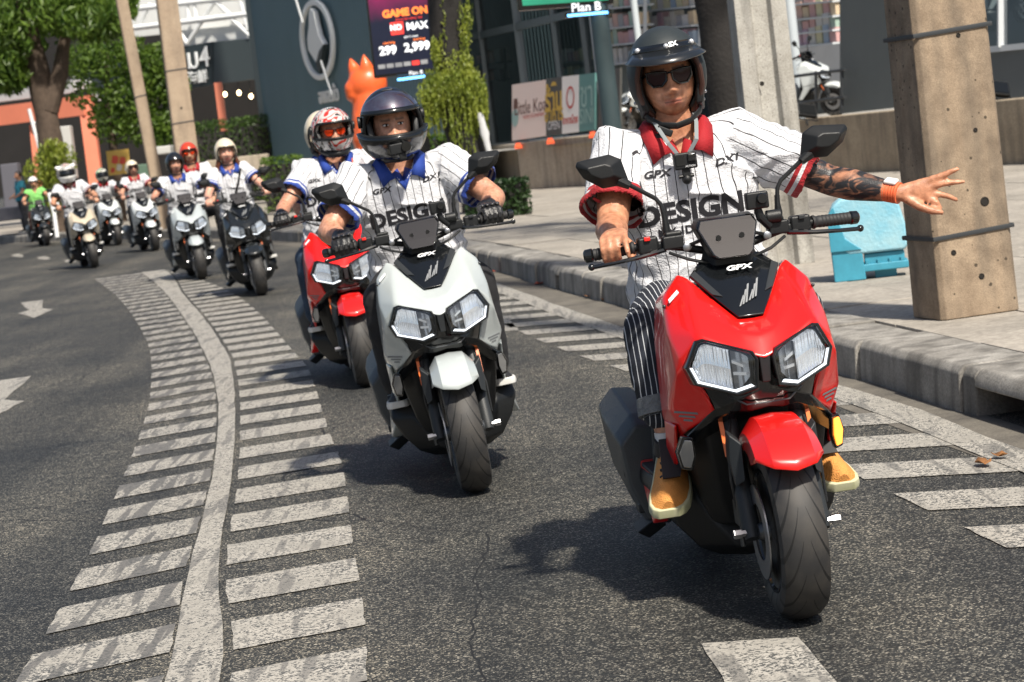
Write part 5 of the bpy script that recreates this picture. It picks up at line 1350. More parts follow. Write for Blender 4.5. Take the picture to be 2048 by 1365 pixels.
def crown_pts(rnd, lobes, n):
    out = []
    while len(out) < n:
        c, r_ = rnd.choice(lobes); d = V((rnd.gauss(0, 1), rnd.gauss(0, 1), rnd.gauss(0, 1))).normalized(); k = rnd.random()**.35
        out.append(V(c)+V((d.x*r_[0], d.y*r_[1], d.z*r_[2]))*k)
    return out
def pole(name, base, w, d, h, m, label, rot, taper=.72, bands=(), holes=(), groove=False):
    root = empty(name, base, (0, 0, rot), label, 'pole')
    def sec_(z):
        k = 1-(1-taper)*z/h; a, c = w*k/2, d*k/2; ch = .025
        if groove:
            g = .055*k; return [V((x, y, z)) for x, y in ((-a, -c), (-a*.42, -c), (-a*.30, -c+g), (a*.30, -c+g), (a*.42, -c), (a, -c), (a, c), (-a, c))]
        return [V((x, y, z)) for x, y in ((-a+ch, -c), (a-ch, -c), (a, -c+ch), (a, c-ch), (a-ch, c), (-a+ch, c), (-a, c-ch), (-a, -c+ch))]
    MB().loft([sec_(h*i/12) for i in range(13)]).build('shaft', m, root, bevel=.006 if w > .3 else 0)
    for z in bands:
        k = 1-(1-taper)*z/h; a, c = w*k/2+.006, d*k/2+.006
        MB().tube([(-a, -c, z-.01), (a, -c, z+.012), (a, c, z+.01), (-a, c, z-.008)], [(.006, .013)]*4, 6, closed=True).build('band', M_STEELB, root)
    for x, z, r_ in holes:
        k = 1-(1-taper)*z/h
        MB().lathe([(r_*1.25, -.0015), (r_, -.004), (r_*.8, .012), (r_*.6, .014)], (x, -d*k/2-.0005, z), 'Y', 14).build('bolt_hole', M_HOLE, root)
    return root
pb = gr(1934, 634, .2)
pole('utility_pole', pb+V((.03, .18, 0)), .44, .40, 8.5, M_POLE, 'big weathered tan concrete pole at the kerb near the right edge', R(13), .72, (.43, 1.47), ((.02, 1.93, .015), (.03, 1.44, .010), (.07, .95, .010), (.08, .58, .020), (.02, .20, .013), (-.12, .34, .012), (.13, 2.4, .011)))
pb = gr(1580, 532, .2)
pole('grooved_post', pb+V((-.02, .15, 0)), .40, .30, 9, M_POLE2, 'pale grey concrete post with a groove right behind the lead rider', R(4), .80, (), ((-.05, 1.35, .014), (.12, .9, .012)), True)
pb = V((at(372, 300, 51).x, 51, .2))
pole('utility_pole', pb, .50, .40, 10, M_POLE3, 'thick tan concrete pole behind the rider with the black helmet', R(12), .70, (3.3, 2.2), ((0, 2.5, .02), (.05, 1.4, .02)))
pb = V((at(308, 330, 52).x, 52.5, .2))
pole('slim_pole', pb, .27, .24, 9, M_POLE3, 'slim leaning tan pole behind the rider with the cream helmet', R(12), .85, (2.9,)).rotation_euler = (0, R(-3.4), R(12))

# pale blue hydrant box on the pavement
M_BLUE = mat('blue_enamel', (.16, .43, .56), .55, var=.55, vs=6, col2=(.42, .58, .60), bump=.5, bs=40, rv=.15)
M_BLUED = mat('blue_enamel_dark', (.05, .30, .42), .5, var=.4, vs=9)
bp0 = gr(1668, 566, .2); root = empty('hydrant_box', bp0, (0, 0, R(-8)), 'faded sky blue metal hydrant box on the pavement', 'hydrant')
b = MB()
prof = [(.0, .44), (.03, .50), (.08, .535), (.20, .545), (.36, .525), (.43, .47), (.46, .32), (.46, .20), (.44, .17), (.10, .17), (.03, .24)]
b.loft([[V((x*1.06+.01, y, z)) for x, z in prof] for y in (-.05, -.03, .32, .34)]); b.build('cover', M_BLUE, root, bevel=.02, seg=3)
MB().prism([V((.005, 0, 0)), V((.21, 0, 0)), V((.20, 0, .22)), V((.0, 0, .34))], (0, -.045, 0), (0, .30, 0)).build('leg', M_BLUED, root, bevel=.01)
MB().prism([V((.0, 0, .20)), V((.20, 0, .20)), V((.10, 0, .28)), V((.045, 0, .49)), V((.0, 0, .44))], (0, -.060, 0), (0, -.046, 0)).build('side_plate', M_BLUED, root, bevel=.004)
MB().box((.34, .08, .075), (.30, .24, .05)).box((.34, .08, .13), (.26, .20, .07)).build('flange', M_BLUED, root, bevel=.008)
for k in range(4): MB().lathe([(.014, 0), (.014, .022), (.006, .024)], (.225+.075*k, -.025, .10), 'Z', 6).build('bolt', M_BLUED, root)
MB().box((.34, .10, .03), (.14, .12, .06)).build('stub', M_BLUED, root)

# low walls and planters in front of the shops
def wall_seg(name, p0, p1, h, th, m, label, cat):
    p0, p1 = V((p0.x, p0.y, .17)), V((p1.x, p1.y, .17)); d = (p1-p0).normalized(); n = V((-d.y, d.x, 0))
    if n.y < 0: n = -n
    b = MB().loft([[p0, p0+n*th, p0+n*th+V((0, 0, h)), p0+V((0, 0, h))], [p1, p1+n*th, p1+n*th+V((0, 0, h)), p1+V((0, 0, h))]])
    return tag(b.build(name, m, bevel=.02), label, cat, kind='thing')
def fpt(px, py, k=1.0): return at(px, py, wy(px)*k)
A_ = gr(1530, 350, .2); B_ = gr(2048, 329, .2); dd = (B_-A_)
wall_seg('low_wall', A_, A_+dd*1.8, .89, .35, M_WALLC, 'stained brown concrete low wall behind the hydrant box', 'wall')
wall_seg('planter_wall', gr(1043, 378, .2), gr(1330, 360, .2), .98, 1.2, M_PLANT, 'tan concrete planter wall under the row of banner boards', 'planter')
wall_seg('low_wall', gr(960, 372, .2)+V((0, 2, 0)), gr(1043, 375, .2)+V((0, 2, 0)), .95, .3, concrete_mat('sunlit_wall_tone', (.52, .46, .38), (.42, .36, .29), 1), 'pale ramp wall left of the banner boards', 'wall')  # sunlit look of the ramp wall put into its paler colour

# banner boards
def facing(p00, p10, p11, p01, name, m, label, cat, th=.04, group=None):
    n = (p10-p00).cross(p01-p00).normalized()
    if n.y < 0: n = -n
    o = MB().prism([p00, p10, p11, p01], (0, 0, 0), n*th).build(name, m, None, smooth=False)
    tag(o, label, cat, group); return o
def on_quad(q, u, v, off=.004):
    p00, p10, p11, p01 = q; n = (p10-p00).cross(p01-p00).normalized()
    if n.y > 0: n = -n
    return (p00*(1-u)+p10*u)*(1-v)+(p01*(1-u)+p11*u)*v+n*off
def quad_text(q, u, v, body, size, m, parent, name='lettering', off=.006, **kw):
    x = (q[1]-q[0]); y = (q[3]-q[0])
    return put_text(name, body, size, frame(on_quad(q, u, v, off), x, y), m, parent, **kw)
def quad_poly(q, pts, m, parent, name, off=.005, th=0):
    n = (q[1]-q[0]).cross(q[3]-q[0]).normalized()
    if n.y > 0: n = -n
    P_ = [on_quad(q, u, v, off) for u, v in pts]
    b = MB().prism(P_, (0, 0, 0), n*th) if th else MB().add(P_, [tuple(range(len(P_)))])
    return b.build(name, m, parent, smooth=False, bevel=.03 if th > .1 else 0)
M_PK = mat('banner_pink', (.80, .66, .60), .6); M_DK = mat('banner_dark', (.07, .07, .065), .5); M_WH = mat('banner_white', (.80, .78, .75), .6); M_TL = mat('banner_teal', (.10, .24, .23), .5); M_YL = mat('print_yellow', (.55, .36, .06), .6); M_BR = mat('print_brown', (.14, .06, .045), .6); M_RDP = mat('print_red', (.5, .05, .04), .6); M_TLP = mat('print_pale_teal', (.30, .45, .42), .6)
def bq(x0, x1, yb0, yb1, yt0, yt1, k=1.0): return [fpt(x0, yb0, k), fpt(x1, yb1, k), fpt(x1, yt1, k), fpt(x0, yt0, k)]
q = bq(1024, 1092, 282, 272, 170, 160); o = facing(*q, 'banner_board', M_PK, 'pink banner board with brown lettering and a teal animal drawing', 'banner', group='banner boards on the planter')
quad_text(q, .62, .56, 'Little Koala', .40, M_BR, o, sx=1.15); quad_text(q, .64, .40, 'nursery & preschool', .14, M_RDP, o)
quad_poly(q, [(.10+.10*math.cos(a), .40+.16*math.sin(a)) for a in [2*math.pi*k/14 for k in range(14)]], M_TLP, o, 'drawing'); quad_poly(q, [(.05, .56), (.18, .56), (.17, .74), (.06, .74)], M_BR, o, 'drawing')
q = bq(1092, 1124, 272, 268, 158, 154); o = facing(*q, 'banner_board', M_DK, 'dark banner board with yellow print next to the pink board', 'banner', group='banner boards on the planter')
quad_text(q, .5, .60, 'ร้าน', .62, M_YL, o, bold=.02); quad_text(q, .5, .36, 'อาหาร', .42, M_YL, o, bold=.01); quad_text(q, .5, .16, 'OPEN', .25, M_TXT, o)
quad_poly(q, [(.3, .86), (.7, .86), (.6, .93), (.4, .93)], M_YL, o, 'drawing')
q = bq(1124, 1158, 268, 264, 154, 150); o = facing(*q, 'banner_board', M_WH, 'white banner board with a red oval ring and red line of print', 'banner', group='banner boards on the planter')
ring = [(.5+.24*math.cos(a), .62+.20*math.sin(a)) for a in [2*math.pi*k/20 for k in range(20)]]; rin = [(.5+.18*math.cos(a), .62+.155*math.sin(a)) for a in [2*math.pi*k/20 for k in range(20)]]
for k in range(20): quad_poly(q, [ring[k], ring[(k+1) % 20], rin[(k+1) % 20], rin[k]], M_RDP, o, 'ring_segment')
quad_text(q, .5, .22, 'อาหารไทย', .2, M_RDP, o, bold=.006)
q = bq(1158, 1190, 264, 260, 150, 146); o = facing(*q, 'banner_board', M_TL, 'teal green banner board with pale lettering beside the dark post', 'banner', group='banner boards on the planter')
quad_text(q, .5, .62, 'ชา', .7, M_TLP, o); quad_text(q, .5, .25, 'SINI', .42, M_TLP, o)
q = bq(1196, 1240, 258, 252, 142, 136); o = facing(*q, 'banner_board', M_DK, 'dark grey banner board half hidden by the lead rider', 'banner', group='banner boards on the planter'); quad_text(q, .5, .3, 'bed', .4, M_TXT, o)
for k, x in enumerate((1036, 1100, 1185)):
    p = fpt(x, 288-(x-1036)*.15, .995); lb = ['orange foot block at the left end of the planter', 'small orange foot block under the dark banner board', 'orange foot block under the teal banner board'][k]
    tag(MB().loft([[p+V((sx_*.10*s_, sy_*.10*s_, z)) for sx_, sy_ in ((-1, -1), (1, -1), (1, 1), (-1, 1))] for s_, z in ((.8, -.10), (.8, -.05), (.55, -.03), (.5, .02))]).build('board_foot', mat('cone_orange', (.75, .10, .03), .5)), lb, 'foot')

# shop building: frames, glass, shelves
M_FR = mat('shop_frame_grey', (.15, .18, .19), .45); M_FRW = mat('shop_frame_white', (.55, .58, .60), .5); M_GLS = glass_mat('shop_glass', (.50, .58, .60), .08, .02)
M_INT = mat('shop_interior', (.15, .17, .175), .8, var=.5, vs=.6); M_FLOOR = concrete_mat('terrace_floor', (.40, .39, .37), (.32, .31, .29), .6)
shop = empty('shop_building', (0, 0, 0)); tag(shop, 'glass fronted shop with grey frames behind the banner boards', 'building')
def vline(px, py): return fpt(px, py, 1.12)
GZ0 = 1.10
def shop_pt(px, z, k=1.12):
    Y = wy(px)*k; p = at(px, 250, Y); return V((p.x, Y, z))
gq = [shop_pt(885, GZ0), shop_pt(1262, GZ0), shop_pt(1262, 6.0), shop_pt(885, 6.0)]
for i in range(5):
    x0, x1 = [886, 985, 1058, 1132, 1190, 1262][i:i+2]
    MB().add([shop_pt(x0, GZ0), shop_pt(x1, GZ0), shop_pt(x1, 6), shop_pt(x0, 6)], [(0, 1, 2, 3)]).build('pane', M_GLS, shop, smooth=False)
for x in (886, 985, 1058, 1132, 1190, 1262):
    MB().bar(shop_pt(x, .9), shop_pt(x, 6), .16, .12, up=(0, 1, 0)).build('mullion', M_FR, shop)
for z in (1.08, 3.75, 5.9): MB().bar(shop_pt(880, z), shop_pt(1266, z), .14, .16).build('rail', M_FR if z > 1.5 else M_FRW, shop)
MB().add([shop_pt(860, .15), shop_pt(1262, .15), shop_pt(1262, 1.08), shop_pt(860, 1.08)], [(0, 1, 2, 3)]).build('plinth', M_PLANT, shop, solid=.2, smooth=False)
MB().add([shop_pt(840, .1, 1.28), shop_pt(1700, .1, 1.28), shop_pt(1700, 9, 1.28), shop_pt(840, 9, 1.28)], [(0, 1, 2, 3)]).build('back_wall', M_INT, shop, smooth=False)
MB().add([shop_pt(840, 1.02, 1.0), shop_pt(2400, 1.02, 1.0), shop_pt(2400, 1.02, 1.3), shop_pt(840, 1.02, 1.3)], [(0, 1, 2, 3)]).build('terrace', M_FLOOR, shop, smooth=False)
MB().add([shop_pt(840, 6.2, 1.1), shop_pt(1700, 6.2, 1.1), shop_pt(1700, 6.2, 1.3), shop_pt(840, 6.2, 1.3)], [(0, 1, 2, 3)]).build('ceiling', M_INT, shop, smooth=False)
MB().box(shop_pt(1040, 6.9, 1.13), (7, 1.2, 1.3), Matrix.Rotation(R(106), 3, 'Z')).build('fascia', M_FR, shop)
# coloured stock behind the glass and on open white racks
rnd = random.Random(11)
cols = [(.55, .06, .04), (.65, .38, .05), (.08, .25, .45), (.55, .50, .42), (.10, .35, .20), (.65, .20, .06), (.45, .10, .25), (.60, .58, .55), (.12, .12, .14), (.65, .55, .12)]
MC = [mat('stock_%d' % i, tuple(.45*q_+.30 for q_ in c), .5) for i, c in enumerate(cols)]
def rack(x0, x1, ys, k, label, n, m_fr, tall=.30):
    root = empty('display_rack', fpt((x0+x1)/2, max(ys)+20, k)*0, label=label, cat='shelf', group='racks of goods in the shops')
    for yy in ys: MB().bar(fpt(x0, yy+(x0-x1)*-.0, k), fpt(x1, yy-(x1-x0)*.10, k), .40, .035).build('shelf_board', m_fr, root)
    for x in (x0, x1): MB().bar(fpt(x, ys[0]-28-(x-x0)*.1, k), fpt(x, ys[-1]+6-(x-x0)*.1, k), .07, .07, up=(0, 1, 0)).build('upright', m_fr, root)
    for yy in ys:
        for i in range(n):
            s = (i+.5)/n; px = x0+(x1-x0)*s; p = fpt(px, yy-(px-x0)*.10, k); h = tall*rnd.uniform(.6, 1.1); w_ = (fpt(x1, yy, k)-fpt(x0, yy, k)).length/n*rnd.uniform(.7, .95)
            d = (fpt(x1, yy-(x1-x0)*.1, k)-fpt(x0, yy, k)); ang = math.atan2(d.y, d.x)
            MB().box(p+V((0, 0, h/2+.02)), (w_, .22, h), Matrix.Rotation(ang, 3, 'Z')).build('product_box', rnd.choice(MC), root)
    return root
rack(1215, 1290, (18, 58, 92, 130), 1.10, 'white rack of bright packets left of the black helmet', 7, M_FRW)
rack(1300, 1400, (22, 60, 98), 1.14, 'white shelves of pastel boxes above the black helmet', 8, M_FRW)
rack(1575, 1685, (12, 42, 70, 96), 1.16, 'white shelves of coloured boxes between the post and the grey panel', 8, M_FRW)
rack(1120, 1180, (128, 160), 1.20, 'rack of red packets deep inside the glass shop', 5, M_FR)
rack(960, 1010, (130, 165), 1.20, 'rack of blue and yellow goods behind the vine covered trunk', 4, M_FR)
# white columns and the pale ramp wall of the open shop
for x, w_, lb in ((1206, .30, 'slim white steel column beside the dark sign post'), (1290, .22, 'white column just left of the black helmet'), (1600, .30, 'pale blue grey column right of the concrete post')):
    p = fpt(x, 200, 1.06); tag(MB().lathe([(w_*.42, 0), (w_*.42, .03), (w_*.30, .04), (w_*.30, 6.0)], V((p.x, p.y, 1.02)), 'Z', 14).build('column', mat('column_white', (.48, .53, .56), .5)), lb, 'column')
q = bq(1570, 1700, 205, 190, 100, 85, 1.10); tag(MB().prism(q, (0, 0, 0), (0, .3, 0)).build('ramp_wall', mat('pale_wall', (.50, .50, .49), .7, var=.2, vs=2), smooth=False), 'pale grey wall under the shelves right of the post', 'wall', kind='thing')
q = bq(1684, 1800, 228, 215, -60, -70, 1.03); q0 = q
tag(MB().prism(q, (0, 0, 0), (0, .25, 0)).build('grey_panel', mat('panel_grey', (.10, .115, .115), .6, var=.15, vs=3), smooth=False, bevel=.01), 'tall dark grey wall panel left of the big pole', 'wall', kind='thing')
# right hand showroom: window with motorbikes, grey base
sh2 = empty('showroom', (0, 0, 0)); tag(sh2, 'grey showroom window wall at the upper right with motorbikes inside', 'building')
K2 = 1.06
def q2(x0, x1, yb, yt): return [fpt(x0, yb-(x0-1955)*.10, K2), fpt(x1, yb-(x1-1955)*.10, K2), fpt(x1, yt-(x1-1955)*.10, K2), fpt(x0, yt-(x0-1955)*.10, K2)]
M_BASE = mat('showroom_base', (.105, .115, .115), .6, var=.15, vs=2)
MB().prism(q2(1800, 2330, 232, 108), (0, 0, 0), (0, .3, 0)).build('base_wall', M_BASE, sh2, smooth=False)
MB().prism(q2(1800, 2330, 108, 96), (0, -.12, 0), (0, .35, 0)).build('sill', M_FRW, sh2, smooth=False)
MB().add(q2(1800, 2330, 96, -220), [(0, 1, 2, 3)]).build('pane', M_GLS, sh2, smooth=False)
for x in (1950, 2004, 2120): MB().bar(fpt(x, 100-(x-1955)*.1, K2), fpt(x, -180-(x-1955)*.1, K2), .12, .1, up=(0, 1, 0)).build('mullion', M_FRW, sh2)
qq = q2(1760, 2400, 120, -240); qq = [p+V((1.2, 4, 0)) for p in qq]; MB().add(qq, [(0, 1, 2, 3)]).build('back_wall', mat('showroom_inside', (.035, .038, .042), .7, var=.5, vs=1), sh2, smooth=False)
a_, c_ = q2(1800, 2330, 100, 90)[:2]
MB().add([a_, c_, c_+V((1.2, 4, 0)), a_+V((1.2, 4, 0))], [(0, 1, 2, 3)]).build('floor', M_BASE, sh2, smooth=False)
# floodlights on the low wall
for x, y, lb in ((1995, 178, 'black floodlight on the wall right of the big pole'), (1612, 222, 'black floodlight on the wall right of the concrete post')):
    p = fpt(x, y, .985); rt = empty('floodlight', p, (R(-25), R(12), R(20)), lb, 'lamp')
    MB().box((0, 0, 0), (.34, .09, .22)).build('housing', M_BLK, rt, bevel=.015); MB().box((0, -.05, 0), (.28, .01, .16)).build('glass', M_GBLK, rt)
    MB().tube([(-.19, .02, 0), (-.19, .02, -.14), (.19, .02, -.14), (.19, .02, 0)], .014, 6).tube([(0, .02, -.14), (0, .02, -.24)], .02, 6).build('bracket', M_BLK, rt)
# railing
rt = empty('railing', (0, 0, 0), label='thin dark handrail between the post and the grey panel', cat='railing')
for yy in (150, 205): MB().tube([fpt(1575, yy+5, 1.02), fpt(1690, yy-10, 1.02)], .025, 8).build('rail', M_STEELB, rt)
for x in (1580, 1632, 1684): MB().tube([fpt(x, 148-(x-1580)*.1, 1.02), fpt(x, 226-(x-1580)*.1, 1.02)], .025, 8).build('upright', M_STEELB, rt)

# dark sign post with its board, top centre
rt = empty('sign_post', gr(1246, 445, .2), (0, 0, 0), 'dark teal steel post carrying a green board at the top centre', 'sign')
sp_ = rt.location
MB().tube([(0, 0, 0), (0, 0, 3.0)], [.115, .108], 20).build('post', mat('post_teal', (.055, .085, .092), .45), rt)
def sp2(px, py): p = at(px, py, sp_.y-.1); return p-V(sp_)
Q = [sp2(1036, 22), sp2(1228, 8), sp2(1216, -110), sp2(1024, -96)]
MB().prism(Q, (0, 0, 0), (0, .2, 0)).build('board_case', M_GBLK, rt, bevel=.02)
Qi = [lerp3 for lerp3 in [Q[0]+V((.06, -.008, .05)), Q[1]+V((-.06, -.008, .05)), Q[2]+V((-.06, -.008, -.05)), Q[3]+V((.06, -.008, -.05))]]
MB().add(Qi, [(0, 1, 2, 3)]).build('screen', mat('screen_green', (.02, .20, .12), .3, emit=(.03, .30, .17), es=.5), rt, smooth=False)
P_ = sp2(1172, 15)+V((0, -.015, -.0)); put_text('lettering', 'Plan B', .14, frame(P_, Q[1]-Q[0], Q[3]-Q[0]), mat('sign_white', (.8, .8, .8), .5, emit=(.9, .95, 1), es=.6), rt, bold=.003)
MB().bar(sp2(1135, 32), sp2(1216, 25), .03).build('light_strip', mat('strip_blue', (.1, .4, .8), .3, emit=(.15, .5, 1), es=3), rt)
MB().prism([sp2(1130, 36), sp2(1222, 28), sp2(1222, 18), sp2(1130, 26)], (0, .01, 0), (0, .15, 0)).build('bracket', M_GBLK, rt)

# advertising screen behind the vine covered trunk
AY = 43.0
rt = empty('advertising_screen', (at(845, 330, AY).x, AY, .2), (0, 0, 0), 'tall dark advertising screen with prices beside the vine covered trunk', 'billboard')
rl = V(rt.location)
def sp3(px, py, off=0.0): return at(px, py, AY-off)-rl
Q = [sp3(748, 158), sp3(893, 141), sp3(872, -60), sp3(727, -43)]
MB().prism(Q, (0, 0, 0), (0, .25, 0)).build('case', M_GBLK, rt, bevel=.03)
def ins(Q, k, off): c = sum(Q, V())/4; return [c+(p-c)*k+V((0, -off, 0)) for p in Q]
S = ins(Q, .94, .012)
def scr_mat():
    m, t, b = newmat('screen_picture')
    tc = N(t, 'ShaderNodeTexCoord'); sx = N(t, 'ShaderNodeSeparateXYZ'); L(t, tc.outputs['Generated'], sx.inputs[0])
    rp = N(t, 'ShaderNodeValToRGB'); cr = rp.color_ramp; cr.elements[0].color = (.006, .008, .02, 1); cr.elements[1].color = (.30, .01, .04, 1); cr.elements[0].position = .55
    e = cr.elements.new(.8); e.color = (.12, .01, .05, 1)
    nz = N(t, 'ShaderNodeTexNoise'); nz.inputs['Scale'].default_value = 3; nz.inputs['Detail'].default_value = 4; L(t, tc.outputs['Generated'], nz.inputs['Vector'])
    ad = N(t, 'ShaderNodeMath', op='MULTIPLY_ADD', i1=.35, i2=-.17); L(t, nz.outputs[0], ad.inputs[0]); a2 = N(t, 'ShaderNodeMath', op='ADD'); L(t, ad.outputs[0], a2.inputs[0]); L(t, sx.outputs[2], a2.inputs[1])
    L(t, a2.outputs[0], rp.inputs[0]); L(t, rp.outputs[0], b.inputs['Base Color']); L(t, rp.outputs[0], b.inputs['Emission Color']); b.inputs['Emission Strength'].default_value = .7; b.inputs['Roughness'].default_value = .3
    return m
MB().add(S, [(0, 1, 2, 3)]).build('screen', scr_mat(), rt, smooth=False)
def em(n, c, s=.8): return mat(n, c, .5, emit=c, es=s)
XW, YW = Q[1]-Q[0], Q[3]-Q[0]
def st(px, py, body, size, m, **kw): put_text('lettering', body, size, frame(sp3(px, py)+V((0, -.022, 0)), XW, YW), m, rt, **kw)
M_EO, M_EW, M_ER = em('screen_orange', (1, .22, .04)), em('screen_white', (.85, .87, .9)), em('screen_red', (.8, .04, .03))
st(810, 25, 'GAME ON', .175, M_EO, bold=.008); st(818, 37, 'more fun every day', .06, M_ER)
st(834, 52, 'MAX', .175, M_EW, bold=.006); st(792, 56, 'NO', .13, M_EW, bold=.006)
MB().add([sp3(780, 46)+V((0, -.018, 0)), sp3(806, 43)+V((0, -.018, 0)), sp3(808, 68)+V((0, -.018, 0)), sp3(783, 71)+V((0, -.018, 0))], [(0, 1, 2, 3)]).build('logo_block', M_ER, rt, smooth=False)
st(776, 102, '299', .205, M_EW, bold=.008); st(834, 94, '2,999', .205, M_EW, bold=.008)
st(778, 86, 'starting', .07, M_EO); st(838, 78, 'starting', .07, M_EO); st(822, 73, 'get it now', .06, M_EW)
for k in range(6):
    x = 757+17*k; MB().add([sp3(x, 139-k*2)+V((0, -.018, 0)), sp3(x+14, 137.4-k*2)+V((0, -.018, 0)), sp3(x+13, 129-k*2)+V((0, -.018, 0)), sp3(x-1, 130.6-k*2)+V((0, -.018, 0))], [(0, 1, 2, 3)]).build('logo_block', M_ER if k == 4 else mat('screen_dim', (.35, .36, .38), .5), rt, smooth=False)
st(832, 146, 'Plan B', .10, M_EW); MB().bar(sp3(795, 160), sp3(850, 153), .04).build('light_strip', MATS['strip_blue'], rt)
MB().box((0, .15, .9), (.35, .2, 1.8)).build('post', M_GBLK, rt, bevel=.02)

# orange bulldog sculpture
DY = 48.0
o_ = at(735, 330, DY); d0 = V((o_.x, DY, .2)); rt_b = MB()
def dg_(px, py, dy=0.0): return at(px, py, DY+dy)-d0
S_ = DY/4836
rt_b.ball(dg_(735, 168), (40*S_, .36, 38*S_), 20, 14).ball(dg_(712, 178), (24*S_, .26, 22*S_), 16, 10).ball(dg_(708, 192), (17*S_, .24, 13*S_), 14, 8)
for x, dy in ((704, -.1), (724, .1)):
    pass
limb(rt_b, [dg_(712, 150, .16), dg_(706, 132, .18), dg_(700, 118, .18)], [.15, .11, .03]); limb(rt_b, [dg_(736, 150, -.14), dg_(731, 128, -.16), dg_(727, 110, -.16)], [.16, .12, .03])
limb(rt_b, [dg_(740, 190), dg_(745, 240), dg_(750, 280)], [.34, .42, .46]); limb(rt_b, [dg_(722, 235, -.18), dg_(728, 300, -.2), dg_(733, 352, -.2)], [.15, .12, .13]); limb(rt_b, [dg_(722, 235, .18), dg_(730, 300, .2), dg_(735, 352, .2)], [.15, .12, .13])
limb(rt_b, [dg_(775, 300, .1), dg_(780, 345, .1)], [.34, .2])
dm = remesh(rt_b, .035, 6); dog = link(dm, 'dog_sculpture', mat('sculpture_orange', (.80, .13, .03), .35, coat=.4), None); dog.location = d0
tag(dog, 'glossy orange sitting bulldog sculpture under the advertising screen', 'sculpture')
for x, y, dy in ((697, 178, -.18),): MB().ball(dg_(x+6, y-4, dy), .035, 10, 8).build('eye', mat('sculpture_eye', (.35, .04, .01), .3), dog)

# teal clad building with the ring logo
M_CLAD = mat('clad_teal', (.115, .185, .215), .5, var=.15, vs=.8); M_LOGO = mat('logo_white', (.82, .84, .84), .45)
tb = empty('clad_building', (0, 0, 0)); tag(tb, 'dark teal corrugated building with a white ring logo and Thai letters', 'building')
def cl(px, py, k=1.0): return at(px, py, wy(px)*k)
b = MB(); n_ = 74; P0 = cl(500, 0); P1 = cl(880, 0); nn = (P1-P0).cross(V((0, 0, 1))).normalized()
if nn.y > 0: nn = -nn
vs = []
for i in range(n_*4+1):
    s = i/(n_*4); p = lerp(V((P0.x, P0.y, 0)), V((P1.x, P1.y, 0)), s)+nn*(.035 if i % 4 in (1, 2) else 0)
    vs += [V((p.x, p.y, .1)), V((p.x, p.y, 11))]
b.add(vs, [(2*i, 2*i+2, 2*i+3, 2*i+1) for i in range(n_*4)]); b.build('cladding', M_CLAD, tb, smooth=False)
pe = V((P0.x, P0.y, 0)); MB().bar(pe+V((0, 0, .1)), pe+V((0, 0, 11)), .3, .2, up=(0, 1, 0)).build('corner_trim', mat('clad_trim', (.14, .18, .19), .5), tb)
# wall coordinates: s along the wall in metres, z up
wd = (V((P1.x, P1.y, 0))-V((P0.x, P0.y, 0))).normalized()
def wpt(px, py, off=.12):
    """spot on the cladding plane seen at a pixel"""
    r_ = ray(px, py); o = V((0, 0, HC)); t_ = ((pe-o).dot(nn)+off)/r_.dot(nn); return o+r_*t_
c0 = wpt(638, 80); t0, t1 = wpt(630, 0), wpt(652, 160); a_s = abs((wpt(671, 76)-wpt(606, 84)).dot(wd))/2; a_z = (t0.z-t1.z)/2
ringp = []; 
b = MB(); rings = []
for i in range(40):
    a = 2*math.pi*i/40; rr = []
    for k_, off in ((1.0, 0), (1.0, .10), (.86, .10), (.86, 0)):
        rr.append(c0+wd*a_s*k_*math.cos(a)+V((0, 0, a_z*k_*math.sin(a)))+nn*off)
    rings.append(rr)
b.loft(rings, closed=True); b.build('logo_ring', M_LOGO, tb, bevel=.02)
def wl(u, v): return c0+wd*a_s*u+V((0, 0, a_z*v))
b = MB().prism([wl(u, v) for u, v in ((-.12, .70), (.0, .80), (.16, .70), (.22, .40), (.30, .10), (.52, -.15), (.30, -.45), (.10, -.80), (-.05, -.55), (-.45, -.20), (-.42, .10), (-.22, .40))], (0, 0, 0), nn*.14); b.build('logo_emblem', M_LOGO, tb, bevel=.02)
MB().prism([wl(u, v) for u, v in ((.56, -.17), (.34, -.48), (.12, -.84), (-.03, -.58), (.26, -.30))], nn*.02, nn*.16).build('logo_shadow', mat('logo_dark', (.03, .045, .05), .5), tb)
put_text('lettering', 'อาหารกั๋ว', (wpt(655, 175).z-wpt(657, 212).z)*1.12, frame(wpt(657, 192, .08), wd, (0, 0, 1)), M_LOGO, tb, extrude=.02, bold=.006, sx=1.0)
MB().tube([wpt(583, -30, .3), wpt(606, 46, .3)], .03, 6).build('guy_wire', M_LOGO, tb)
MB().tube([wpt(642, 122, .3), wpt(664, 190, .3)], .028, 6).build('emblem_stem', M_LOGO, tb)

# left: restaurant with white truss, dark fascia, orange frame
rs = empty('restaurant', (0, 0, 0)); tag(rs, 'open restaurant with orange columns, dark sign fascia and white roof truss', 'building')
RY = 74.0
def rp_(px, py, dy=0.0): return at(px, py, RY+dy-(px-500)*.012)
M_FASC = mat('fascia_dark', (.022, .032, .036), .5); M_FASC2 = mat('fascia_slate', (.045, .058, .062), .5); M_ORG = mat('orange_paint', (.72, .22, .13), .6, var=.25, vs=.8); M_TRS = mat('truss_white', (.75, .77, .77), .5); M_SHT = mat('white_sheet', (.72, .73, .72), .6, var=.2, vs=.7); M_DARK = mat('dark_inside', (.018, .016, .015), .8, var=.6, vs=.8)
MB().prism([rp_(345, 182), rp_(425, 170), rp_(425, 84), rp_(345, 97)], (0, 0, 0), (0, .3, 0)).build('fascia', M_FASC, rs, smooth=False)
MB().prism([rp_(425, 170), rp_(530, 156), rp_(520, 76), rp_(425, 84)], (0, .03, 0), (0, .3, 0)).build('fascia', M_FASC2, rs, smooth=False)
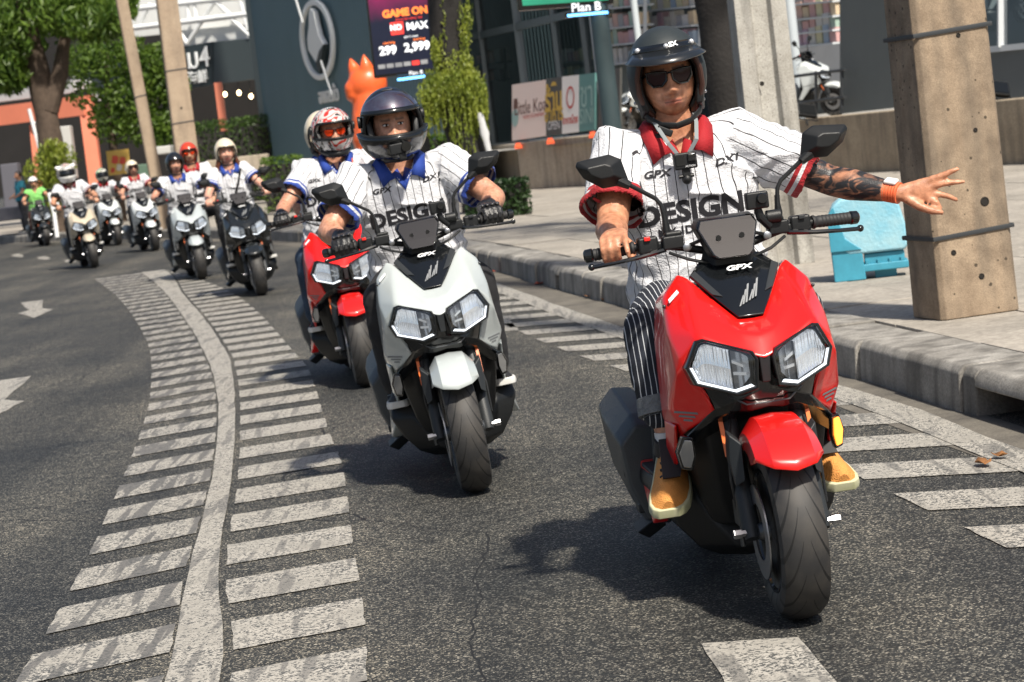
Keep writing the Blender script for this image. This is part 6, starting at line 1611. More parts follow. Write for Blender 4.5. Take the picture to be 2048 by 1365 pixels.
MB().prism([rp_(145, 212), rp_(345, 182), rp_(345, 97), rp_(145, 128)], (0, .02, 0), (0, .3, 0)).build('fascia', M_FASC, rs, smooth=False)
rx, ry = rp_(425, 120)-rp_(345, 131), V((0, 0, 1))
put_text('lettering', 'ยม4', .88, frame(rp_(384, 120)+V((0, -.08, 0)), rx, ry), M_LOGO, rs, bold=.004, extrude=.02); put_text('lettering', '街海鮮', .42, frame(rp_(386, 158)+V((0, -.08, 0)), rx, ry), M_LOGO, rs, bold=.004, extrude=.015)
put_text('lettering', 'ร้าน', .55, frame(rp_(166, 168)+V((0, -.08, 0)), rx, ry), M_LOGO, rs, extrude=.02); put_text('lettering', 'อาหาร', .40, frame(rp_(183, 196)+V((0, -.08, 0)), rx, ry), M_LOGO, rs, extrude=.02)
MB().prism([rp_(240, 75), rp_(520, 45), rp_(500, -90), rp_(240, -60)], (0, .8, 0), (0, 1.0, 0)).build('roof_sheet', M_SHT, rs, smooth=False)
MB().prism([rp_(345, 97), rp_(520, 76), rp_(515, 45), rp_(345, 62)], (0, .5, 0), (0, .7, 0)).build('roof_sheet', M_SHT, rs, smooth=False)
for a, c in (((240, 60), (505, 28)), ((240, 22), (500, -8)), ((250, -5), (253, 60)), ((372, -20), (378, 48)), ((470, -40), (497, 62)), ((490, -10), (500, 60)), ((275, 58), (300, 8)), ((345, 46), (375, 88)), ((375, 88), (430, 2)), ((430, 2), (465, 36)), ((465, 40), (500, 72)), ((385, -30), (392, 45))):
    MB().tube([rp_(*a), rp_(*c)], .09 if a[0] == 240 else .07, 8).build('truss_member', M_TRS, rs)
# orange columns and beam
for x0, y0, x1, y1, w_ in ((436, 166, 448, 262, .22), (172, 205, 196, 390, .42), (100, 250, 116, 400, .35), (66, 250, 80, 400, .2)):
    MB().bar(rp_(x0, y0, -.3), rp_(x1, y1, -.3), w_, w_, up=(0, 1, 0)).build('column', M_ORG, rs)
MB().bar(rp_(-60, 240, -.35), rp_(178, 210, -.35), .55, .62).build('beam', M_ORG, rs)
MB().prism([rp_(-80, 215), rp_(150, 186), rp_(146, 160), rp_(-80, 190)], (0, -.3, 0), (0, .3, 0)).build('roof_edge', mat('roof_grey', (.40, .42, .43), .6), rs, smooth=False)
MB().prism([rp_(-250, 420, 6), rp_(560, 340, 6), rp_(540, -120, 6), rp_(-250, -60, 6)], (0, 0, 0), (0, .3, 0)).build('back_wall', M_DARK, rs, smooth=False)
for x0, x1, yb, yt, m_ in ((210, 236, 330, 235, 'fridge'), (118, 160, 300, 255, 'poster')): pass
M_BULB = mat('warm_bulb', (1, .8, .5), .4, emit=(1, .72, .38), es=9)
for x, y in ((450, 189), (478, 186), (502, 193)):
    p = rp_(x, y, 2); rt = empty('pendant_lamp', p, label=['left warm pendant bulb in the dark restaurant', 'middle warm pendant bulb in the dark restaurant', 'right pale pendant bulb in the dark restaurant'][(450, 478, 502).index(x)], cat='lamp', group='pendant bulbs')
    MB().ball((0, 0, 0), (.06, .06, .08), 10, 8).build('bulb', M_BULB, rt); MB().tube([(0, 0, .07), (0, 0, 1.2)], .012, 6).build('cord', M_BLK, rt)
# clutter in and before the restaurant
MDI = [mat('clutter_%d' % i, c, .6) for i, c in enumerate([(.45, .45, .43), (.30, .10, .06), (.08, .14, .10), (.5, .42, .3), (.10, .10, .12), (.35, .25, .10)])]
def clutter(name, x0, y0, x1, y1, Y, m, label, cat, th=.5):
    p = [at(x0, y1+(x1-x0)*.0, Y), at(x1, y1-(x1-x0)*.11, Y), at(x1-(y1-y0)*.12, y0-(x1-x0)*.11, Y), at(x0-(y1-y0)*.12, y0, Y)]
    return tag(MB().prism(p, (0, 0, 0), (0, th, 0)).build(name, m, bevel=.03), label, cat)
fq = [at(218, 352, 66), at(262, 346, 66), at(257, 298, 66), at(212, 303, 66)]
fo = facing(*fq, 'food_poster', mat('poster_yellow', (.55, .36, .08), .5), 'yellow poster with red prawn dishes behind the riders', 'poster')
for k, (u, v, r_, m_) in enumerate(((.35, .62, .2, 'poster_red'), (.68, .55, .18, 'poster_red'), (.5, .28, .16, 'poster_white'), (.2, .2, .12, 'poster_red'), (.82, .2, .12, 'poster_white'))):
    quad_poly(fq, [(u+r_*math.cos(2*math.pi*j/12)*(.8+.25*math.sin(j*2)), v+r_*math.sin(2*math.pi*j/12)*(.9+.2*math.cos(j*3))) for j in range(12)], mat('poster_red', (.55, .07, .04), .5) if m_ == 'poster_red' else mat('poster_white', (.62, .58, .5), .5), fo, 'dish', .006+.002*k)
clutter('white_canopy', 296, 296, 342, 312, 62, MDI[0], 'white canopy edge left of the thick tan pole', 'canopy', 1.5)
clutter('concrete_planter', 415, 322, 470, 352, 58, M_PLANT, 'low grey concrete planter left of the woman in the cream helmet', 'planter')
clutter('concrete_planter', 478, 314, 538, 346, 57, M_PLANT, 'low grey concrete planter right of the woman in the cream helmet', 'planter')
clutter('menu_board', 258, 332, 300, 365, 64, MDI[2], 'dark green menu board behind the rider in the cream helmet', 'sign', .1)
clutter('ice_chest', 10, 330, 45, 420, 72, MDI[4], 'dark cabinet at the far left edge of the restaurant', 'cabinet')
clutter('drinks_fridge', 120, 255, 152, 360, 76, MDI[0], 'pale drinks fridge between the orange columns', 'fridge')
clutter('stone_step', -20, 420, 60, 446, 68, MDI[4], 'dark step in front of the restaurant at the left edge', 'step', 2)
# slatted white stand by the left tree
for j, (a, c) in enumerate((((58, 218), (80, 302)), ((98, 386), (108, 425)))):
    Y = 63-6*j; rt = empty('white_stand', at(*c, Y), label=['white rack post with three hooks by the left tree trunk', 'small white rack post beside the dark scooter'][j], cat='stand'); o = V(rt.location)
    MB().tube([at(*a, Y)-o, V((0, 0, 0)), V((at(*c, Y).x-o.x, 0, .2-o.z))], .05, 8).build('post', M_LOGO, rt)
    for k in range(3):
        p = lerp(at(*a, Y)-o, V(), .35+.3*k); MB().tube([p, p+V((.16, 0, .02))], .035, 8).build('hook', M_LOGO, rt)

# ---- trees, hedges, shrubs
def tree(name, base, path, rad, lobes, n, size, m, bark, label, rnd, asp=.4, droop=.4, limbs=(), cat='tree'):
    root = empty(name, base, label=label, cat=cat); o = V(base)
    b = MB(); pts = [V(p)-o for p in path]
    fine = []; fr_ = []
    for i in range(len(pts)-1):
        for k in range(4): fine.append(lerp(pts[i], pts[i+1], k/4)+V((noise.noise((i+k/4, 1, o.x)), noise.noise((i+k/4, 5, o.x)), 0))*rad[i]*.25); fr_.append(rad[i]+(rad[i+1]-rad[i])*k/4)
    fine.append(pts[-1]); fr_.append(rad[-1])
    b.tube(fine, fr_, 18)
    bm_v = []
    for p in b.v:
        p = V(p); k = noise.noise((p.x*6, p.y*6, p.z*1.6))*.12*rad[0]; bm_v.append(tuple(p+V((p.x-fine[0].x, p.y-fine[0].y, 0)).normalized()*k))
    b.v = bm_v
    for seg, rr in limbs: b.tube([V(p)-o for p in seg], rr, 10)
    b.build('trunk', bark, root)
    if lobes:
        cp = [p-o for p in crown_pts(rnd, lobes, n)]
        leaf_cloud(cp, size, rnd, droop, asp).build('crown', m, root, smooth=False, recalc=False, kind='stuff')
    return root
rnd = random.Random(21)
# vine covered trunk
tb0 = gr(962, 425, .2); TY = tb0.y
vt = tree('street_tree', tb0, [tb0, at(948, 330, TY), at(915, 220, TY), at(895, 100, TY), at(890, 0, TY), at(893, -140, TY), at(880, -300, TY)], [.30, .27, .25, .27, .26, .22, .18], [(at(860, -330, TY), (2.6, 2.2, 1.0)), (at(1010, -360, TY+1), (2.0, 2.0, .9)), (at(760, -400, TY-1), (2.0, 2.2, .9))], 2600, .22, M_LD, M_BARK, 'dark street tree trunk wrapped in yellow green fern', rnd)
def fern(name, c0_, lobes, n, size, m, label, parent, drop=.8):
    pts = crown_pts(rnd, lobes, n); o = V(c0_)
    return leaf_cloud([p-o for p in pts], size, rnd, drop, .42)
fern_o = V(vt.location)
lob = [(at(905, 175, TY-.25), (.44, .35, .30)), (at(870, 190, TY-.2), (.30, .3, .30)), (at(940, 185, TY-.2), (.30, .3, .32)), (at(915, 130, TY-.2), (.26, .3, .25)), (at(932, 60, TY-.22), (.12, .15, .5)), (at(872, 110, TY-.22), (.08, .12, .3)), (at(915, 165, TY-.3), (.42, .3, .2)), (at(925, 240, TY-.3), (.14, .12, .45)), (at(895, 250, TY-.3), (.13, .1, .5)), (at(862, 215, TY-.2), (.14, .15, .3)), (at(955, 220, TY-.2), (.12, .15, .32))]
fp = [p for p in crown_pts(rnd, [l_ for l_ in lob if l_[1][2] < .45], 4200)]
for k in range(230):                                  # hanging strands
    px = rnd.uniform(846, 972); py = 120+rnd.uniform(0, 85)+abs(px-908)*.3; ln = rnd.uniform(25, 75)+(75 if 890 < px < 942 and rnd.random() < .5 else 0); dy = rnd.uniform(-.42, .0)
    n_ = int(ln/3.2)
    for j in range(n_): fp.append(at(px+1.2*math.sin(j*.8+k)+j*.35, py+ln*j/n_, TY+dy))
for k in range(90):                                   # creepers up the trunk
    px = rnd.choice((884, 930, 936, 925))+rnd.uniform(-7, 7); py = rnd.uniform(0, 120)
    for j in range(6): fp.append(at(px+rnd.uniform(-4, 4), py+j*5, TY-.26+rnd.uniform(-.05, .05)))
leaf_cloud([p-fern_o for p in fp], .062, rnd, 1.2, .5).build('fern', M_LY, vt, smooth=False, recalc=False, kind='stuff')
# dark trunk behind the lead rider
t2 = gr(1462, 470, .2); T2 = 24.0; t2 = V((at(1500, 430, T2).x, T2, .2))
tree('street_tree', t2, [t2, at(1470, 300, T2), at(1445, 150, T2), at(1425, 0, T2), at(1415, -200, T2), at(1400, -420, T2), at(1390, -700, T2)], [.24, .22, .21, .20, .20, .17, .15], [(at(1500, -800, T2), (2.6, 2.8, 1.2)), (at(1150, -860, T2+1), (2.2, 2.4, 1.0)), (at(1800, -900, T2-1), (2.0, 2.4, 1.0))], 2600, .24, M_LD, M_BARK, 'dark street tree trunk directly behind the lead rider', rnd)
# big tree at the left
LY = 63.0; l0 = V((at(118, 440, LY).x, LY, .2))
tree('street_tree', l0, [l0, at(105, 330, LY), at(92, 230, LY), at(80, 150, LY), at(60, 80, LY), at(40, -20, LY)], [.40, .34, .31, .30, .26, .2], [(at(40, 30, LY), (1.9, 1.8, 1.0)), (at(130, 10, LY), (1.6, 1.6, .8)), (at(190, 40, LY-1), (.9, 1.0, .6)), (at(0, 90, LY-.6), (.8, 1.2, .9)), (at(60, -60, LY), (2.4, 2, 1.2)), (at(215, 10, LY), (.8, 1, .6)), (at(20, 150, LY-.4), (.5, .8, .5))], 5200, .32, M_LM, M_BARK2, 'big leafy tree with a thick brown trunk at the left edge', rnd, .38, .7, [([at(95, 220, LY), at(120, 150, LY), at(128, 90, LY), at(140, 40, LY)], [.30, .22, .16, .10]), ([at(84, 160, LY), at(50, 110, LY), at(20, 60, LY)], [.22, .16, .10])])
lt_ = bpy.data.objects['street_tree.002']; lo = V(lt_.location)
lob = [(at(105, 330, LY-.6), (.55, .4, .55)), (at(80, 345, LY-.6), (.45, .4, .45)), (at(128, 318, LY-.6), (.38, .3, .4)), (at(105, 300, LY-.6), (.4, .3, .3)), (at(100, 385, LY-.5), (.4, .4, .7))]
leaf_cloud([p-lo for p in crown_pts(rnd, lob, 1300)], .16, rnd, .8, .35).build('fern', M_LY, lt_, smooth=False, recalc=False, kind='stuff')
# bushy young tree behind the slim poles
BY = 67.0; b0 = V((at(235, 370, BY).x, BY, .2))
tree('bushy_tree', b0, [b0, at(225, 280, BY), at(215, 180, BY), at(215, 110, BY)], [.14, .12, .10, .05], [(at(170, 120, BY), (.8, .8, .55)), (at(245, 110, BY), (.9, .9, .6)), (at(205, 170, BY), (1.1, .9, .8)), (at(265, 190, BY), (.9, .9, .8)), (at(300, 150, BY), (.6, .8, .8)), (at(285, 250, BY), (.75, .7, .6)), (at(225, 240, BY), (.7, .7, .7)), (at(325, 120, BY), (.6, .6, .5)), (at(330, 260, BY), (.6, .6, .6)), (at(345, 175, BY), (.5, .5, .6))], 7500, .17, M_LM, M_BARK2, 'bushy bright green tree behind the slim poles', rnd, .5, .2)
def hedge(name, c, d, m, label, n, size, cat='hedge', rot=0):
    root = empty(name, c, (0, 0, rot), label, cat)
    pts = []
    for k in range(n):
        p = V((rnd.uniform(-.5, .5)*d[0], rnd.uniform(-.5, .5)*d[1], rnd.uniform(0, 1)*d[2])); f = rnd.random()
        if f < .35: p.y = -d[1]/2*rnd.uniform(.9, 1.05)
        elif f < .6: p.z = d[2]*rnd.uniform(.92, 1.03)
        pts.append(p)
    leaf_cloud(pts, size, rnd, .1, .55).build('foliage', m, root, smooth=False, recalc=False, kind='stuff')
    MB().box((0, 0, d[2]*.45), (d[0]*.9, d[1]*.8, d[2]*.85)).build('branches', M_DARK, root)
    return root
hp_ = rp_(458, 300, -4); hedge('clipped_hedge', V((hp_.x, hp_.y, .2)), (2.6, .8, rp_(458, 242, -4).z-.2), M_LG, 'clipped dark green hedge below the dark restaurant fascia', 3400, .10, rot=R(10))
hp_ = at(566, 345, 55); hedge('clipped_hedge', V((hp_.x, hp_.y, .2)), (.95, .8, at(566, 315, 55).z-.2), M_LM, 'low green hedge left of the rider with the red mirrored glasses', 900, .09)
s0 = gr(1000, 436, .2)
hedge('low_shrub', s0+V((0, .3, 0)), (.95, .6, .52), M_LD, 'dark shrub on the pavement in front of the planter wall', 1400, .08, 'shrub')
hedge('low_shrub', gr(880, 300, 1.0)*0+V((at(860, 290, 46).x, 46, .9)), (.8, .5, .6), M_LM, 'green shrub behind the second rider below the fern', 500, .1, 'shrub')
# white cloth hung on the vine tree
wq = at(966, 270, TY-.35); b = MB(); rr = []
for z, w_ in ((.34, .03), (.30, .05), (.12, .055), (.02, .075), (-.08, .05), (-.30, .045), (-.40, .02)): rr.append([wq+V((.03-z*.12+math.cos(a)*w_, math.sin(a)*.04, z+.01*math.sin(3*a))) for a in [2*math.pi*k/12 for k in range(12)]])
tag(b.loft(rr).build('hanging_cloth', mat('cloth_white', (.5, .51, .52), .8, bump=.5, bs=20)), 'white cloth bundle hanging on the right side of the vine covered trunk', 'cloth')
# ------------------------------------------------------------------ the riders' convoy
SCOOT = make_scooter()
def place_root(o, px, py, lean, yaw):
    o.location = gr(px, py); o.rotation_euler = (0, R(lean), R(yaw))
def set_paint(o, m):
    for ch in o.children:
        for sl_ in ch.material_slots:
            if sl_.material and sl_.material.name == 'paint_red': sl_.link = 'OBJECT'; sl_.material = m
_first = [True]
def scooter(px, py, lean, yaw, pm, label):
    if _first[0]: o = SCOOT; _first[0] = False
    else:
        o = copy_tree(SCOOT)
        for ch in o.children:
            for g_ in ch.children:
                if g_.name.startswith('indicator_lens'): g_.material_slots[0].link = 'DATA'
    place_root(o, px, py, lean, yaw); set_paint(o, PAINTS[pm])
    tag(o, label, 'scooter', 'scooters riding in a convoy')
    return o
def hrot(z=0, x=0, y=0): return Matrix.Rotation(R(z), 3, 'Z') @ Matrix.Rotation(R(x), 3, 'X') @ Matrix.Rotation(R(y), 3, 'Y')
M_HMB = mat('helmet_matte_black', (.022, .028, .030), .48, rv=.08, vs=20)
M_HCR = mat('helmet_cream', (.66, .58, .44), .3, coat=.6); M_HBK = mat('helmet_gloss_black', (.01, .011, .012), .15, coat=.8); M_HRD = mat('helmet_red', (.55, .05, .02), .2, coat=.8); M_HWH = mat('helmet_white', (.70, .70, .68), .3, coat=.5)
def pattern_mat(name, cs, sc):
    m, t, b = newmat(name)
    tc = N(t, 'ShaderNodeTexCoord'); vo = N(t, 'ShaderNodeTexNoise'); vo.inputs['Scale'].default_value = sc; vo.inputs['Detail'].default_value = 1.5; vo.inputs['Distortion'].default_value = 1.2; L(t, tc.outputs['Object'], vo.inputs['Vector'])
    rp = N(t, 'ShaderNodeValToRGB'); rp.color_ramp.interpolation = 'CONSTANT'
    for e in list(rp.color_ramp.elements)[1:]: rp.color_ramp.elements.remove(e)
    rp.color_ramp.elements[0].color = (*cs[0], 1); rp.color_ramp.elements[0].position = 0
    for i, c in enumerate(cs[1:]): e = rp.color_ramp.elements.new(.40+.08*i); e.color = (*c, 1)
    L(t, vo.outputs[0], rp.inputs[0]); L(t, rp.outputs[0], b.inputs['Base Color']); b.inputs['Roughness'].default_value = .2; b.inputs['Coat Weight'].default_value = .8
    return m
M_HPT = pattern_mat('helmet_pattern', [(.012, .012, .013), (.55, .54, .52), (.45, .03, .02), (.5, .5, .48)], 9)
M_HGR = pattern_mat('helmet_green', [(.20, .45, .22), (.60, .62, .45), (.10, .10, .10), (.55, .55, .5)], 8)
M_VEST = mat('vest_green', (.22, .62, .14), .7, var=.4, vs=14, col2=(.08, .10, .08), emit=None)
M_TEAL = mat('shirt_teal', (.03, .22, .30), .8)

# 1 the lead rider
scooter(1600, 1236, -1.2, 4.5, 'red', 'glossy red scooter in front with its left turn signal lit')
for ch in SCOOT.children:
    if ch.name.startswith('indicator') and ch.children and ch.data.vertices[0].co.x > 0: LIT = ch.children[0]
J = joints(dz=-.030, small=1.03, side=-.028)
J['chest'].z -= .012
J['elL'] = V((.430, .870, 1.150)); J['wrL'] = V((.605, .735, 1.088)); J['gripL'] = None
J['elR'] = V((-.285, .70, 1.11)); J['index'] = 'R'
for s, n in ((-1, 'R'), (1, 'L')): J['kn'+n] = V((s*.225, .62, .79)); J['an'+n] = V((s*(.222 if s < 0 else .185), .53, .442))
w = J['wrL']; dz_ = -.07
def hq(x, z, y=0): return w+V((x, -.28*x+y, z+dz_*x))
J['handL'] = [([w, hq(.035, .0), hq(.085, .006)], [.026, (.020, .034), (.016, .040)]),
              ([hq(.08, .030), hq(.125, .044), hq(.150, .052), hq(.178, .062)], [0.0118, 0.0103, 0.0099, 0.0076]), ([hq(.085, .012), hq(.13, .020), hq(.160, .022), hq(.190, .022)], [0.0118, 0.0105, 0.0099, 0.0078]),
              ([hq(.085, -.008), hq(.120, -.012, .004), hq(.145, -.020, .01), hq(.168, -.032, .016)], [0.0118, 0.0103, 0.0096, 0.0076]), ([hq(.080, -.024), hq(.104, -.036, -.012), hq(.112, -.052, -.004), hq(.106, -.066, .008)], [0.0114, 0.0105, 0.0099, 0.0078]),
              ([hq(.02, -.018, -.01), hq(.055, -.046, -.02), hq(.085, -.060, -.025), hq(.112, -.066, -.022)], [0.0162, 0.0143, 0.0125, 0.0087])]
lead = person('rider in red collared pinstripe shirt and sunglasses holding one arm out sideways', 'riders of the convoy', J, voxel=.0055, shirt='red', pants='pin', skin=(.52, .255, .15), helmet='open', hcol='matte', hat_mat=M_HMB, shoe=M_SHOEO, prints=2, glasses=M_LENSD, ink=True, cuff=True, face=(110, 96), pitch=22, hm=hrot(-5, 2, -2), bulk=1.12, sleeve=.78)
place_root(lead, 1600, 1236, -1.2, 4.5)
ML = Matrix.Translation(gr(1600, 1236)) @ Matrix.Rotation(R(4.5), 4, 'Z') @ Matrix.Rotation(R(-1.2), 4, 'Y')
def own(name, M, p, label, cat):
    o = empty(name, label=label, cat=cat); o.matrix_world = M @ Matrix.Translation(p); return o
# watch on the outstretched wrist
e, w = J['elL'], J['wrL']; d = (w-e).normalized()
wt = own('wrist_watch', ML, (0, 0, 0), 'watch with a ribbed orange strap on the outstretched wrist', 'watch')
M_WO = mat('strap_orange', (.80, .16, .06), .5)
for k in range(6): MB().tube([w-d*(.046-.0085*k), w-d*(.0395-.0085*k)], .0335, 20).build('strap_link', M_WO, wt)
up = V((.2, -.55, .8)).normalized(); up = (up-d*up.dot(d)).normalized()
MB().box(w-d*.024+up*.036, (.040, .034, .012), Matrix((d, up.cross(d), up)).transposed()).build('case', M_SHOEW, wt, bevel=.005)
# action camera on a grey lanyard
cp = V((J['chest'].x-.020, .748, J['neck'].z-.105))
ac = own('action_camera', ML, cp, 'black action camera hanging on the lead rider\'s chest from a grey lanyard', 'camera')
MB().box((0, 0, 0), (.070, .034, .050)).build('body', M_BLK, ac, bevel=.005); MB().box((.018, -.020, .008), (.026, .012, .026)).build('lens_housing', M_GBLK, ac, bevel=.004); MB().box((-.017, -.0175, .002), (.026, .003, .030)).build('front_screen', M_GBLK, ac)
MB().box((0, .004, -.034), (.022, .022, .022)).tube([(-.024, .002, -.046), (.022, .002, -.046)], .006, 8).ball((0, .004, -.056), .016, 12, 8).build('mount', M_BLK, ac)
for s in (-1, 1): MB().tube([V((s*.018, .012, .022)), V((s*.044, .0, .06)), V((s*.060, .06, .110)), V((s*.066, .11, .140))], [(.002, .007)]*4, 6).build('lanyard', mat('lanyard_grey', (.20, .22, .23), .8), ac)
put_text('lettering', 'ACTION', .008, frame((.012, -.0185, -.017), (1, 0, 0), (0, 0, 1)), M_TXT, ac)
def bar_cam(M, label):
    bc = own('bar_camera', M, (.098, .36, 1.10), label, 'camera')
    MB().box((.0, .0, .045), (.066, .036, .050)).build('body', M_BLK, bc, bevel=.006); MB().lathe([(.014, -.012), (.016, -.008), (.016, .010)], (.012, -.022, .05), 'Y', 16).build('lens_ring', M_GBLK, bc)
    MB().tube([(.0, 0, .02), (.005, .0, -.005), (.03, .01, -.035)], [.012, .014, .012], 10).lathe([(.018, -.022), (.02, -.018), (.02, .018), (.018, .022)], (.045, .012, -.008), 'X', 14).lathe([(.010, -.02), (.010, .02)], (-.035, 0, .0), 'X', 10).build('clamp', M_BLK, bc, bevel=.001)
bar_cam(ML, 'black camera clamped to the front red scooter\'s handlebar')
# flash of the turn signal: this scooter only
LIT.material_slots[0].link = 'OBJECT'; LIT.material_slots[0].material = M_INDON

# 2 the second rider
def pair(px, py, lean, yaw, pm, slabel, plabel, J, **kw):
    scooter(px, py, lean, yaw, pm, slabel)
    o = person(plabel, 'riders of the convoy', J, **kw); place_root(o, px, py, lean, yaw)
    return Matrix.Translation(gr(px, py)) @ Matrix.Rotation(R(yaw), 4, 'Z') @ Matrix.Rotation(R(lean), 4, 'Y')
J2 = joints(dz=-.045, small=1.12, el_out=.03, lean=.05)
M2_ = pair(955, 983, -5, 4.5, 'grey', 'pale grey scooter second in the convoy, just behind the red leader', 'rider in black full face helmet with raised visor and black gloves', J2, voxel=.0075, shirt='blue', hands='glove', helmet='full', hcol='up', hat_mat=M_GBLK, skin=(.56, .30, .20), prints=1, pants='black', hm=hrot(2, 4, 3), bulk=1.14, sleeve=.72, face=(80, 66))
bar_cam(M2_, 'black camera clamped to the pale grey scooter\'s handlebar')
hc2 = J2['head']; ac = own('helmet_camera', M2_, hc2+V((.012, -.205, -.098)), 'black action camera stuck to the chin of the black full face helmet', 'camera')
MB().box((-.02, .012, 0), (.058, .03, .046)).build('body', M_BLK, ac, bevel=.005); MB().lathe([(.021, -.014), (.023, -.010), (.023, .014)], (.022, 0, .002), 'Y', 18).build('lens_ring', M_GBLK, ac); MB().box((0, .012, -.034), (.03, .02, .03)).build('mount', M_BLK, ac, bevel=.004)
# 3 red behind, with a passenger
J3 = joints(dz=-.02, small=1.05, side=.10); M3 = pair(735, 773, -3.5, 6, 'red', 'second red scooter, half hidden behind the pale grey one', 'rider in patterned full face helmet with red mirrored glasses', J3, voxel=.010, shirt='blue', hands='glove', helmet='full', hcol='none', hat_mat=M_HPT, skin=(.52, .27, .18), prints=1, pants='jeans', glasses=M_LENSR, hm=hrot(8, 2, 2), bulk=1.05, face=(56, 46))
bs_ = own('shoulder_strap', M3, (0, 0, 0), 'orange shoulder strap across the chest of the rider with mirrored glasses', 'strap')
MB().tube([V((.20, .80, 1.36)), V((.19, .752, 1.26)), V((.16, .755, 1.16)), V((.12, .77, 1.06))], [(.004, .016)]*4, 8).build('webbing', M_WO, bs_)
def passenger(px, py, lean, yaw, label, dx=.0, pz=.05, **kw):
    J = joints(dz=pz, dx=0)
    for k_ in J:
        if isinstance(J[k_], Vector): J[k_] = J[k_]+V((dx, .36, 0))
    for s, n in ((-1, 'R'), (1, 'L')):
        J['grip'+n] = None; J['el'+n] = V((s*.25+dx, 1.10, 1.12)); J['wr'+n] = V((s*.18+dx, .98, .95)); J['kn'+n] = V((s*.22+dx, .92, .84)); J['an'+n] = V((s*.23+dx, 1.02, .40))
    o = person(label, 'riders of the convoy', J, **kw); place_root(o, px, py, lean, yaw); return o
passenger(735, 773, -3.5, 6, 'passenger in a cream helmet behind the rider with mirrored glasses', .065, -.02, voxel=.012, shirt='blue', helmet='open', hat_mat=M_HCR, prints=0, face=(44, 36), glasses=M_LENSR)
# 4 black scooter, woman with long hair
J4 = joints(dz=-.0, small=.90, el_out=-.02); M4 = pair(525, 591, -5, 10, 'black', 'glossy black scooter ridden by the woman in a cream helmet', 'woman with brown hair in a cream open helmet on the black scooter', J4, voxel=.011, shirt='blue', helmet='open', hat_mat=M_HCR, skin=(.62, .36, .27), prints=0, hair=(M_HAIRB, .12), female=True, face=(56, 46), hm=hrot(4, 0, 4), pants='black')
bs_ = own('shoulder_strap', M4, (0, 0, 0), 'black bag strap across the chest of the woman in the cream helmet', 'strap')
MB().tube([V((.12, .82, 1.36)), V((.06, .766, 1.22)), V((-.01, .762, 1.08)), V((-.07, .79, .96))], [(.004, .016)]*4, 8).build('webbing', M_BLK, bs_)
# 5 cool grey scooter with passenger
J5 = joints(dz=-.05, el_out=.04, small=1.08, lean=.03); pair(405, 559, -3.5, 12, 'cool', 'grey scooter ridden by the man in a black open helmet', 'man in a black open helmet and blue collar on the grey scooter', J5, voxel=.011, shirt='blue', helmet='open', hat_mat=M_HBK, skin=(.50, .27, .19), prints=0, hands='glove', face=(48, 40), hm=hrot(6, 0, 4))
passenger(405, 559, -3.5, 12, 'passenger in a glossy red helmet behind the man in black helmet', .24, voxel=.013, shirt='red', helmet='open', hat_mat=M_HRD, prints=0, face=(44, 36), glasses=M_LENSR)
# 6, 7, 8, 9
pair(312, 502, -5, 17, 'white', 'pale scooter ridden by the person in cream helmet and dark glasses', 'rider in cream open helmet, dark glasses and red collar', joints(dz=-.0, el_out=-.03, side=.03), voxel=.013, shirt='red', helmet='open', hat_mat=M_HCR, skin=(.52, .29, .2), prints=1, glasses=M_LENSD, face=(44, 36), hm=hrot(6))
pair(237, 491, -3, 19, 'white', 'pale scooter half hidden behind the sand coloured one', 'rider in a green and white helmet with a dark face mask', joints(dz=-.06, el_out=.05, side=.06, lean=.06, small=1.05), voxel=.013, shirt='red', helmet='full', hcol='closed', hat_mat=M_HGR, skin=(.45, .24, .16), prints=0, face=(40, 34), hm=hrot(10))
pair(190, 536, -5, 16, 'sand', 'sand coloured scooter ridden by the person in a furry helmet', 'rider in a white furry full face helmet with two ear tufts', joints(dz=.02, el_out=.03, side=-.02, small=1.08), voxel=.013, shirt='maroon', helmet='full', hcol='closed', hat_mat=M_HWH, prints=0, face=(40, 34), fuzzy=True, hm=hrot(6))
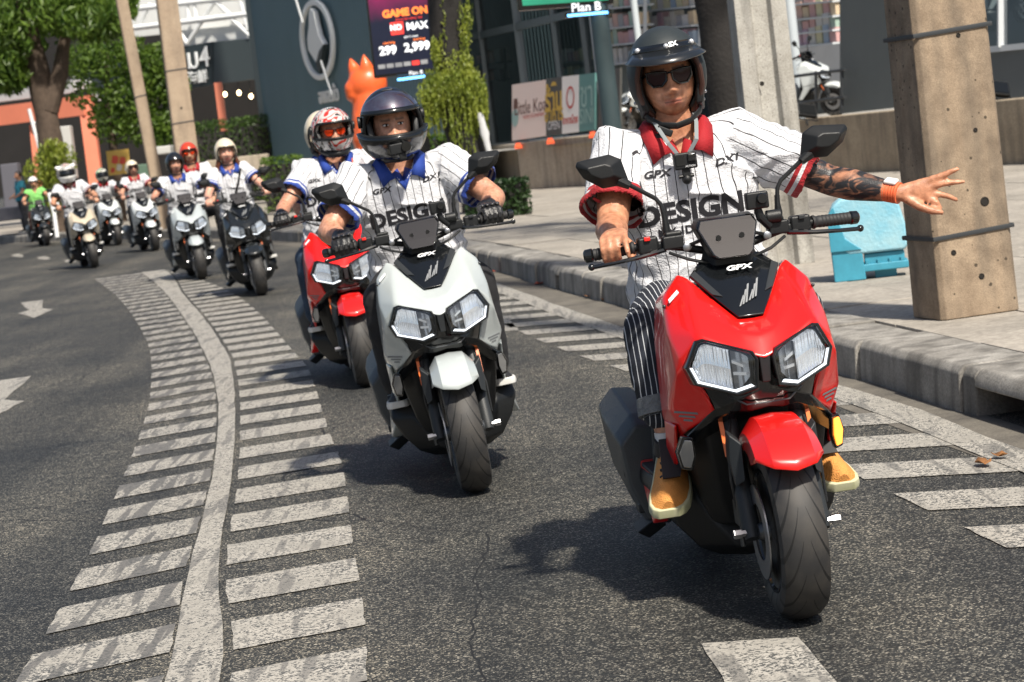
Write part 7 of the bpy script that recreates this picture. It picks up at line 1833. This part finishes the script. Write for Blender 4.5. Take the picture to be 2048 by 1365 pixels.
pair(95, 492, -2, 16, 'dark', 'dark scooter farthest left, ridden by the person in a green vest', 'rider in bright green vest, white half helmet and black face mask', joints(dz=-.03), voxel=.014, vest=M_VEST, helmet='half', hat_mat=M_HWH, pants='brown', prints=0, face=(40, 34), sleeve=.35)
# bystander at the left edge
def standing(base, rot, label, **kw):
    J = dict(pelvis=V((0, 0, .92)), chest=V((0, 0, 1.24)), neck=V((0, .0, 1.45)), head=V((0, -.02, 1.60)))
    for s, n in ((-1, 'R'), (1, 'L')):
        J['sh'+n] = V((s*.18, 0, 1.39)); J['el'+n] = V((s*.24, -.03, 1.12)); J['wr'+n] = V((s*.20, -.22, 1.02)); J['hip'+n] = V((s*.09, 0, .9)); J['kn'+n] = V((s*.10, -.02, .5)); J['an'+n] = V((s*.11, .02, .085))
    o = person(label, None, J, **kw); o.location = base; o.rotation_euler = (0, 0, rot); return o
pbk = at(48, 430, 68); standing(V((pbk.x, 68, .2)), R(-60), 'bystander in a teal shirt standing at the left edge', voxel=.014, vest=M_TEAL, helmet='none', pants='grey', prints=0, face=(40, 34), sleeve=.6)
# parked scooters on the terrace and in the showroom
def parked(px, py, Y, z, yaw, pm, label):
    o = copy_tree(SCOOT); p = at(px, py, Y); o.location = (p.x, Y, z); o.rotation_euler = (0, R(-6), R(yaw)); set_paint(o, PAINTS[pm]); tag(o, label, 'scooter', 'parked scooters'); 
    for ch in o.children:
        for g_ in ch.children:
            if g_.material_slots and g_.material_slots[0].link == 'OBJECT' and g_.name.startswith('indicator_lens'): g_.material_slots[0].link = 'DATA'
    return o
parked(1665, 150, wy(1665)*1.06, 1.03, 60, 'white', 'white parked scooter beside the dark grey wall panel')
parked(1240, 170, wy(1240)*1.03, 1.03, -70, 'white', 'white and dark scooter parked left of the lead rider\'s helmet')
parked(1985, 40, wy(1985)*1.06+2.0, 2.05, 40, 'dark', 'dark motorbike on show behind the upper right window')
parked(2060, 40, wy(2060)*1.06+2.2, 2.05, 50, 'white', 'white motorbike on show at the right edge of the window')
bpy.data.scenes.remove(_TMP)
